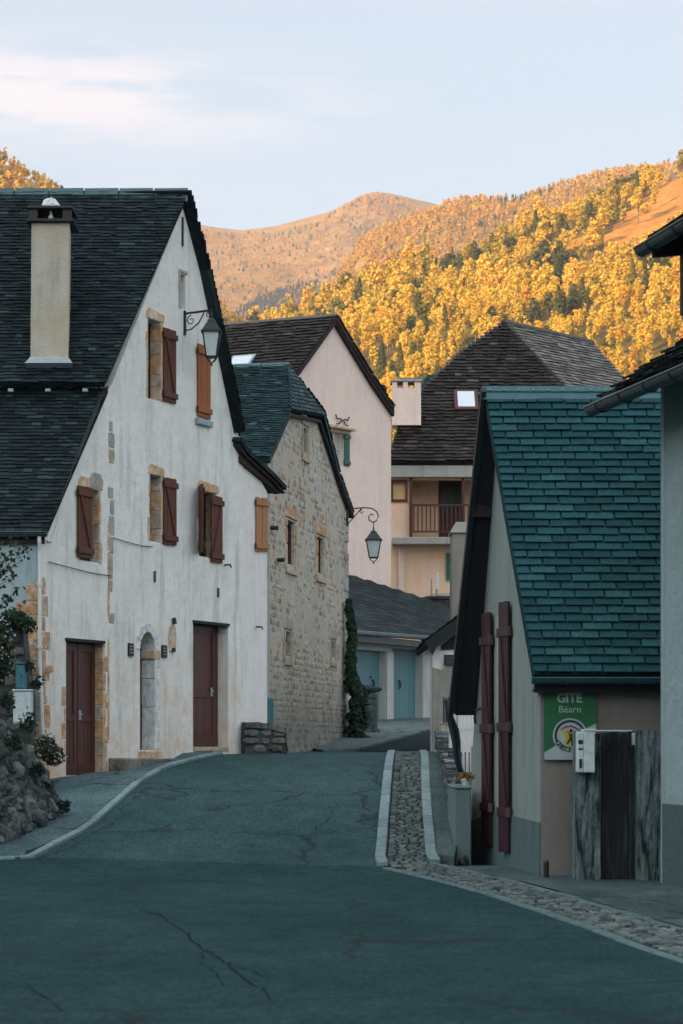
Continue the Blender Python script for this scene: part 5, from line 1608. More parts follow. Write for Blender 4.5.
# ================================================================== GARAGES
GA = Fr(1.05, 66.0, .447, .894)
GR = thing('garage_building', 'low concrete garage with two pale teal doors and dark shallow roof', 'garage', (1.0, 66, 2.2))
Gp = GA.pix
def Grect(a, b, c, d): return rect(GA.s(a), GA.s(b), Gp((a + b) / 2, d)[1], Gp((a + b) / 2, c)[1])
gd = [Grect(351, 385.5, 650, 719.5), Grect(392.5, 421.5, 649, 719.5)]
g0 = GA.s(343); g1 = GA.s(437); ge = 4.62
wall(GA, [(g0, 1.7), (g1, 1.7), (g1, ge), (g0, ge)], gd, .55, 'wall', MT['teal_garage_wall'], GR)
for i, r in enumerate(gd):
    s0, z0 = r[0]; s1, z1 = r[2]
    mb = MB(); k = 9
    for j in range(k): mb.box(GA, s0 + (s1 - s0) * j / k + .004, s0 + (s1 - s0) * (j + 1) / k - .004, -.25, -.21 + random.uniform(-.002, .002), z0, z1)
    d = mb.build('garage_door', MT['teal_door'], GR)
    mb = MB(); hs = s0 + (s1 - s0) * (.42 if i else .80); mb.tube([GA.p(hs, -.20, z0 + .9), GA.p(hs, -.15, z0 + .95), GA.p(hs, -.15, z0 + 1.1), GA.p(hs, -.20, z0 + 1.15)], .03, 6); mb.build('handle', MT['iron'], d)
    if i == 0:
        mb = MB()
        for z in (.4, .8, 1.2): mb.box(GA, s1 - .62, s1 - .52, -.209, -.18, z0 + z, z0 + z + .05)
        mb.build('hinge', MT['iron'], d)
for a, b in ((385.8, 392.2), (421.8, 432)):
    mb = MB(); mb.box(GA, GA.s(a), GA.s(b), .002, .05, 1.9, gd[0][2][1] + .0); mb.build('pillar', MT['teal_garage_wall'], GR, bevel=.01)
mb = MB(); mb.box(GA, g0, g1, .002, .08, gd[0][2][1] + .12, ge - .1); mb.build('beam', MT['teal_garage_wall'], GR, bevel=.01)
ea = GA.p(g0 - 1.0, .45, 4.72); eb = GA.p(g1 + 2.4, .45, 4.80)
up = (-GA.n.to_3d() + UZ * .52)
P1 = ray_plane(462, 611, ea, eb, ea + up)
P2 = ray_plane(428, 600, ea, eb, ea + up)
slate_roof('roof', MT['slate_flat'], GR, [ea, eb, P1, P2 + Vector((0, 0, 0)), ea + up * 6.2 + GA.u.to_3d() * 3.2, ea + up * 6.2], .26, .5, .004, .2, .14)
gutter([ea + GA.n.to_3d() * .09 - UZ * .03, eb + GA.n.to_3d() * .09 - UZ * .02], .10, 'gutter', 'zinc', GR)
mb = MB(); mb.box(GA, g0 - 1.0, g1 + 2.4, .32, .44, 4.42, 4.60); mb.box(GA, g0 - 1.0, g1 + 2.4, .0, .32, 4.50, 4.55); mb.build('fascia', MT['gutter'], GR)

# ================================================================== PINK HOUSE
K = Fr(-.14, 72.0, .6, .8)
Kp = K.pix
KR = thing('pink_house', 'pink rendered gable house with brown slate roof behind the stone house', 'house', (0.5, 72, 2.4))
pk = Kp(337, 319); pr_ = Kp(391, 406); pl_ = Kp(297, 375)
sl_ = (pk[1] - pl_[1]) / (pk[0] - pl_[0])
le = (pk[0] - 4.6, pk[1] - sl_ * 4.6)
kw = rect(K.s(330), K.s(344), Kp(337, 465)[1], Kp(337, 432)[1])
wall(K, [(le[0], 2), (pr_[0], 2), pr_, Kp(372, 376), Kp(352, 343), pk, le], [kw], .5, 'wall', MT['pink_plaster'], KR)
Dk = Vector((-.87, .50, .02))
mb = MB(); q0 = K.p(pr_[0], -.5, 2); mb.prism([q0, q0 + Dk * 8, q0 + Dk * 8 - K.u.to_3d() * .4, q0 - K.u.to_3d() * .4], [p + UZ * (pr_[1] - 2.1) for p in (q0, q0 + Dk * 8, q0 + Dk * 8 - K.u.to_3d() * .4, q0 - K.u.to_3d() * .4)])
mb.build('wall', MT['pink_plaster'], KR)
q0 = K.p(le[0], -.5, 2)
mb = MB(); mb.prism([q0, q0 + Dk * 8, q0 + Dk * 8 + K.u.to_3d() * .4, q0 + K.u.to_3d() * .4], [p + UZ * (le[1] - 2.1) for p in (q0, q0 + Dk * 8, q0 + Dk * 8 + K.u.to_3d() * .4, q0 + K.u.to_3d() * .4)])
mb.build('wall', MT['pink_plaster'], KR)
pkn = Kp(337, 315.5, .15); an = K.p(pkn[0], .15, pkn[1])
lf = K.p(pkn[0] - 5.0, .15, pkn[1] - sl_ * 5.0)
slate_roof('roof', MT['slate_brown'], KR, [lf + Dk * 9, lf, an, an + Dk * 9], .16, .26, .02, .5, .12)
rp = [pkn, Kp(353, 342, .15), Kp(373, 375, .15), Kp(395, 407, .15)]
for i in range(3):
    a = K.p(rp[i + 1][0], .15, rp[i + 1][1]); b = K.p(rp[i][0], .15, rp[i][1])
    slate_roof('roof', MT['slate_brown'], KR, [a, a + Dk * 9, b + Dk * 9, b], .16, .26, .02, .5, .14)
mb = MB()
for i in range(3):
    (sa, za), (sb, zb2) = rp[i], rp[i + 1]
    mb.fprism(K, [(sa, za - .10), (sb, zb2 - .10), (sb, zb2 - .30), (sa, za - .30)], .01, .13)
mb.fprism(K, [(Kp(381, 385)[0], Kp(381, 385)[1]), (Kp(384, 388)[0], Kp(384, 388)[1]), (Kp(383, 404)[0], Kp(383, 404)[1]), (Kp(381, 400)[0], Kp(381, 400)[1])], .01, .12)
mb.fprism(K, [(rp[0][0], rp[0][1] - .10), (rp[0][0], rp[0][1] - .24), (lf - K.p(0, .15, 0)).length and (pkn[0] - 5.0, pkn[1] - sl_ * 5 - .24), (pkn[0] - 5.0, pkn[1] - sl_ * 5 - .10)], .01, .13)
mb.build('rake_board', MT['eave_wood'], KR)
mb = MB()
mb.prism([an - K.u.to_3d() * .17 - UZ * .12, an + UZ * .07, an + K.u.to_3d() * .17 - UZ * .12], [p + Dk * 9 for p in (an - K.u.to_3d() * .17 - UZ * .12, an + UZ * .07, an + K.u.to_3d() * .17 - UZ * .12)])
mb.build('ridge_cap', MT['slate_light'], KR)
# roof window on the slope
P = patch(lf, lf - (lf + Dk * 9), an - lf)
c = ray_plane(240, 366, lf, lf + Dk * 9, an)
P = patch(c, Dk, an - lf); U_, V_, N_ = P[1], P[2], P[3]
mb = MB(); 
def pbox(mb, c, U_, V_, N_, u0, u1, v0, v1, n0, n1): mb.hexa([c + U_ * a + V_ * b + N_ * n for n in (n0, n1) for a, b in ((u0, v0), (u1, v0), (u1, v1), (u0, v1))])
pbox(mb, c, U_, V_, N_, -.42, .42, -.45, .45, .0, .10); rw = mb.build('roof_window', MT['zinc'], KR)
mb = MB(); pbox(mb, c, U_, V_, N_, -.35, .35, -.38, .38, .101, .106); mb.build('pane', MT['sky_glass'], rw)
# window with green shutters and an iron ornament above
s0, z0 = kw[0]; s1, z1 = kw[2]
mb = MB(); mb.box(K, s0, s1, -.22, -.18, z0, z1); w = mb.build('window', MT['curtain'], KR)
mb = MB()
for a, b in ((s0, s0 + .07), ((s0 + s1) / 2 - .04, (s0 + s1) / 2 + .04), (s1 - .07, s1)): mb.box(K, a, b, -.178, -.13, z0, z1)
mb.box(K, s0, s1, -.179, -.128, (z0 + z1) / 2 - .02, (z0 + z1) / 2 + .02)
mb.build('window_frame', MT['white_pipe'], w)
shutter(K, K.s(343.5), K.s(349), Kp(346, 466)[1], Kp(346, 434)[1], .01, 'green_shutter', KR, 0, 3)
shutter(K, K.s(325.5), K.s(329.8), Kp(328, 464)[1], Kp(328, 432)[1], .01, 'green_shutter', KR, 0, 3)
mb = MB(); mb.box(K, s0 - .25, s1 + .35, .0, .22, z1 + .08, z1 + .16); mb.build('lintel', MT['ochre_stone'], KR, bevel=.01)
mb = MB(); c = K.p(*(lambda t: (t[0], .06, t[1]))(Kp(341, 421))); kx = K.u.to_3d()
for sg in (-1, 1):
    mb.tube([c, c + kx * sg * .12 + UZ * .06, c + kx * sg * .28 + UZ * .04, c + kx * sg * .36 + UZ * .16], .022, 5)
    mb.tube([c + kx * sg * .06 - UZ * .02, c + kx * sg * .2 - UZ * .12, c + kx * sg * .3 - UZ * .12], .02, 5)
mb.build('iron_ornament', MT['iron'], KR)

# ================================================================== BALCONY HOUSE
H = facing(80.0)
sx = lambda px, Y=80.0: (px - HX) / F * Y
sz = lambda py, Y=80.0: EYE + (HY - py) / F * Y
HR = thing('balcony_house', 'cream house with wooden balcony and huge dark hipped slate roof', 'house', (3.5, 80, 2.4))
xL = sx(388.5)
body = [(xL, 2.0), (14.0, 2.0), (14.0, sz(461)), (xL, sz(461))]
balc = rect(sx(410), 13.9, sz(540), sz(479)); bw = rect(sx(391.5), sx(407), sz(500), sz(482))
wall(H, body, [balc, bw], .45, 'wall', MT['cream_plaster'], HR)
mb = MB(); mb.box(H, xL, xL + .4, -9, -.46, 2.0, sz(463)); mb.build('wall', MT['cream_plaster'], HR)
# recessed balcony: floor, ceiling, back wall, side
mb = MB(); mb.box(H, sx(392), 13.8, .02, .75, sz(546), sz(539)); mb.box(H, sx(409), 13.8, -2.2, .0, sz(546), sz(539.5)); mb.build('balcony_floor', MT['concrete'], HR, bevel=.02)
dr = rect(sx(438.5, 82), sx(463, 82), sz(537, 82), sz(479, 82))
wall(facing(82.0), [(sx(405), sz(546)), (13.8, sz(546)), (13.8, sz(470)), (sx(405), sz(470))], [dr], .2, 'balcony_wall', MT['cream_plaster'], HR)
mb = MB(); mb.box(facing(82.0), dr[0][0], dr[1][0], -.18, -.14, dr[0][1], dr[2][1]); d_ = mb.build('balcony_door', MT['brown_wood'], HR)
mb = MB(); mb.box(facing(82.0), dr[0][0] + .08, dr[1][0] - .08, -.139, -.12, dr[0][1] + .9, dr[2][1] - .15); mb.build('pane', MT['glass'], d_)
mb = MB(); mb.box(H, sx(405), sx(409.9), -2.2, -.46, sz(546), sz(470)); mb.build('balcony_wall', MT['cream_plaster'], HR)
mb = MB(); mb.box(H, sx(405), 13.8, -2.2, -.46, sz(474), sz(470)); mb.build('balcony_ceiling', MT['brown_wood'], HR)
for px in (409.3, 461.5):
    mb = MB(); mb.box(H, sx(px), sx(px + 2.6), .01, .14, sz(540), sz(478)); mb.build('post', MT['brown_wood'], HR)
mb = MB(); n0 = .62
mb.box(H, sx(411), 13.6, n0 - .04, n0 + .04, sz(508), sz(506)); mb.box(H, sx(411), 13.6, n0 - .03, n0 + .03, sz(534), sz(532.5))
x = sx(412.5)
while x < 13.5:
    mb.box(H, x, x + .045, n0 - .02, n0 + .02, sz(533), sz(507)); x += .145
mb.box(H, sx(410.3), sx(412), n0 - .05, n0 + .05, sz(539), sz(505)); mb.box(H, sx(410.3), sx(411.6), 0, n0, sz(508), sz(506))
mb.build('railing', MT['brown_wood'], HR)
mb = MB()
for (a, b, c, d) in ((391, 407.5, 502, 499.5), (391, 407.5, 482.5, 480)): mb.box(H, sx(a), sx(b), .0, .06, sz(c), sz(d))
for a, b in ((391, 393), (405.5, 407.5)): mb.box(H, sx(a), sx(b), .0, .055, sz(499.5), sz(482.5))
wf = mb.build('window', MT['brown_wood'], HR)
mb = MB(); mb.box(H, bw[0][0], bw[1][0], -.14, -.10, bw[0][1], bw[2][1]); mb.build('pane', MT['yellow_blind'], wf)
# pale fascia below the slates
mb = MB(); mb.box(H, sx(388), 14.1, .22, .30, sz(478), sz(463)); mb.box(H, sx(388), 14.1, .0, .22, sz(478.2), sz(475)); mb.build('fascia', MT['concrete'], HR, bevel=.01)
# pipe
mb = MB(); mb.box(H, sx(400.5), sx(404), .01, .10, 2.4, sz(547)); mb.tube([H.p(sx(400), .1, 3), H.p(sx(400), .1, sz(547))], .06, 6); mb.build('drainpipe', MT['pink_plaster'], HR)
mb = MB(); mb.box(H, sx(446), sx(451), .02, .08, sz(580), sz(553)); mb.box(H, sx(451.4), 4.6, .02, .08, sz(580), sz(553)); mb.build('shutter', MT['green_shutter'], HR)
# roof
Pk = Vector((sx(503, 86), 86, sz(323, 86)))
ev0 = Vector((sx(387, 79.6), 79.6, sz(462, 79.6))); ev1 = Vector((12.0, 79.6, sz(462, 79.6)))
hipR = ray_plane(567, 391, ev0, ev1, Pk)
hipE = Pk + (hipR - Pk) * ((Pk.z - ev0.z) / (Pk.z - hipR.z))
mid = ray_plane(426, 386, ev0, ev1, Pk); mid2 = ray_plane(462, 352, ev0, ev1, Pk)
slate_roof('roof', MT['slate_brown'], HR, [ev0, hipE, Pk, mid2, mid, ray_plane(400, 425, ev0, ev1, Pk)], .20, .30, .024, .5, .15)
Rr = Vector((sx(592, 90.5), 90.5, sz(343.5, 90.5)))
Re2 = ray_plane(620, 374, Pk, hipR, Rr)
low = ray_plane(700, 470, Pk, hipR, Rr)
slate_roof('roof', MT['slate_light'], HR, [hipE, low, Re2, Rr, Pk], .22, .32, .022, .4, .12)
mb = MB(); d1 = (Rr - Pk)
mb.tube([Pk + UZ * .02, Rr + UZ * .02], .13, 6); mb.build('ridge_cap', MT['slate_light'], HR)
mb = MB(); mb.tube([Pk + UZ * .02, hipE + UZ * .02], .08, 6); mb.build('hip_cap', MT['slate_brown'], HR)
# back slope so the roof is solid from the side
mb = MB()
bk = Vector((Pk.x - 4, 94, ev0.z)); bk2 = Vector((14, 96, ev0.z))
f = [mb.bm.verts.new(p - UZ * .2) for p in (Pk, Rr, bk2, bk)]; mb.bm.faces.new(f)
f = [mb.bm.verts.new(p - UZ * .2) for p in (Pk, bk, ev0)]; mb.bm.faces.new(f)
mb.build('roof', MT['slate_brown'], HR)
# roof window
c = ray_plane(466, 402, ev0, ev1, Pk); P = patch(c, ev1 - ev0, Pk - ev0); U_, V_, N_ = P[1:]
mb = MB(); pbox(mb, c, U_, V_, N_, -.42, .42, -.62, .58, .0, .14); rw = mb.build('roof_window', MT['brown_wood'], HR, bevel=.01)
mb = MB(); pbox(mb, c, U_, V_, N_, -.30, .30, -.48, .46, .141, .147); mb.build('pane', MT['sky_glass'], rw)
# pink chimney
CY = 80.9; cf = facing(CY)
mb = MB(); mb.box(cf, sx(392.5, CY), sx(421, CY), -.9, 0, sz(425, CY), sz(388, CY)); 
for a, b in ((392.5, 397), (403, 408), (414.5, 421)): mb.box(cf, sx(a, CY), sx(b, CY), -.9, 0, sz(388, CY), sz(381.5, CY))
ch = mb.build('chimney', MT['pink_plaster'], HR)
mb = MB(); mb.box(cf, sx(391, CY), sx(422.5, CY), -.95, .05, sz(381.5, CY), sz(379.5, CY)); mb.build('chimney_cap', MT['concrete'], ch, bevel=.01)
mb = MB()
for i in range(5): mb.lathe((sx(402 + i * 4, CY), CY + .4, sz(379.5, CY)), [(.10, 0), (.11, .05), (.05, .12)], 6)
mb.build('cap_stone', MT['rubble'], ch)
# small teal roof behind the chimney
TR = thing('far_outbuilding', 'small dark teal roofed building just behind the pink chimney', 'building', (sx(434, 92), 92, 3))
Y2 = 92.0; sx2 = lambda px: sx(px, Y2); sz2 = lambda py: sz(py, Y2)
mb = MB(); mb.box(facing(Y2), sx2(424), sx2(452), -4, 0, 2.8, sz2(392)); mb.build('wall', MT['concrete'], TR)
a = Vector((sx2(421), 91.7, sz2(390))); b = Vector((sx2(455), 91.7, sz2(390))); 
slate_roof('roof', MT['slate_gite'], TR, [a, b, b + Vector((-.2, 1.3, .75)), a + Vector((.3, 1.3, .75))], .2, .3, .02, .4, .1)
# ================================================================== SMALL GABLED BUILDING with the tall stack
SB = facing(48.0); sx = lambda px, Y=48.0: (px - HX) / F * Y
sz = lambda py, Y=48.0: EYE + (HY - py) / F * Y
SR = thing('outbuilding', 'small pale building with dark bargeboards and a weathered lower wall, right of the garages', 'building', (2.6, 48, 1.2))
yA = lambda px: 643 - (px - 426) * .80
mb = MB(); mb.fprism(SB, [(sx(433), 0.6), (sx(500), 0.6), (sx(500), sz(585)), (sx(433), sz(637))], -1.5, 0); mb.build('wall', MT['side_plaster'], SR)
mb = MB(); mb.fprism(SB, [(sx(432), 0.6), (sx(458), 0.6), (sx(458), sz(668)), (sx(450), sz(664)), (sx(441), sz(670)), (sx(432), sz(667))], .01, .10); mb.build('render_patch', MT['stack_render'], SR, bevel=.02)
a = SB.p(sx(424), .30, sz(642)); b = SB.p(sx(500), .30, sz(586))
slate_roof('roof', MT['slate_flat'], SR, [a + Vector((0, 6, 0)), a, b, b + Vector((0, 6, 0))], .2, .3, .012, .3, .10)
mb = MB(); mb.fprism(SB, [(sx(424.5), sz(645)), (sx(500), sz(589)), (sx(500), sz(600)), (sx(436), sz(648)), (sx(432), sz(656)), (sx(428), sz(648))], .12, .29); mb.build('bargeboard', MT['dark_wood'], SR)
mb = MB(); mb.fprism(SB, [(sx(441.5), sz(650)), (sx(441.5), sz(645)), (sx(458), sz(632)), (sx(458), sz(649))], .001, .04); mb.build('vent_panel', MT['dark_wood'], SR)
mb = MB(); mb.box(SB, sx(443.5), sx(457), .11, .14, sz(665.5), sz(655)); pl = mb.build('plaque', MT['tarp'], SR, bevel=.005)
mb = MB()
for q, w in ((658.5, 4.5), (661.5, 3.2)): mb.box(SB, sx(450 - w), sx(450 + w), .141, .143, sz(q + .6), sz(q - .6))
mb.build('plaque_lines', MT['gutter'], pl)
Y = 52.0
TC = thing('chimney_stack', 'tall grey rendered chimney stack rising behind the dark edge of the teal roof', 'chimney', (sx(462, Y), Y, 1.4))
mb = MB(); cf = facing(Y)
mb.hexa([Vector((sx(450.5, Y), Y, 1.2)), Vector((sx(478, Y), Y, 1.2)), Vector((sx(478, Y), Y + .9, 1.2)), Vector((sx(450.5, Y), Y + .9, 1.2)), Vector((sx(452, Y), Y, sz(533, Y))), Vector((sx(474, Y), Y, sz(533, Y))), Vector((sx(474, Y), Y + .9, sz(533, Y))), Vector((sx(452, Y), Y + .9, sz(533, Y)))])
mb.build('stack', MT['stack_render'], TC, bevel=.02)
mb = MB(); mb.box(cf, sx(450.5, Y), sx(476, Y), -.95, .06, sz(533, Y), sz(530.5, Y)); mb.fprism(cf, [(sx(451, Y), sz(530.4, Y)), (sx(475, Y), sz(530.4, Y)), (sx(472, Y), sz(522, Y)), (sx(456, Y), sz(522, Y))], -.9, .0)
mb.build('stack_cap', MT['concrete'], TC, bevel=.01)
# antennas and black ribbed tank behind the garages
Y = 76.0; c = (sx(437.5, Y), Y, 0)
root = thing('water_tank', 'round black ribbed tank seen behind the garage roof', 'tank', (c[0], c[1], 2.6))
mb = MB(); mb.lathe((c[0] + .1, c[1], 0), [(.62, 2.6), (.62, sz(601, Y)), (.66, sz(600, Y)), (.66, sz(598, Y)), (.5, sz(596.5, Y)), (.1, sz(596, Y))], 22)
for k in range(22):
    a = k * 2 * math.pi / 22; mb.tube([(c[0] + .1 + .63 * math.cos(a), c[1] + .63 * math.sin(a), 3), (c[0] + .1 + .63 * math.cos(a), c[1] + .63 * math.sin(a), sz(600, Y))], .022, 4)
mb.build('tank_body', MT['iron'], root)
root = thing('antenna_mast', 'pale antenna mast with panels standing by the black tank', 'antenna', (sx(436, 77), 77, 2.6))
mb = MB(); mb.tube([(sx(436.5, 77), 77, 2.6), (sx(436.5, 77), 77, sz(572, 77))], .03, 6); mb.tube([(sx(430, 77), 77, sz(594.5, 77)), (sx(451, 77), 77, sz(593.5, 77))], .022, 6); mb.tube([(sx(431.5, 77), 77, sz(596, 77)), (sx(431.5, 77), 77, sz(579, 77))], .03, 6); mb.build('mast', MT['zinc'], root)
mb = MB(); mb.box(facing(77), sx(435.6, 77), sx(438.2, 77), .03, .12, sz(590, 77), sz(573, 77)); mb.build('panel', MT['white_pipe'], root, bevel=.02)

# ================================================================== GITE on the right
G = Fr(2.36, 27.3, -.10, 1.0, out=-1)
GT = thing('guest_house', 'low guest house with teal slate roof and tall wine red shutters, right of the street', 'house', (2.4, 27.4, 0))
Gpx = G.pix
def gv(px, py, n): s, z = Gpx(px, py, n); return G.p(s, n, z), s, z
eF, eFs, eFz = gv(533.5, 674, .12); rG, rs, rz = gv(483.5, 389, .20); eR, eRs, eRz = gv(450.5, 711, .34)
gl = 5.15
def rake_z(s):   # underside of the roof along the gable
    return (eFz + (rz - eFz) * (s - eFs) / (rs - eFs) if s < rs else rz + (eRz - rz) * (s - rs) / (eRs - rs)) - .13
zpl = .92
gtop = [(gl, rake_z(gl)), (rs, rake_z(rs)), (0, rake_z(0))]
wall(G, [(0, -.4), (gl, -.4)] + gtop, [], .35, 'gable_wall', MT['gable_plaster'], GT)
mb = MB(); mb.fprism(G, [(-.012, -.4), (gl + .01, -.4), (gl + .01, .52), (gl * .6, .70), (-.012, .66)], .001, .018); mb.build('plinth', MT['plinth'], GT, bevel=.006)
FG = Fr(2.36, 27.3, 1, .0)
mb = MB(); mb.box(FG, .002, 4.2, -.35, -.001, -.3, 2.42); mb.build('front_wall', MT['mushroom_plaster'], GT)
q = G.p(gl, 0, 0); mb = MB(); mb.box(Fr(q.x, q.y, 1, 0), .0, 5, -.35, -.002, -.4, rake_z(gl)); mb.build('rear_wall', MT['gable_plaster'], GT)
# roof slopes with real slates
xr = 6.4
eF2 = Vector((xr, eF.y, eF.z)); rG2 = Vector((xr, rG.y + .02, rG.z)); eR2 = Vector((xr, eR.y, eR.z))
random.seed(5)
P = patch(eF, eF2 - eF, rG - eF); poly = [ab(P, c) for c in (eF, eF2, rG2, rG)]
mb = MB()
ho = (poly[3][1] - poly[0][1])
nrow = 36; ex = (ho - .17) / nrow
for j in range(nrow):
    b0 = j * ex; a0 = ab(P, eF)[0] + (ab(P, rG)[0] - ab(P, eF)[0]) * b0 / ho
    a = a0; first = True; hh_ = min(ex * 1.35, ho - b0)
    w0 = .34 * (1 if j % 2 else .5)
    while a < poly[1][0]:
        w = w0 if first else .34 * random.uniform(.93, 1.07); first = False
        x0 = a + .010; x1 = a + w - .010; dy = random.uniform(-.006, .006)
        pts = []
        lo = .034 + random.uniform(-.002, .005)
        for dz in (0, .016):
            for (xx, yy, zz_) in ((x0, b0 + dy, lo), (x1, b0 + dy + random.uniform(-.006, .006), lo + random.uniform(-.003, .003)), (x1, b0 + hh_, 0), (x0, b0 + hh_, 0)):
                pts.append(P[0] + P[1] * xx + P[2] * yy + P[3] * (zz_ + dz))
        mb.hexa(pts); a += w
top = [P[0] + P[1] * a + P[2] * b - P[3] * .004 for a, b in poly]; mb.prism([t - P[3] * .10 for t in top], top)
mb.build('roof', MT['slate_gite'], GT)
slate_roof('roof', MT['slate_gite'], GT, [eR2, eR, rG, rG2], .25, .36, .013, .2, .10)
# ridge cap, folded zinc with studs
mb = MB(); d = (rG - eF).normalized(); d.x = 0; d.normalize()
d2 = (rG - eR); d2.x = 0; d2.normalize(); N1 = P[3]
rl = rG + Vector((-.02, 0, 0)); rr = rG2
mb.prism([rl - d * .24 + N1 * .040, rl + UZ * .040, rl - d2 * .2 + Vector((0, .03, .03)), rl - UZ * .05], [rr - d * .24 + N1 * .040, rr + UZ * .040, rr - d2 * .2 + Vector((0, .03, .03)), rr - UZ * .05])
rc = mb.build('ridge_cap', MT['gite_ridge'], GT)
mb = MB()
for i in range(24):
    c = rl + Vector((.10 + i * .19, 0, 0)) - d * .06 + N1 * .048; mb.lathe((c.x, c.y, c.z), [(.014, -.01), (.012, .008)], 6)
mb.build('rivets', MT['zinc'], rc)
# bargeboards and rafters under the verge
mb = MB()
def vboard(mb, a, b, w, th, drop):
    """board following a roof edge from a to b"""
    t = (b - a).normalized(); x = Vector((1, 0, 0)); dn = t.cross(x).normalized()
    if dn.z > 0: dn = -dn
    a = a + dn * drop; b = b + dn * drop
    mb.hexa([a, a + x * th, b + x * th, b, a + dn * w, a + x * th + dn * w, b + x * th + dn * w, b + dn * w])
vboard(mb, eF + Vector((.0, 0, 0)), rG + Vector((.0, 0, .0)), .10, .04, .03)
vboard(mb, rG + Vector((-.035, 0, 0.03)), eR + Vector((-.035, 0, 0.03)), .22, .06, .0)
mb.build('bargeboard', MT['dark_wood'], GT)
mb = MB(); vboard(mb, rG + (eR - rG) * .07 + Vector((.06, 0, 0)), eR + Vector((.06, 0, 0)), .03, .42, .115); vboard(mb, eF + Vector((.05, 0, 0)), rG + (eF - rG) * .07 + Vector((.05, 0, 0)), .03, .16, .125)
mb.build('soffit', MT['dark_wood'], GT)
for s in (rs + .6,):
    z = rake_z(s); mb = MB(); mb.box(G, s - .07, s + .07, -.1, .26, z - .25, z - .05); mb.build('purlin', MT['eave_wood'], GT, bevel=.006)
# front gutter
gutter([Vector((eF.x - .03, eF.y - .08, eF.z - .05)), Vector((xr, eF.y - .08, eF.z - .05))], .07, 'gutter', 'gite_ridge', GT)
mb = MB(); mb.box(facing(eF.y + .04), eF.x + .01, xr, -.03, .0, eF.z - .22, eF.z - .045); mb.box(facing(eF.y + .04), eF.x + .01, xr, -.33, -.032, eF.z - .20, eF.z - .17); mb.build('fascia', MT['dark_wood'], GT)
# tall shutters folded against the gable
def gsh(px0, px1, pyt, pyb, ang, boards):
    s0 = G.s(px0 + 4); 
    fr = Fr(*(G.o + G.u * G.s(px1) + G.n * .03), *(G.u * math.cos(R(ang)) + G.n * math.sin(R(ang))), out=1)
    if fr.n.dot(Vector((0, -1))) < 0: fr.n = -fr.n
    return fr
for (px, pyt, pyb, wpx, nn) in ((512.5, 601, 853, 12, 0), (494.5, 612, 845, 12, 1)):
    s1 = G.s(px); z1 = Gpx(px, pyt)[1]; z0 = Gpx(px, pyb)[1]
    # leaf stands out from the wall, hinged at s1: seen nearly face on
    d_ = (G.n * .07 + G.u * .99).normalized()
    fr = Fr(*(G.o + G.u * s1 + G.n * .03), *d_, out=-1)
    if fr.n.x > 0: fr.n = -fr.n
    w = .50
    mb = MB(); H_ = z1 - z0
    for i in range(5):
        mb.box(fr, .01 + i * w / 5 + .003, .01 + (i + 1) * w / 5 - .003, 0, .032 + random.uniform(-.002, .002), z0 + random.uniform(-.01, .01), z1 + random.uniform(-.01, .01))
    sh = mb.build('shutter', MT['wine'], GT, bevel=.003)
    mb = MB()
    zs_ = [z0 + H_ * q for q in (.16, .50, .88)]
    for z in zs_:
        mb.box(fr, -.0, w, .034, .055, z - .055, z + .055); mb.build('batten', MT['wine'], sh, bevel=.004); mb = MB()
    for k in range(2):
        a, b = zs_[k] + .07, zs_[k + 1] - .07
        mb.fprism(fr, [(.05, a), (.16, a), (w - .05, b), (w - .16, b)], .034, .052)
        mb.build('brace', MT['wine'], sh, bevel=.004); mb = MB()
    mb.bm.free()
    for z in zs_:
        for q0, q1 in ((w + .001, w + .018), (-.018, -.001)):
            mb = MB(); mb.box(fr, q0, q1, .0, .058, z - .06, z + .06); mb.build('batten_end', MT['wine_cap'], sh, bevel=.004)
        mb = MB(); mb.tube([fr.p(-.04, .0, z - .07), fr.p(-.04, .0, z + .07)], .018, 6); mb.build('hinge', MT['iron'], sh)
sD0 = G.s(509.5); sD1 = G.s(498); zD0 = Gpx(505, 848)[1]; zD1 = Gpx(505, 609)[1]
mb = MB(); mb.box(G, sD0, sD1, .001, .012, .15, zD1 - .05); do = mb.build('door_panel', MT['concrete'], GT, label='grey blind panel between the two tall shutters')
mb = MB(); s_ = G.s(481); z_ = Gpx(481, 715)[1]
mb.tube([G.p(s_, 0, z_ + .1), G.p(s_, .07, z_ + .06), G.p(s_, .09, z_ - .02), G.p(s_, .08, z_ - .12)], .02, 6); mb.build('shutter_catch', MT['iron'], GT)
mb = MB(); s_ = G.s(472); mb.box(G, s_ - .03, s_ + .03, .0, .03, Gpx(472, 826)[1], Gpx(472, 790)[1]); mb.build('white_strip', MT['white_box'], GT)

# sign board with its emblem, on the front wall
def text(name, body, size, mat, parent, loc, rot=(R(90), 0, 0), ext=.0008, sx_=1.0, bold=0.0):
    cu = bpy.data.curves.new(name, 'FONT'); cu.body = body; cu.size = size; cu.extrude = ext; cu.offset = bold
    cu.align_x = 'CENTER'; cu.align_y = 'CENTER'
    t = bpy.data.objects.new('tmp', cu); COL.objects.link(t)
    bpy.context.view_layer.update()
    me = bpy.data.meshes.new_from_object(t.evaluated_get(bpy.context.evaluated_depsgraph_get()))
    bpy.data.objects.remove(t); bpy.data.curves.remove(cu)
    me.transform(Matrix.Diagonal((sx_, 1, 1, 1)))
    me.transform(Matrix.Rotation(rot[1], 4, 'Z')); me.transform(Matrix.Rotation(R(90), 4, 'X'))
    me.name = name
    me.materials.clear()
    return addmesh(name, me, mat, parent, Vector(loc) - (wloc(parent) if parent else Vector((0, 0, 0))))
def flat(name, col, rough=.5):
    m = M(name, rough, .3); v = m.ramp(m.noise(5, 4), (.3, .9), (.7, 1.05)); m.col(m.mix(1.0, tuple(col), v, 'MULTIPLY')); return m.m
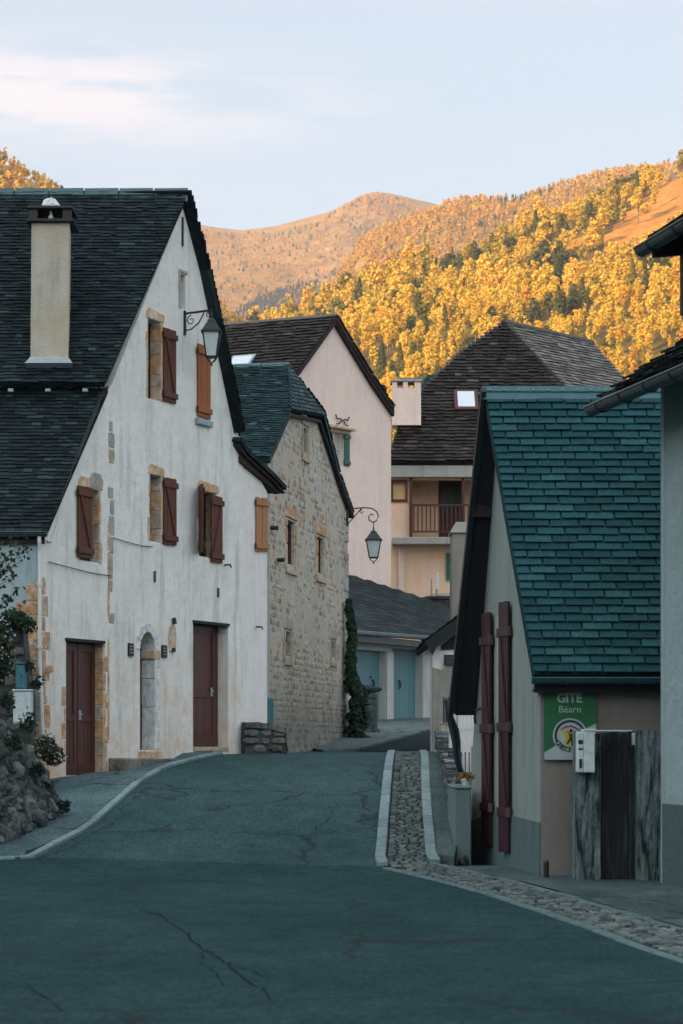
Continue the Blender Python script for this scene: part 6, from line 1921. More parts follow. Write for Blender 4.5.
mg = flat('sign_green', (.012, .125, .045)); mw = flat('sign_white', (.36, .44, .44)); mn = flat('sign_navy', (.010, .030, .045)); my = flat('sign_yellow', (.50, .38, .02)); mm_ = flat('sign_magenta', (.22, .03, .14)); mt_ = flat('sign_text', (.40, .52, .50))
sgx = lambda px: (px - HX) / F * 27.25; sgz = lambda py: EYE + (HY - py) / F * 27.25
SY = facing(27.25)
SG = thing('sign_board', 'green and white guest house sign with a round yellow emblem on the front wall', 'sign', (sgx(570), 27.27, sgz(725)))
x0, x1, z0, z1 = sgx(544), sgx(596.5), sgz(760), sgz(689)
mb = MB(); mb.box(SY, x0, x1, -.025, 0, z0, z1); mb.build('board', mg, SG, bevel=.003)
mb = MB(); mb.fprism(SY, [(x0 + .003, z0 + .003), (x1 - .003, z0 + .003), (x1 - .003, sgz(723.5)), (sgx(580), sgz(731)), (x0 + .003, sgz(752.5))], .0005, .003); mb.build('white_field', mw, SG)
ecx, ecz = sgx(570), sgz(735.5); er = 17.3 / F * 27.25
def disc(mb, cx, cz, r, n0, n1, seg=40, a0=0, a1=2 * math.pi, rin=None):
    if rin is None: mb.fprism(SY, [(cx + r * math.cos(a0 + (a1 - a0) * i / seg), cz + r * math.sin(a0 + (a1 - a0) * i / seg)) for i in range(seg)], n0, n1)
    else:
        for i in range(seg):
            a = a0 + (a1 - a0) * i / seg; b = a0 + (a1 - a0) * (i + 1) / seg
            mb.fprism(SY, [(cx + rin * math.cos(a), cz + rin * math.sin(a)), (cx + r * math.cos(a), cz + r * math.sin(a)), (cx + r * math.cos(b), cz + r * math.sin(b)), (cx + rin * math.cos(b), cz + rin * math.sin(b))], n0, n1)
mb = MB(); disc(mb, ecx, ecz, er, .0035, .005); em = mb.build('emblem', mw, SG)
mb = MB(); disc(mb, ecx, ecz, er * .90, .0055, .0065, 30, R(-28), R(208), er * .76); mb.build('emblem_ring', mn, em)
k = er / 17.3
mb = MB(); mb.fprism(SY, [(ecx - 4 * k, ecz - 10 * k), (ecx + 7 * k, ecz - 10.5 * k), (ecx + 8 * k, ecz + 2 * k), (ecx + 4 * k, ecz + 5 * k), (ecx - 4 * k, ecz + 4.5 * k), (ecx - 7.5 * k, ecz + 5 * k), (ecx - 8 * k, ecz + 3 * k), (ecx - 5.5 * k, ecz + 1 * k)], .0055, .007); mb.build('emblem_shape', my, em)
mb = MB(); mb.fprism(SY, [(ecx - 9.5 * k, ecz + 6.2 * k), (ecx - 3.5 * k, ecz + 10 * k), (ecx - 2 * k, ecz + 9.3 * k), (ecx + 1 * k, ecz + 10.6 * k), (ecx + 10 * k, ecz + 6.2 * k), (ecx + 9.5 * k, ecz + 4.8 * k), (ecx + 1 * k, ecz + 8.8 * k), (ecx - 2 * k, ecz + 7.8 * k), (ecx - 3.5 * k, ecz + 8.2 * k), (ecx - 9 * k, ecz + 5 * k)], .0075, .009); mb.build('emblem_roof', mm_, em)
mb = MB(); disc(mb, ecx + 1 * k, ecz + 4.6 * k, 1.9 * k, .008, .0095, 14)
mb.fprism(SY, [(ecx - 3.6 * k, ecz + 4.6 * k), (ecx - 2.6 * k, ecz + 4.8 * k), (ecx - .4 * k, ecz + 1.6 * k), (ecx + 2.2 * k, ecz + 1.8 * k), (ecx + 5.2 * k, ecz + 4.6 * k), (ecx + 6 * k, ecz + 4 * k), (ecx + 3.6 * k, ecz - .5 * k), (ecx + 3.2 * k, ecz - 4.5 * k), (ecx + 3.4 * k, ecz - 10.5 * k), (ecx + 1.4 * k, ecz - 10.5 * k), (ecx + .9 * k, ecz - 5 * k), (ecx - 2.6 * k, ecz - 9 * k), (ecx - 4 * k, ecz - 8.4 * k), (ecx - .9 * k, ecz - 3.4 * k), (ecx - .8 * k, ecz + .2 * k)], .0075, .0095)
mb.build('emblem_figure', mn, em)
text('lettering', 'GÎTE', .150, mt_, SG, (sgx(569.5), 27.245, sgz(698.5)), bold=.004, sx_=.95)
text('lettering', 'Béarn', .115, mt_, SG, (sgx(569.8), 27.245, sgz(709.6)), bold=0.0)
word = 'GITES DE FRANCE'
for i, chh in enumerate(word):
    if chh == ' ': continue
    a = R(212 + 116 * i / (len(word) - 1)); rr = er * .83
    p = (ecx + rr * math.cos(a), 27.2435, ecz + rr * math.sin(a))
    text('ring_letter', chh, .085, mn if i < 6 else mg, em, p, rot=(0, a + math.pi / 2, 0), bold=.002)

# gate pillars, wooden gate, letter box
GY = 26.55; gfx = lambda px, Y=GY: (px - HX) / F * Y; gfz = lambda py, Y=GY: EYE + (HY - py) / F * Y
def block(name, mat, pxa, pxb, pt, pb, Y, dep, label, cat, root=None, group=None, bev=.02):
    mb = MB(); fr = facing(Y); mb.box(fr, gfx(pxa, Y), gfx(pxb, Y), -dep, 0, -.2, gfz(pt, Y), .006)
    ed = mb.bm.edges[:]; bmesh.ops.subdivide_edges(mb.bm, edges=ed, cuts=5, use_grid_fill=True)
    for v in mb.bm.verts: v.co += Vector((mnoise.noise(v.co * 3), mnoise.noise(v.co * 3 + Vector((9, 0, 0))), mnoise.noise(v.co * 2 + Vector((0, 9, 0))) * .6)) * .012
    o = mb.build(name, MT[mat], root, bevel=0, at=None if root else (gfx((pxa + pxb) / 2, Y), Y - 0, 0))
    if not root: tag(o, label, cat, group)
    return o
block('gate_pillar', 'stained', 575, 600.5, 733, 880, 26.5, .32, 'stained concrete pillar left of the dark gate, carrying the letter box', 'pillar', group='pillars beside the gate')
block('gate_pillar', 'stained', 637.5, 667, 731, 884, 26.35, .32, 'streaked concrete pillar between the dark gate and the roughcast house', 'pillar', group='pillars beside the gate')
GTE = thing('wooden_gate', 'dark weathered plank gate between the two stained pillars', 'gate', (gfx(618), 26.6, 0))
mb = MB(); fr = facing(26.62); n = 4
for i in range(n):
    a = gfx(601, 26.62) + (gfx(637, 26.62) - gfx(601, 26.62)) * i / n; b = gfx(601, 26.62) + (gfx(637, 26.62) - gfx(601, 26.62)) * (i + 1) / n
    mb.box(fr, a + .003, b - .003, -.04, random.uniform(-.004, .004), .03, gfz(731.5, 26.62) + random.uniform(-.01, .005))
m = M('gate_wood', .75, .25); st = m.ramp(m.noise(4.5, 8, .75, (5, 5, .35)), (.50, 0), (.78, 1)); m.col(m.mix(st, (.010, .014, .017), (.075, .10, .105))); m.bump(m.noise(12, 6, .7, (8, 8, .6)), .006, .8)
mb.build('planks', m.m, GTE, bevel=.003)
mb = MB()
for py in (748, 860): mb.box(fr, gfx(601.3, 26.62), gfx(636.7, 26.62), -.09, -.045, gfz(py + 3), gfz(py - 3))
mb.build('rail', m.m, GTE, bevel=.003)
mb = MB(); mb.box(fr, gfx(632, 26.6), gfx(637, 26.6), .006, .02, gfz(745), gfz(733)); mb.build('latch_plate', MT['white_box'], GTE, bevel=.003)
LB = thing('letter_box', 'pale grey letter box on top of the left gate pillar beside the sign', 'letter box', (gfx(587), 26.4, gfz(772)))
mb = MB(); fr = facing(26.30); mb.box(fr, gfx(584.2, 26.3), gfx(595, 26.3), -.26, 0, gfz(772.5, 26.3), gfz(730.5, 26.3)); mb.box(fr, gfx(577.5, 26.3), gfx(584, 26.3), -.22, -.03, gfz(772.5, 26.3), gfz(732, 26.3)); mb.build('box', MT['white_box'], LB, bevel=.008)
mb = MB(); mb.box(fr, gfx(583.5, 26.3), gfx(596.2, 26.3), -.28, .012, gfz(731, 26.3), gfz(729, 26.3)); mb.box(fr, gfx(595, 26.3), gfx(633, 26.3), -.2, -.05, gfz(731.3, 26.3), gfz(730.2, 26.3)); mb.build('lid', MT['white_box'], LB, bevel=.004)
mb = MB(); mb.box(fr, gfx(578.5, 26.3), gfx(583, 26.3), -.029, -.024, gfz(744, 26.3), gfz(740, 26.3)); mb.build('slot', MT['iron'], LB); mb = MB(); mb.box(fr, gfx(579.5, 26.3), gfx(582.4, 26.3), -.029, -.020, gfz(768, 26.3), gfz(759, 26.3)); mb.build('lock_plate', MT['iron'], LB); mb = MB(); mb.box(fr, gfx(578.8, 26.3), gfx(583, 26.3), -.029, -.024, gfz(750, 26.3), gfz(748, 26.3)); mb.build('slot', MT['iron'], LB)
mb = MB(); bx_ = gfx(546.3, 26.9); mb.tube([(bx_, 26.9, -.05), (bx_, 26.9, .0), (bx_, 26.9, .20)], .032, 10); mb.lathe((bx_, 26.9, .20), [(.036, 0), (.03, .02), (.01, .03)], 10)
o = mb.build('stub_post', MT['iron'], None, at=(bx_, 26.9, 0)); tag(o, 'short black iron stub post at the foot of the guest house corner', 'post')

# ================================================================== ROUGHCAST HOUSE at the right edge
HRx = thing('roughcast_house', 'pale roughcast house at the right edge with dark slate eave and dormer', 'house', (3.6, 25.6, 0))
RW = Fr(3.60, 25.6, .23, -1.0, out=1)
if RW.n.x > 0: RW.n = -RW.n
zr0 = 5.80
mb = MB(); mb.fprism(RW, [(0, -.3), (7, -.3), (7, zr0), (0, zr0)], -.4, 0); mb.build('wall', MT['roughcast'], HRx)
BW = Fr(3.60, 25.6, 1, .0)
mb = MB(); mb.box(Fr(3.6, 25.6, 1, .23, out=-1), .001, 5, -.4, .0, -.3, 5.8); mb.build('wall', MT['roughcast'], HRx)
mb = MB(); mb.box(RW, -.02, 7, .001, .03, -.3, EYE + (HY - 804) / F * 25.4); mb.box(Fr(3.6, 25.6, 1, .0), -.02, 1.5, .001, .02, -.3, EYE + (HY - 804) / F * 25.4); mb.build('plinth', MT['dark_plinth'], HRx, bevel=.01)
mb = MB(); mb.box(Fr(3.60, 25.6, 1, .0), -.005, 2.0, -.3, .0, -.3, 5.7); mb.build('wall', MT['roughcast'], HRx)
EA = Vector((2.93, 26.0, 5.44)); dE = Vector((.23, -1.0, 0)).normalized()
upR = (Vector((1, .23, 0)).normalized() * .84 + UZ * .58).normalized()
EB = EA + dE * 9
slate_roof('roof', MT['slate_left'], HRx, [EA, EB, EB + upR * 6, EA + upR * 6], .19, .30, .026, .45, .09)
gutter([EA - Vector((.10, .0, .05)) , EB - Vector((.10, 0, .05))], .095, 'gutter', 'gutter', HRx)
nE = Vector((1, .23, 0)).normalized()
# barge along the far verge
mb = MB(); a = EA + UZ * .02; b = EA + upR * 6; mb.hexa([a - UZ * .12, a - dE * .04 - UZ * .12, b - dE * .04 - UZ * .12, b - UZ * .12, a - UZ * .02, a - dE * .04 - UZ * .02, b - dE * .04 - UZ * .02, b - UZ * .02]); mb.build('bargeboard', MT['dark_wood'], HRx)
# dormer
DY = 24.6; dx = lambda px: (px - HX) / F * DY; dz = lambda py: EYE + (HY - py) / F * DY
DO = Vector((dx(650), DY, dz(245))); 
mb = MB(); dn = None
dro = slate_roof('dormer_roof', MT['slate_left'], HRx, [DO, DO + dE * 3.0, DO + dE * 3.0 + upR * 2.4, DO + upR * 2.4], .19, .3, .024, .45, .08)
gutter([DO + Vector((-.09, 0, -.04)), DO + dE * 3 + Vector((-.09, 0, -.04))], .09, 'gutter', 'gutter', HRx)
for i in (0.0, 1.2, 2.4):
    mb = MB(); c = DO + nE * .32 + dE * (.05 + i); mb.hexa([c - UZ * .75, c + nE * .10 - UZ * .75, c + nE * .10 + dE * .10 - UZ * .75, c + dE * .10 - UZ * .75, c + UZ * .1, c + nE * .10 + UZ * .1, c + nE * .10 + dE * .10 + UZ * .1, c + dE * .10 + UZ * .1]); mb.build('dormer_post', MT['dark_wood'], HRx)
for i in (0.0, 2.9):
    mb = MB(); c = DO + dE * i; mb.hexa([c + nE * .02 - UZ * .14, c + nE * .35 - UZ * .10, c + nE * .35 + dE * .08 - UZ * .10, c + nE * .02 + dE * .08 - UZ * .14, c + nE * .02 - UZ * .02, c + nE * .35 + UZ * .12, c + nE * .35 + dE * .08 + UZ * .12, c + nE * .02 + dE * .08 - UZ * .02]); mb.build('dormer_bracket', MT['dark_wood'], HRx)
mb = MB(); c = DO + nE * .34 + dE * .06
mb.hexa([c - UZ * .8, c + nE * 2 - UZ * .8, c + nE * 2 + dE * 2.8 - UZ * .8, c + dE * 2.8 - UZ * .8, c + UZ * .02, c + nE * 2 + UZ * 1.36, c + nE * 2 + dE * 2.8 + UZ * 1.36, c + dE * 2.8 + UZ * .02]); mb.build('dormer_wall', MT['gutter'], HRx)

# ================================================================== right middle: rubble wall, pier, fence, tarp, post, pot
def lowline(y, off=0): return Vector((low_edge(y) + off, y))
a = lowline(32.6, .03); b = lowline(42.9, .03)
RWl = Fr(a.x, a.y, b.x - a.x, b.y - a.y, out=-1)
if RWl.n.x > 0: RWl.n = -RWl.n
mb = MB(); poly = [(0, -.1), (10.3, .9), (10.3, 1.80), (7, 1.58), (3.5, 1.30), (0, 1.05)]
random.seed(9)
mb.fprism(RWl, poly, -.18, -.03); stones_on(RWl, poly, [], .24, -.03, mb, .96, .09)
i = 0.0
while i < 10.1:
    e = i + random.uniform(.25, .5); zt = float(np.interp(i, [0, 4, 8, 11.6], [.98, 1.3, 1.6, 1.85]))
    mb.box(RWl, i + .01, e - .01, -.20, .04, zt - .03, zt + .07 + random.uniform(-.02, .03), .02); i = e
o = mb.build('rubble_wall', MT['boulder'], None, at=(1.75, 35, .5)); tag(o, 'low rubble retaining wall along the right pavement behind the guest house', 'wall')
Y = 30.5; fr = facing(Y); qx = lambda px, Y=Y: (px - HX) / F * Y; qz = lambda py, Y=Y: EYE + (HY - py) / F * Y
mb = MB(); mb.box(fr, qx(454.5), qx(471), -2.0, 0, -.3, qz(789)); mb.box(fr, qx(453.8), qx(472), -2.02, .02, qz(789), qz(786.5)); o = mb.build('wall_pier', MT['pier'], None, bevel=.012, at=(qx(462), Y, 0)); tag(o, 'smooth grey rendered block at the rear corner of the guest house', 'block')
mb = MB(); Y = 30.2; c = Vector((qx(463.5, Y), Y, -.06))
mb.bm.free(); mb = MB(); bmesh.ops.create_icosphere(mb.bm, subdivisions=2, radius=.085, matrix=Matrix.Translation(c + UZ * .08)); 
for v in mb.bm.verts: v.co += (v.co - c) * mnoise.noise(v.co * 12) * .5
o = mb.build('dark_stone', MT['iron'], None, smooth=True, at=c); tag(o, 'small dark lump at the foot of the grey block', 'stone')
# pale picket fence behind the rubble wall
FE = thing('picket_fence', 'white picket fence behind the guest house eave', 'fence', (2.1, 38.5, .2))
Y = 38.5; fr = facing(Y); mb = MB(); px = 450.0
mbr = MB()
while px < 492:
    mb.box(fr, qx(px, Y), qx(px + 2.6, Y), -.02, .0, .2, qz(714, Y)); px += 4.0
    if px < 451: break
mb2 = mb
mb2.build('pickets', MT['white_pipe'], FE, bevel=.003)
mb = MB(); mb.box(fr, qx(448, Y), qx(494, Y), -.06, -.022, qz(731, Y), qz(729, Y)); mb.box(fr, qx(448, Y), qx(494, Y), -.06, -.022, .5, .58); mb.box(fr, qx(449, Y), qx(452, Y), -.12, -.061, -.2, qz(713, Y)); mb.box(fr, qx(488, Y), qx(491, Y), -.12, -.061, -.2, qz(713, Y)); mb.build('rail', MT['white_pipe'], FE)
# hanging dark tarp
Y = 34.0; mb = MB(); rows = [(700, 444.5, 452), (716, 446, 453.5), (730, 449.5, 459.5), (742, 452, 461), (756, 453.5, 461), (768, 456.5, 463), (776, 459, 466.5)]
A_ = []; Bk = []
for j, (py, pa, pb) in enumerate(rows):
    ra = []; rb_ = []
    for i in range(7):
        px = pa + (pb - pa) * i / 6; y = Y + .06 * math.sin(i * 2.1 + j * .4)
        ra.append(mb.bm.verts.new((qx(px, Y), y, qz(py, Y)))); rb_.append(mb.bm.verts.new((qx(px, Y), y + .03, qz(py, Y))))
    A_.append(ra); Bk.append(rb_)
for j in range(len(rows) - 1):
    for i in range(6):
        mb.bm.faces.new([A_[j][i], A_[j][i + 1], A_[j + 1][i + 1], A_[j + 1][i]]); mb.bm.faces.new([Bk[j][i], Bk[j + 1][i], Bk[j + 1][i + 1], Bk[j][i + 1]])
    mb.bm.faces.new([A_[j][0], A_[j + 1][0], Bk[j + 1][0], Bk[j][0]]); mb.bm.faces.new([A_[j][6], Bk[j][6], Bk[j + 1][6], A_[j + 1][6]])
mb.bm.faces.new(A_[0] + Bk[0][::-1]); mb.bm.faces.new(A_[-1][::-1] + Bk[-1])
o = mb.build('tarpaulin', MT['tarp'], None, smooth=True, at=(1.65, 34, 1)); tag(o, 'dark blue tarpaulin hanging down behind the eave of the guest house', 'tarpaulin')
Y = 31.3; PT = thing('flower_pot', 'small pale pot with orange flowers on the grey block', 'flower pot', (qx(466.5, Y), Y, qz(787, Y)))
mb = MB(); mb.lathe((qx(466.5, Y), Y, qz(788, Y)), [(.05, 0), (.075, .10), (.082, .11), (.078, .13)], 12); mb.build('pot', MT['white_box'], PT)
mb = MB()
for i in range(60):
    c = Vector((qx(465.5, Y) + random.gauss(0, .06), Y + random.gauss(0, .05), qz(777, Y) + random.gauss(0, .03))); a = Vector([random.gauss(0, 1) for _ in range(3)]).normalized() * .022; b = a.orthogonal().normalized() * .018
    mb.bm.faces.new([mb.bm.verts.new(c + q) for q in (-a - b, a - b, a + b, -a + b)])
mfl = leafmat('orange_flower', (.35, .12, .03), (.12, .10, .03), (.30, .16, .05), attr=False); mb.build('flowers', mfl, PT)
Y = 43.2; mb = MB(); mb.box(facing(Y), qx(440.5, Y), qx(450.5, Y), -.5, 0, .9, qz(724, Y)); mb.box(facing(Y), qx(440, Y), qx(451, Y), -.52, .02, qz(724, Y), qz(722.5, Y)); o = mb.build('gate_post', MT['cream_plaster'] if False else MT['cream_stone'], None, bevel=.02, at=(qx(445, Y), Y, 1.2)); tag(o, 'cream stone post at the far end of the rubble wall', 'post')
mb = MB()
for i in range(4): mb.box(facing(42.9), qx(443 + i * 2.4, 42.9), qx(444.6 + i * 2.4, 42.9), -.04, 0, qz(723, 42.9), qz(697 + i % 2, 42.9))
mb.box(facing(42.9), qx(443, 42.9), qx(452, 42.9), -.06, -.045, qz(703, 42.9), qz(701, 42.9))
o = mb.build('iron_railing', MT['tarp'], None, at=(qx(446, 42.9), 42.9, qz(723, 42.9))); tag(o, 'short dark railing standing on the cream stone post', 'railing')

# ================================================================== left foreground: retaining wall, plants, boxes
random.seed(31)
fpts = [(-6.6, 28.9), (-4.78, 29.9), (-4.42, 30.9), (-4.15, 31.9), (-4.00, 33.0)]
mb = MB()
# heights of the wall top along its length, from the picture
def top_z(t): return float(np.interp(t, [0, .36, .50, .60, .70, .82, .93, 1.0], [2.9, 2.55, 2.25, 1.88, 1.52, 1.17, .85, .55]))
core = []
segs = [Vector(p) for p in fpts]; Ls = [0]
for i in range(1, 5): Ls.append(Ls[-1] + (segs[i] - segs[i - 1]).length)
def along(d):
    for i in range(1, 5):
        if d <= Ls[i] + 1e-6:
            t = (d - Ls[i - 1]) / (Ls[i] - Ls[i - 1]); return segs[i - 1].lerp(segs[i], t), (segs[i] - segs[i - 1]).normalized()
    return segs[-1], (segs[-1] - segs[-2]).normalized()
N_ = 24
ringsW = []
for i in range(N_ + 1):
    d = Ls[-1] * i / N_; p, t = along(d); n = Vector((t.y, -t.x)); zt = top_z(i / N_); zb_ = prof(p.y) - .1
    q0 = p; lean = .18 * (zt - zb_)
    ringsW.append([Vector((p.x, p.y, zb_)), Vector((p.x - n.x * lean, p.y - n.y * lean, zt)), Vector((p.x - n.x * (lean + .9), p.y - n.y * (lean + .9), zt + .05)), Vector((p.x - n.x * 1.2, p.y - n.y * 1.2, zb_))])
for i in range(N_): mb.prism(ringsW[i], ringsW[i + 1])
def boulder(mb, c, r, k=1):
    s = Vector((random.uniform(.8, 1.3), random.uniform(.8, 1.2), random.uniform(.6, .95))) * r
    rt = Matrix.Rotation(random.uniform(0, 6.28), 3, 'Z') @ Matrix.Rotation(random.uniform(-.5, .5), 3, 'X')
    g = bmesh.ops.create_icosphere(mb.bm, subdivisions=k, radius=1.0)
    sd = Vector((random.uniform(0, 99),) * 3)
    for v in g['verts']:
        q = v.co.copy(); q = Vector([math.copysign(abs(x) ** .55, x) for x in q]); q *= 1 + .42 * mnoise.noise(q * 1.2 + sd) + .12 * mnoise.noise(q * 4 + sd)
        v.co = c + rt @ Vector((q.x * s.x, q.y * s.y, q.z * s.z))
for i in range(78):
    d = Ls[-1] * (i + .5) / 78
    p, t = along(d); n = Vector((t.y, -t.x)); zt = top_z(d / Ls[-1]); z = prof(p.y) + .02
    while z < zt + .05:
        r = random.choice((.05, .08, .10, .13, .16)) * random.uniform(.8, 1.15)
        ln = .18 * (z - prof(p.y)); o_ = -ln - r * .68 + random.uniform(-.02, .03)
        c = Vector((p.x + n.x * o_ + t.x * random.uniform(-.08, .08), p.y + n.y * o_ + t.y * random.uniform(-.08, .08), z + r * .5)); boulder(mb, c, r, 2)
        z += r * random.uniform(.9, 1.25)
for i in range(50):
    d = Ls[-1] * random.random(); p, t = along(d); n = Vector((t.y, -t.x)); zt = top_z(d / Ls[-1]); ln = .18 * (zt - prof(p.y)) + random.uniform(0, .9)
    boulder(mb, Vector((p.x - n.x * ln, p.y - n.y * ln, zt)), random.uniform(.1, .18), 2)
o = mb.build('retaining_wall', MT['boulder'], None, at=(-4.9, 31.5, 0)); tag(o, 'rough boulder retaining wall sloping down at the left edge of the street', 'wall')
# masonry terrace wall behind it, in front of the white house side
Yt = 35.6; ft = facing(Yt); tx = lambda px: (px - HX) / F * Yt; tz = lambda py: EYE + (HY - py) / F * Yt
mb = MB(); poly = [(tx(-70), .5), (tx(31), .5), (tx(31), tz(700)), (tx(26), tz(664)), (tx(22), tz(628)), (tx(-70), tz(620))]
mb.fprism(ft, poly, -.6, -.03); stones_on(ft, poly, [], .30, -.03, mb, .95, .07)
o = mb.build('terrace_wall', MT['rubble'], None, at=(tx(0), Yt, .9)); tag(o, 'coarse stone terrace wall in front of the grey side of the white house', 'wall')
def cabinet(name, pxa, pxb, pt, pb, Y, mat, label, cat):
    fr = facing(Y); X = lambda p: (p - HX) / F * Y; Z = lambda p: EYE + (HY - p) / F * Y
    root = thing(name, label, cat, (X((pxa + pxb) / 2), Y, Z(pb)))
    mb = MB(); mb.box(fr, X(pxa), X(pxb), -.25, 0, Z(pb), Z(pt)); mb.build('body', MT[mat], root, bevel=.015)
    mb = MB(); mb.box(fr, X(pxa + 1), X(pxb - 1), .002, .012, Z(pb - 1.5), Z(pt + 2)); d = mb.build('door', MT[mat], root, bevel=.004)
    mb = MB(); mb.box(fr, X(pxb - 4), X(pxb - 3), .013, .022, Z((pt + pb) / 2 + 1.5), Z((pt + pb) / 2 - 1.5)); mb.build('lock', MT['iron'], d)
    mb = MB(); mb.box(fr, X(pxa - .8), X(pxb + .8), -.27, .02, Z(pt) + .001, Z(pt) + .025); mb.build('lid', MT[mat], root, bevel=.006)
cabinet('utility_box', 13, 31, 691, 724, 35.1, 'white_box', 'white metal utility box set on the stone wall below the drainpipe', 'utility box')
cabinet('meter_box', 15.5, 25, 664, 689, 35.3, 'teal_box', 'small teal meter box standing above the white utility box', 'meter box')
def bush(name, label, cat, c, r, n, leaf, mat, fl=0, flmat=None, stems=True, group=None, droop=0):
    rg = np.random.default_rng(int(abs(c[0] * 100 + c[2] * 31)))
    root = thing(name, label, cat, (c[0], c[1], c[2] - r[2]), group)
    d = rg.normal(size=(n, 3)); d /= np.linalg.norm(d, axis=1, keepdims=True)
    lob = np.clip(rg.normal(size=(6, 3)) * .45, -.8, .8); li = rg.integers(0, 6, n)
    P_ = (lob[li] * .8 + d * (rg.uniform(.25, .75, n) ** .6)[:, None])
    C = P_ * np.array(r) + np.array(c)
    V = leafquads(C, d + rg.normal(size=(n, 3)) * .6, leaf, rg) - np.array(root.location)
    me = make_mesh('foliage', V, np.arange(len(V)).reshape(-1, 4), np.zeros(n), np.full(len(V), .5), [MT[mat]])
    addmesh('foliage', me, None, root)
    if fl:
        sel = rg.integers(0, n, fl); C2 = C[sel] + d[sel] * .04
        V = leafquads(C2, d[sel] + np.array([0, -.8, .3]), leaf * .8, rg) - np.array(root.location)
        fo_ = addmesh('flowers', make_mesh('flowers', V, np.arange(len(V)).reshape(-1, 4), np.zeros(fl), np.full(len(V), .5), [MT[flmat or 'flower']]), None, root); fo_['kind'] = 'stuff'
    if stems:
        mb = MB()
        for i in range(9):
            e = Vector(C[rg.integers(0, n)]); s = Vector((c[0] + rg.normal() * .03, c[1], c[2] - r[2])); mb.tube([s, s.lerp(e, .5) + Vector((0, 0, .04)), e], .012, 4, .004)
        mb.build('stems', MT['eave_wood'], root)
    return root
def at_px(px, py, Y): return ((px - HX) / F * Y, Y, EYE + (HY - py) / F * Y)
bush('flowering_shrub', 'dark shrub dotted with pale flowers on top of the wall at the left edge', 'shrub', at_px(1, 658, 33.4), (.20, .22, .40), 2600, .020, 'shrub', 130)
bush('flowering_shrub', 'round dark shrub with white flowers beside the first brown door', 'shrub', at_px(49, 752, 35.4), (.19, .18, .20), 1700, .016, 'shrub', 90)
bush('spiky_plant', 'green tuft on the stone terrace under the grey wall', 'plant', at_px(15, 621, 35.4), (.28, .2, .14), 700, .022, 'ivy')
for i, (px, py, r_) in enumerate(((28, 668, .10), (37, 684, .10), (64, 806, .08), (26, 722, .13), (14, 742, .10), (38, 768, .09), (5, 700, .14))):
    bush('wall_plant', ['small green weed growing below the ochre stones by the drainpipe', 'small green weed clinging beside the drainpipe', 'small weed at the foot of the boulder wall end', 'green weed in the boulder wall under the white box', 'weed rooted in the middle of the boulder wall', 'weed on the sloping edge of the boulder wall below the round shrub', 'green plant spilling over the boulder wall at the left edge'][i], 'plant', at_px(px, py, 35.4 if py < 690 else 30.3 + px * .035), (r_, .08, r_), 160, .018, 'ivy', stems=False)
# tree reaching in from the left
TB = thing('overhanging_tree', 'thin dark leafy branches reaching in at the left edge in front of the grey wall', 'tree', (-6.4, 34.6, .6))
mb = MB(); mb.tube([(-6.4, 34.6, .4), (-6.3, 34.6, 2.4), (-6.0, 34.6, 4.0), (-5.8, 34.6, 4.6)], .09, 7, .03); mb.build('trunk', MT['eave_wood'], TB)
mb = MB(); rg = np.random.default_rng(4); LC = []
for (a, ends) in (((-6.2, 34.6, 3.0), [(27, 548), (22, 560), (14, 575), (24, 540)]), ((-6.25, 34.6, 2.5), [(20, 588), (24, 606), (12, 612), (8, 598)]), ((-5.9, 34.6, 4.2), [(12, 542), (4, 556)])):
    for (px, py) in ends:
        e = Vector(at_px(px, py, 34.4 + rg.uniform(-.2, .2))); s = Vector(a); m1 = s.lerp(e, .55) + Vector((0, 0, .10))
        mb.tube([s, m1, e], .014, 5, .003)
        for t in np.linspace(.25, 1, 26):
            q = (s.lerp(m1, t / .55) if t < .55 else m1.lerp(e, (t - .55) / .45)); 
            for _ in range(3): LC.append([q.x + rg.normal() * .05, q.y + rg.normal() * .05, q.z + rg.normal() * .045])
mb.build('branches', MT['eave_wood'], TB)
LC = np.array(LC); V = leafquads(LC, rg.normal(size=LC.shape) + np.array([0, -.6, .3]), .026, rg) - np.array(TB.location)
addmesh('foliage', make_mesh('foliage', V, np.arange(len(V)).reshape(-1, 4), np.zeros(len(LC)), np.full(len(V), .5), [MT['shrub']]), None, TB)
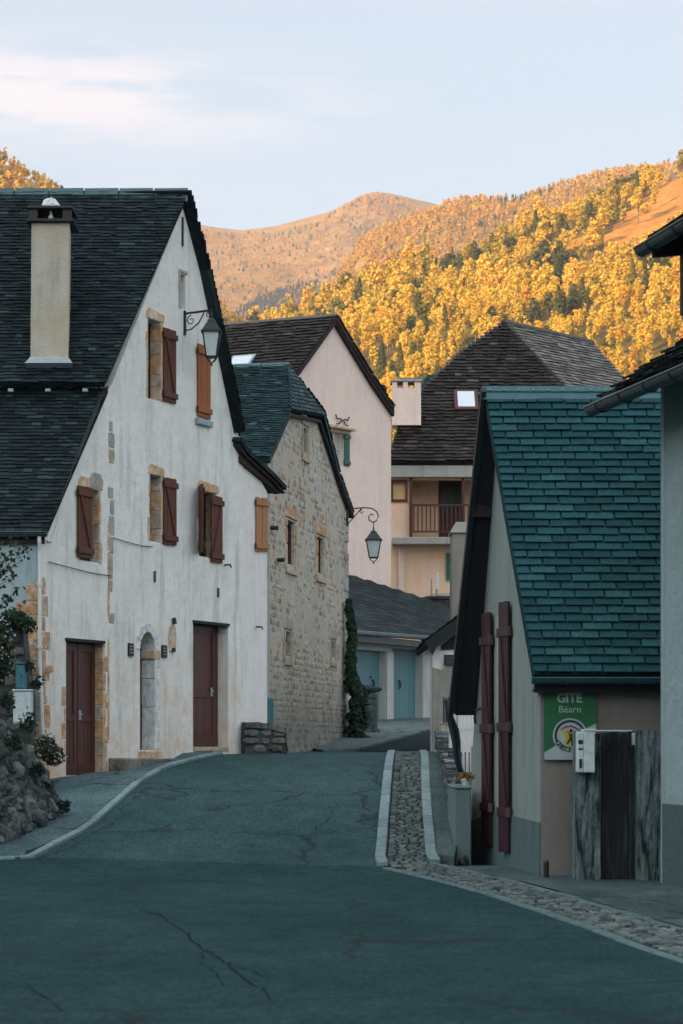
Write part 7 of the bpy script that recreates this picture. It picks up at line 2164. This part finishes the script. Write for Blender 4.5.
# ivy column at the corner of the stone house
IV = thing('climbing_ivy', 'dark ivy climbing the far corner of the stone house beside the garage doors', 'plant', (.35, 57.4, 1.5))
rg = np.random.default_rng(8); prof_iv = [(600, 348.5, 2), (615, 350.5, 2.8), (640, 352, 4), (660, 350, 4.5), (676, 352, 5), (690, 357, 9), (705, 359, 10), (720, 358, 9), (738, 359, 9), (746, 360, 9)]
LC = []; LN = []
for _ in range(6500):
    py = rg.uniform(600, 746); cx = np.interp(py, [p[0] for p in prof_iv], [p[1] for p in prof_iv]); w = np.interp(py, [p[0] for p in prof_iv], [p[2] for p in prof_iv])
    a = rg.uniform(0, 2 * np.pi); nn = mnoise.noise(Vector((py * .11, math.cos(a) * 1.3, 0))) * 1.1; rr = rg.uniform(.5, 1.05)
    if mnoise.noise(Vector((py * .14, a * 1.5, 7))) < -.22: continue
    px = cx + w * rr * math.cos(a) * (1 + nn); Y = 57.0 + .5 * w / 12 * rr * math.sin(a)
    LC.append(at_px(px, py, Y)); LN.append([math.cos(a), math.sin(a) - .4, .5])
V = leafquads(np.array(LC), np.array(LN) + rg.normal(size=(len(LC), 3)) * .5, .045, rg) - np.array(IV.location)
addmesh('foliage', make_mesh('foliage', V, np.arange(len(V)).reshape(-1, 4), np.zeros(len(LC)), np.full(len(V), .5), [MT['ivy']]), None, IV)
mb = MB()
for i in range(3): mb.tube([at_px(354 + i * 4, 748, 57.1), at_px(354 + i * 2, 690, 57.2), at_px(351, 620, 57.3)], .035, 5, .012)
mb.build('stems', MT['eave_wood'], IV)
mb = MB(); Y = 58.6; fr = facing(Y); X = lambda p: (p - HX) / F * Y; Z = lambda p: EYE + (HY - p) / F * Y
poly = [(X(360), 1.2), (X(378), 1.2), (X(377), Z(700)), (X(375), Z(686)), (X(360), Z(684))]
mb.fprism(fr, poly, -.4, -.03); stones_on(fr, poly, [], .25, -.03, mb, .95, .07); o = mb.build('stone_pier', MT['cobble'], None, at=(X(370), Y, 1.5)); tag(o, 'short pale stone pier behind the ivy in front of the first garage', 'pier')
# second cabinet-size details: small downpipe outlet by the roughcast house
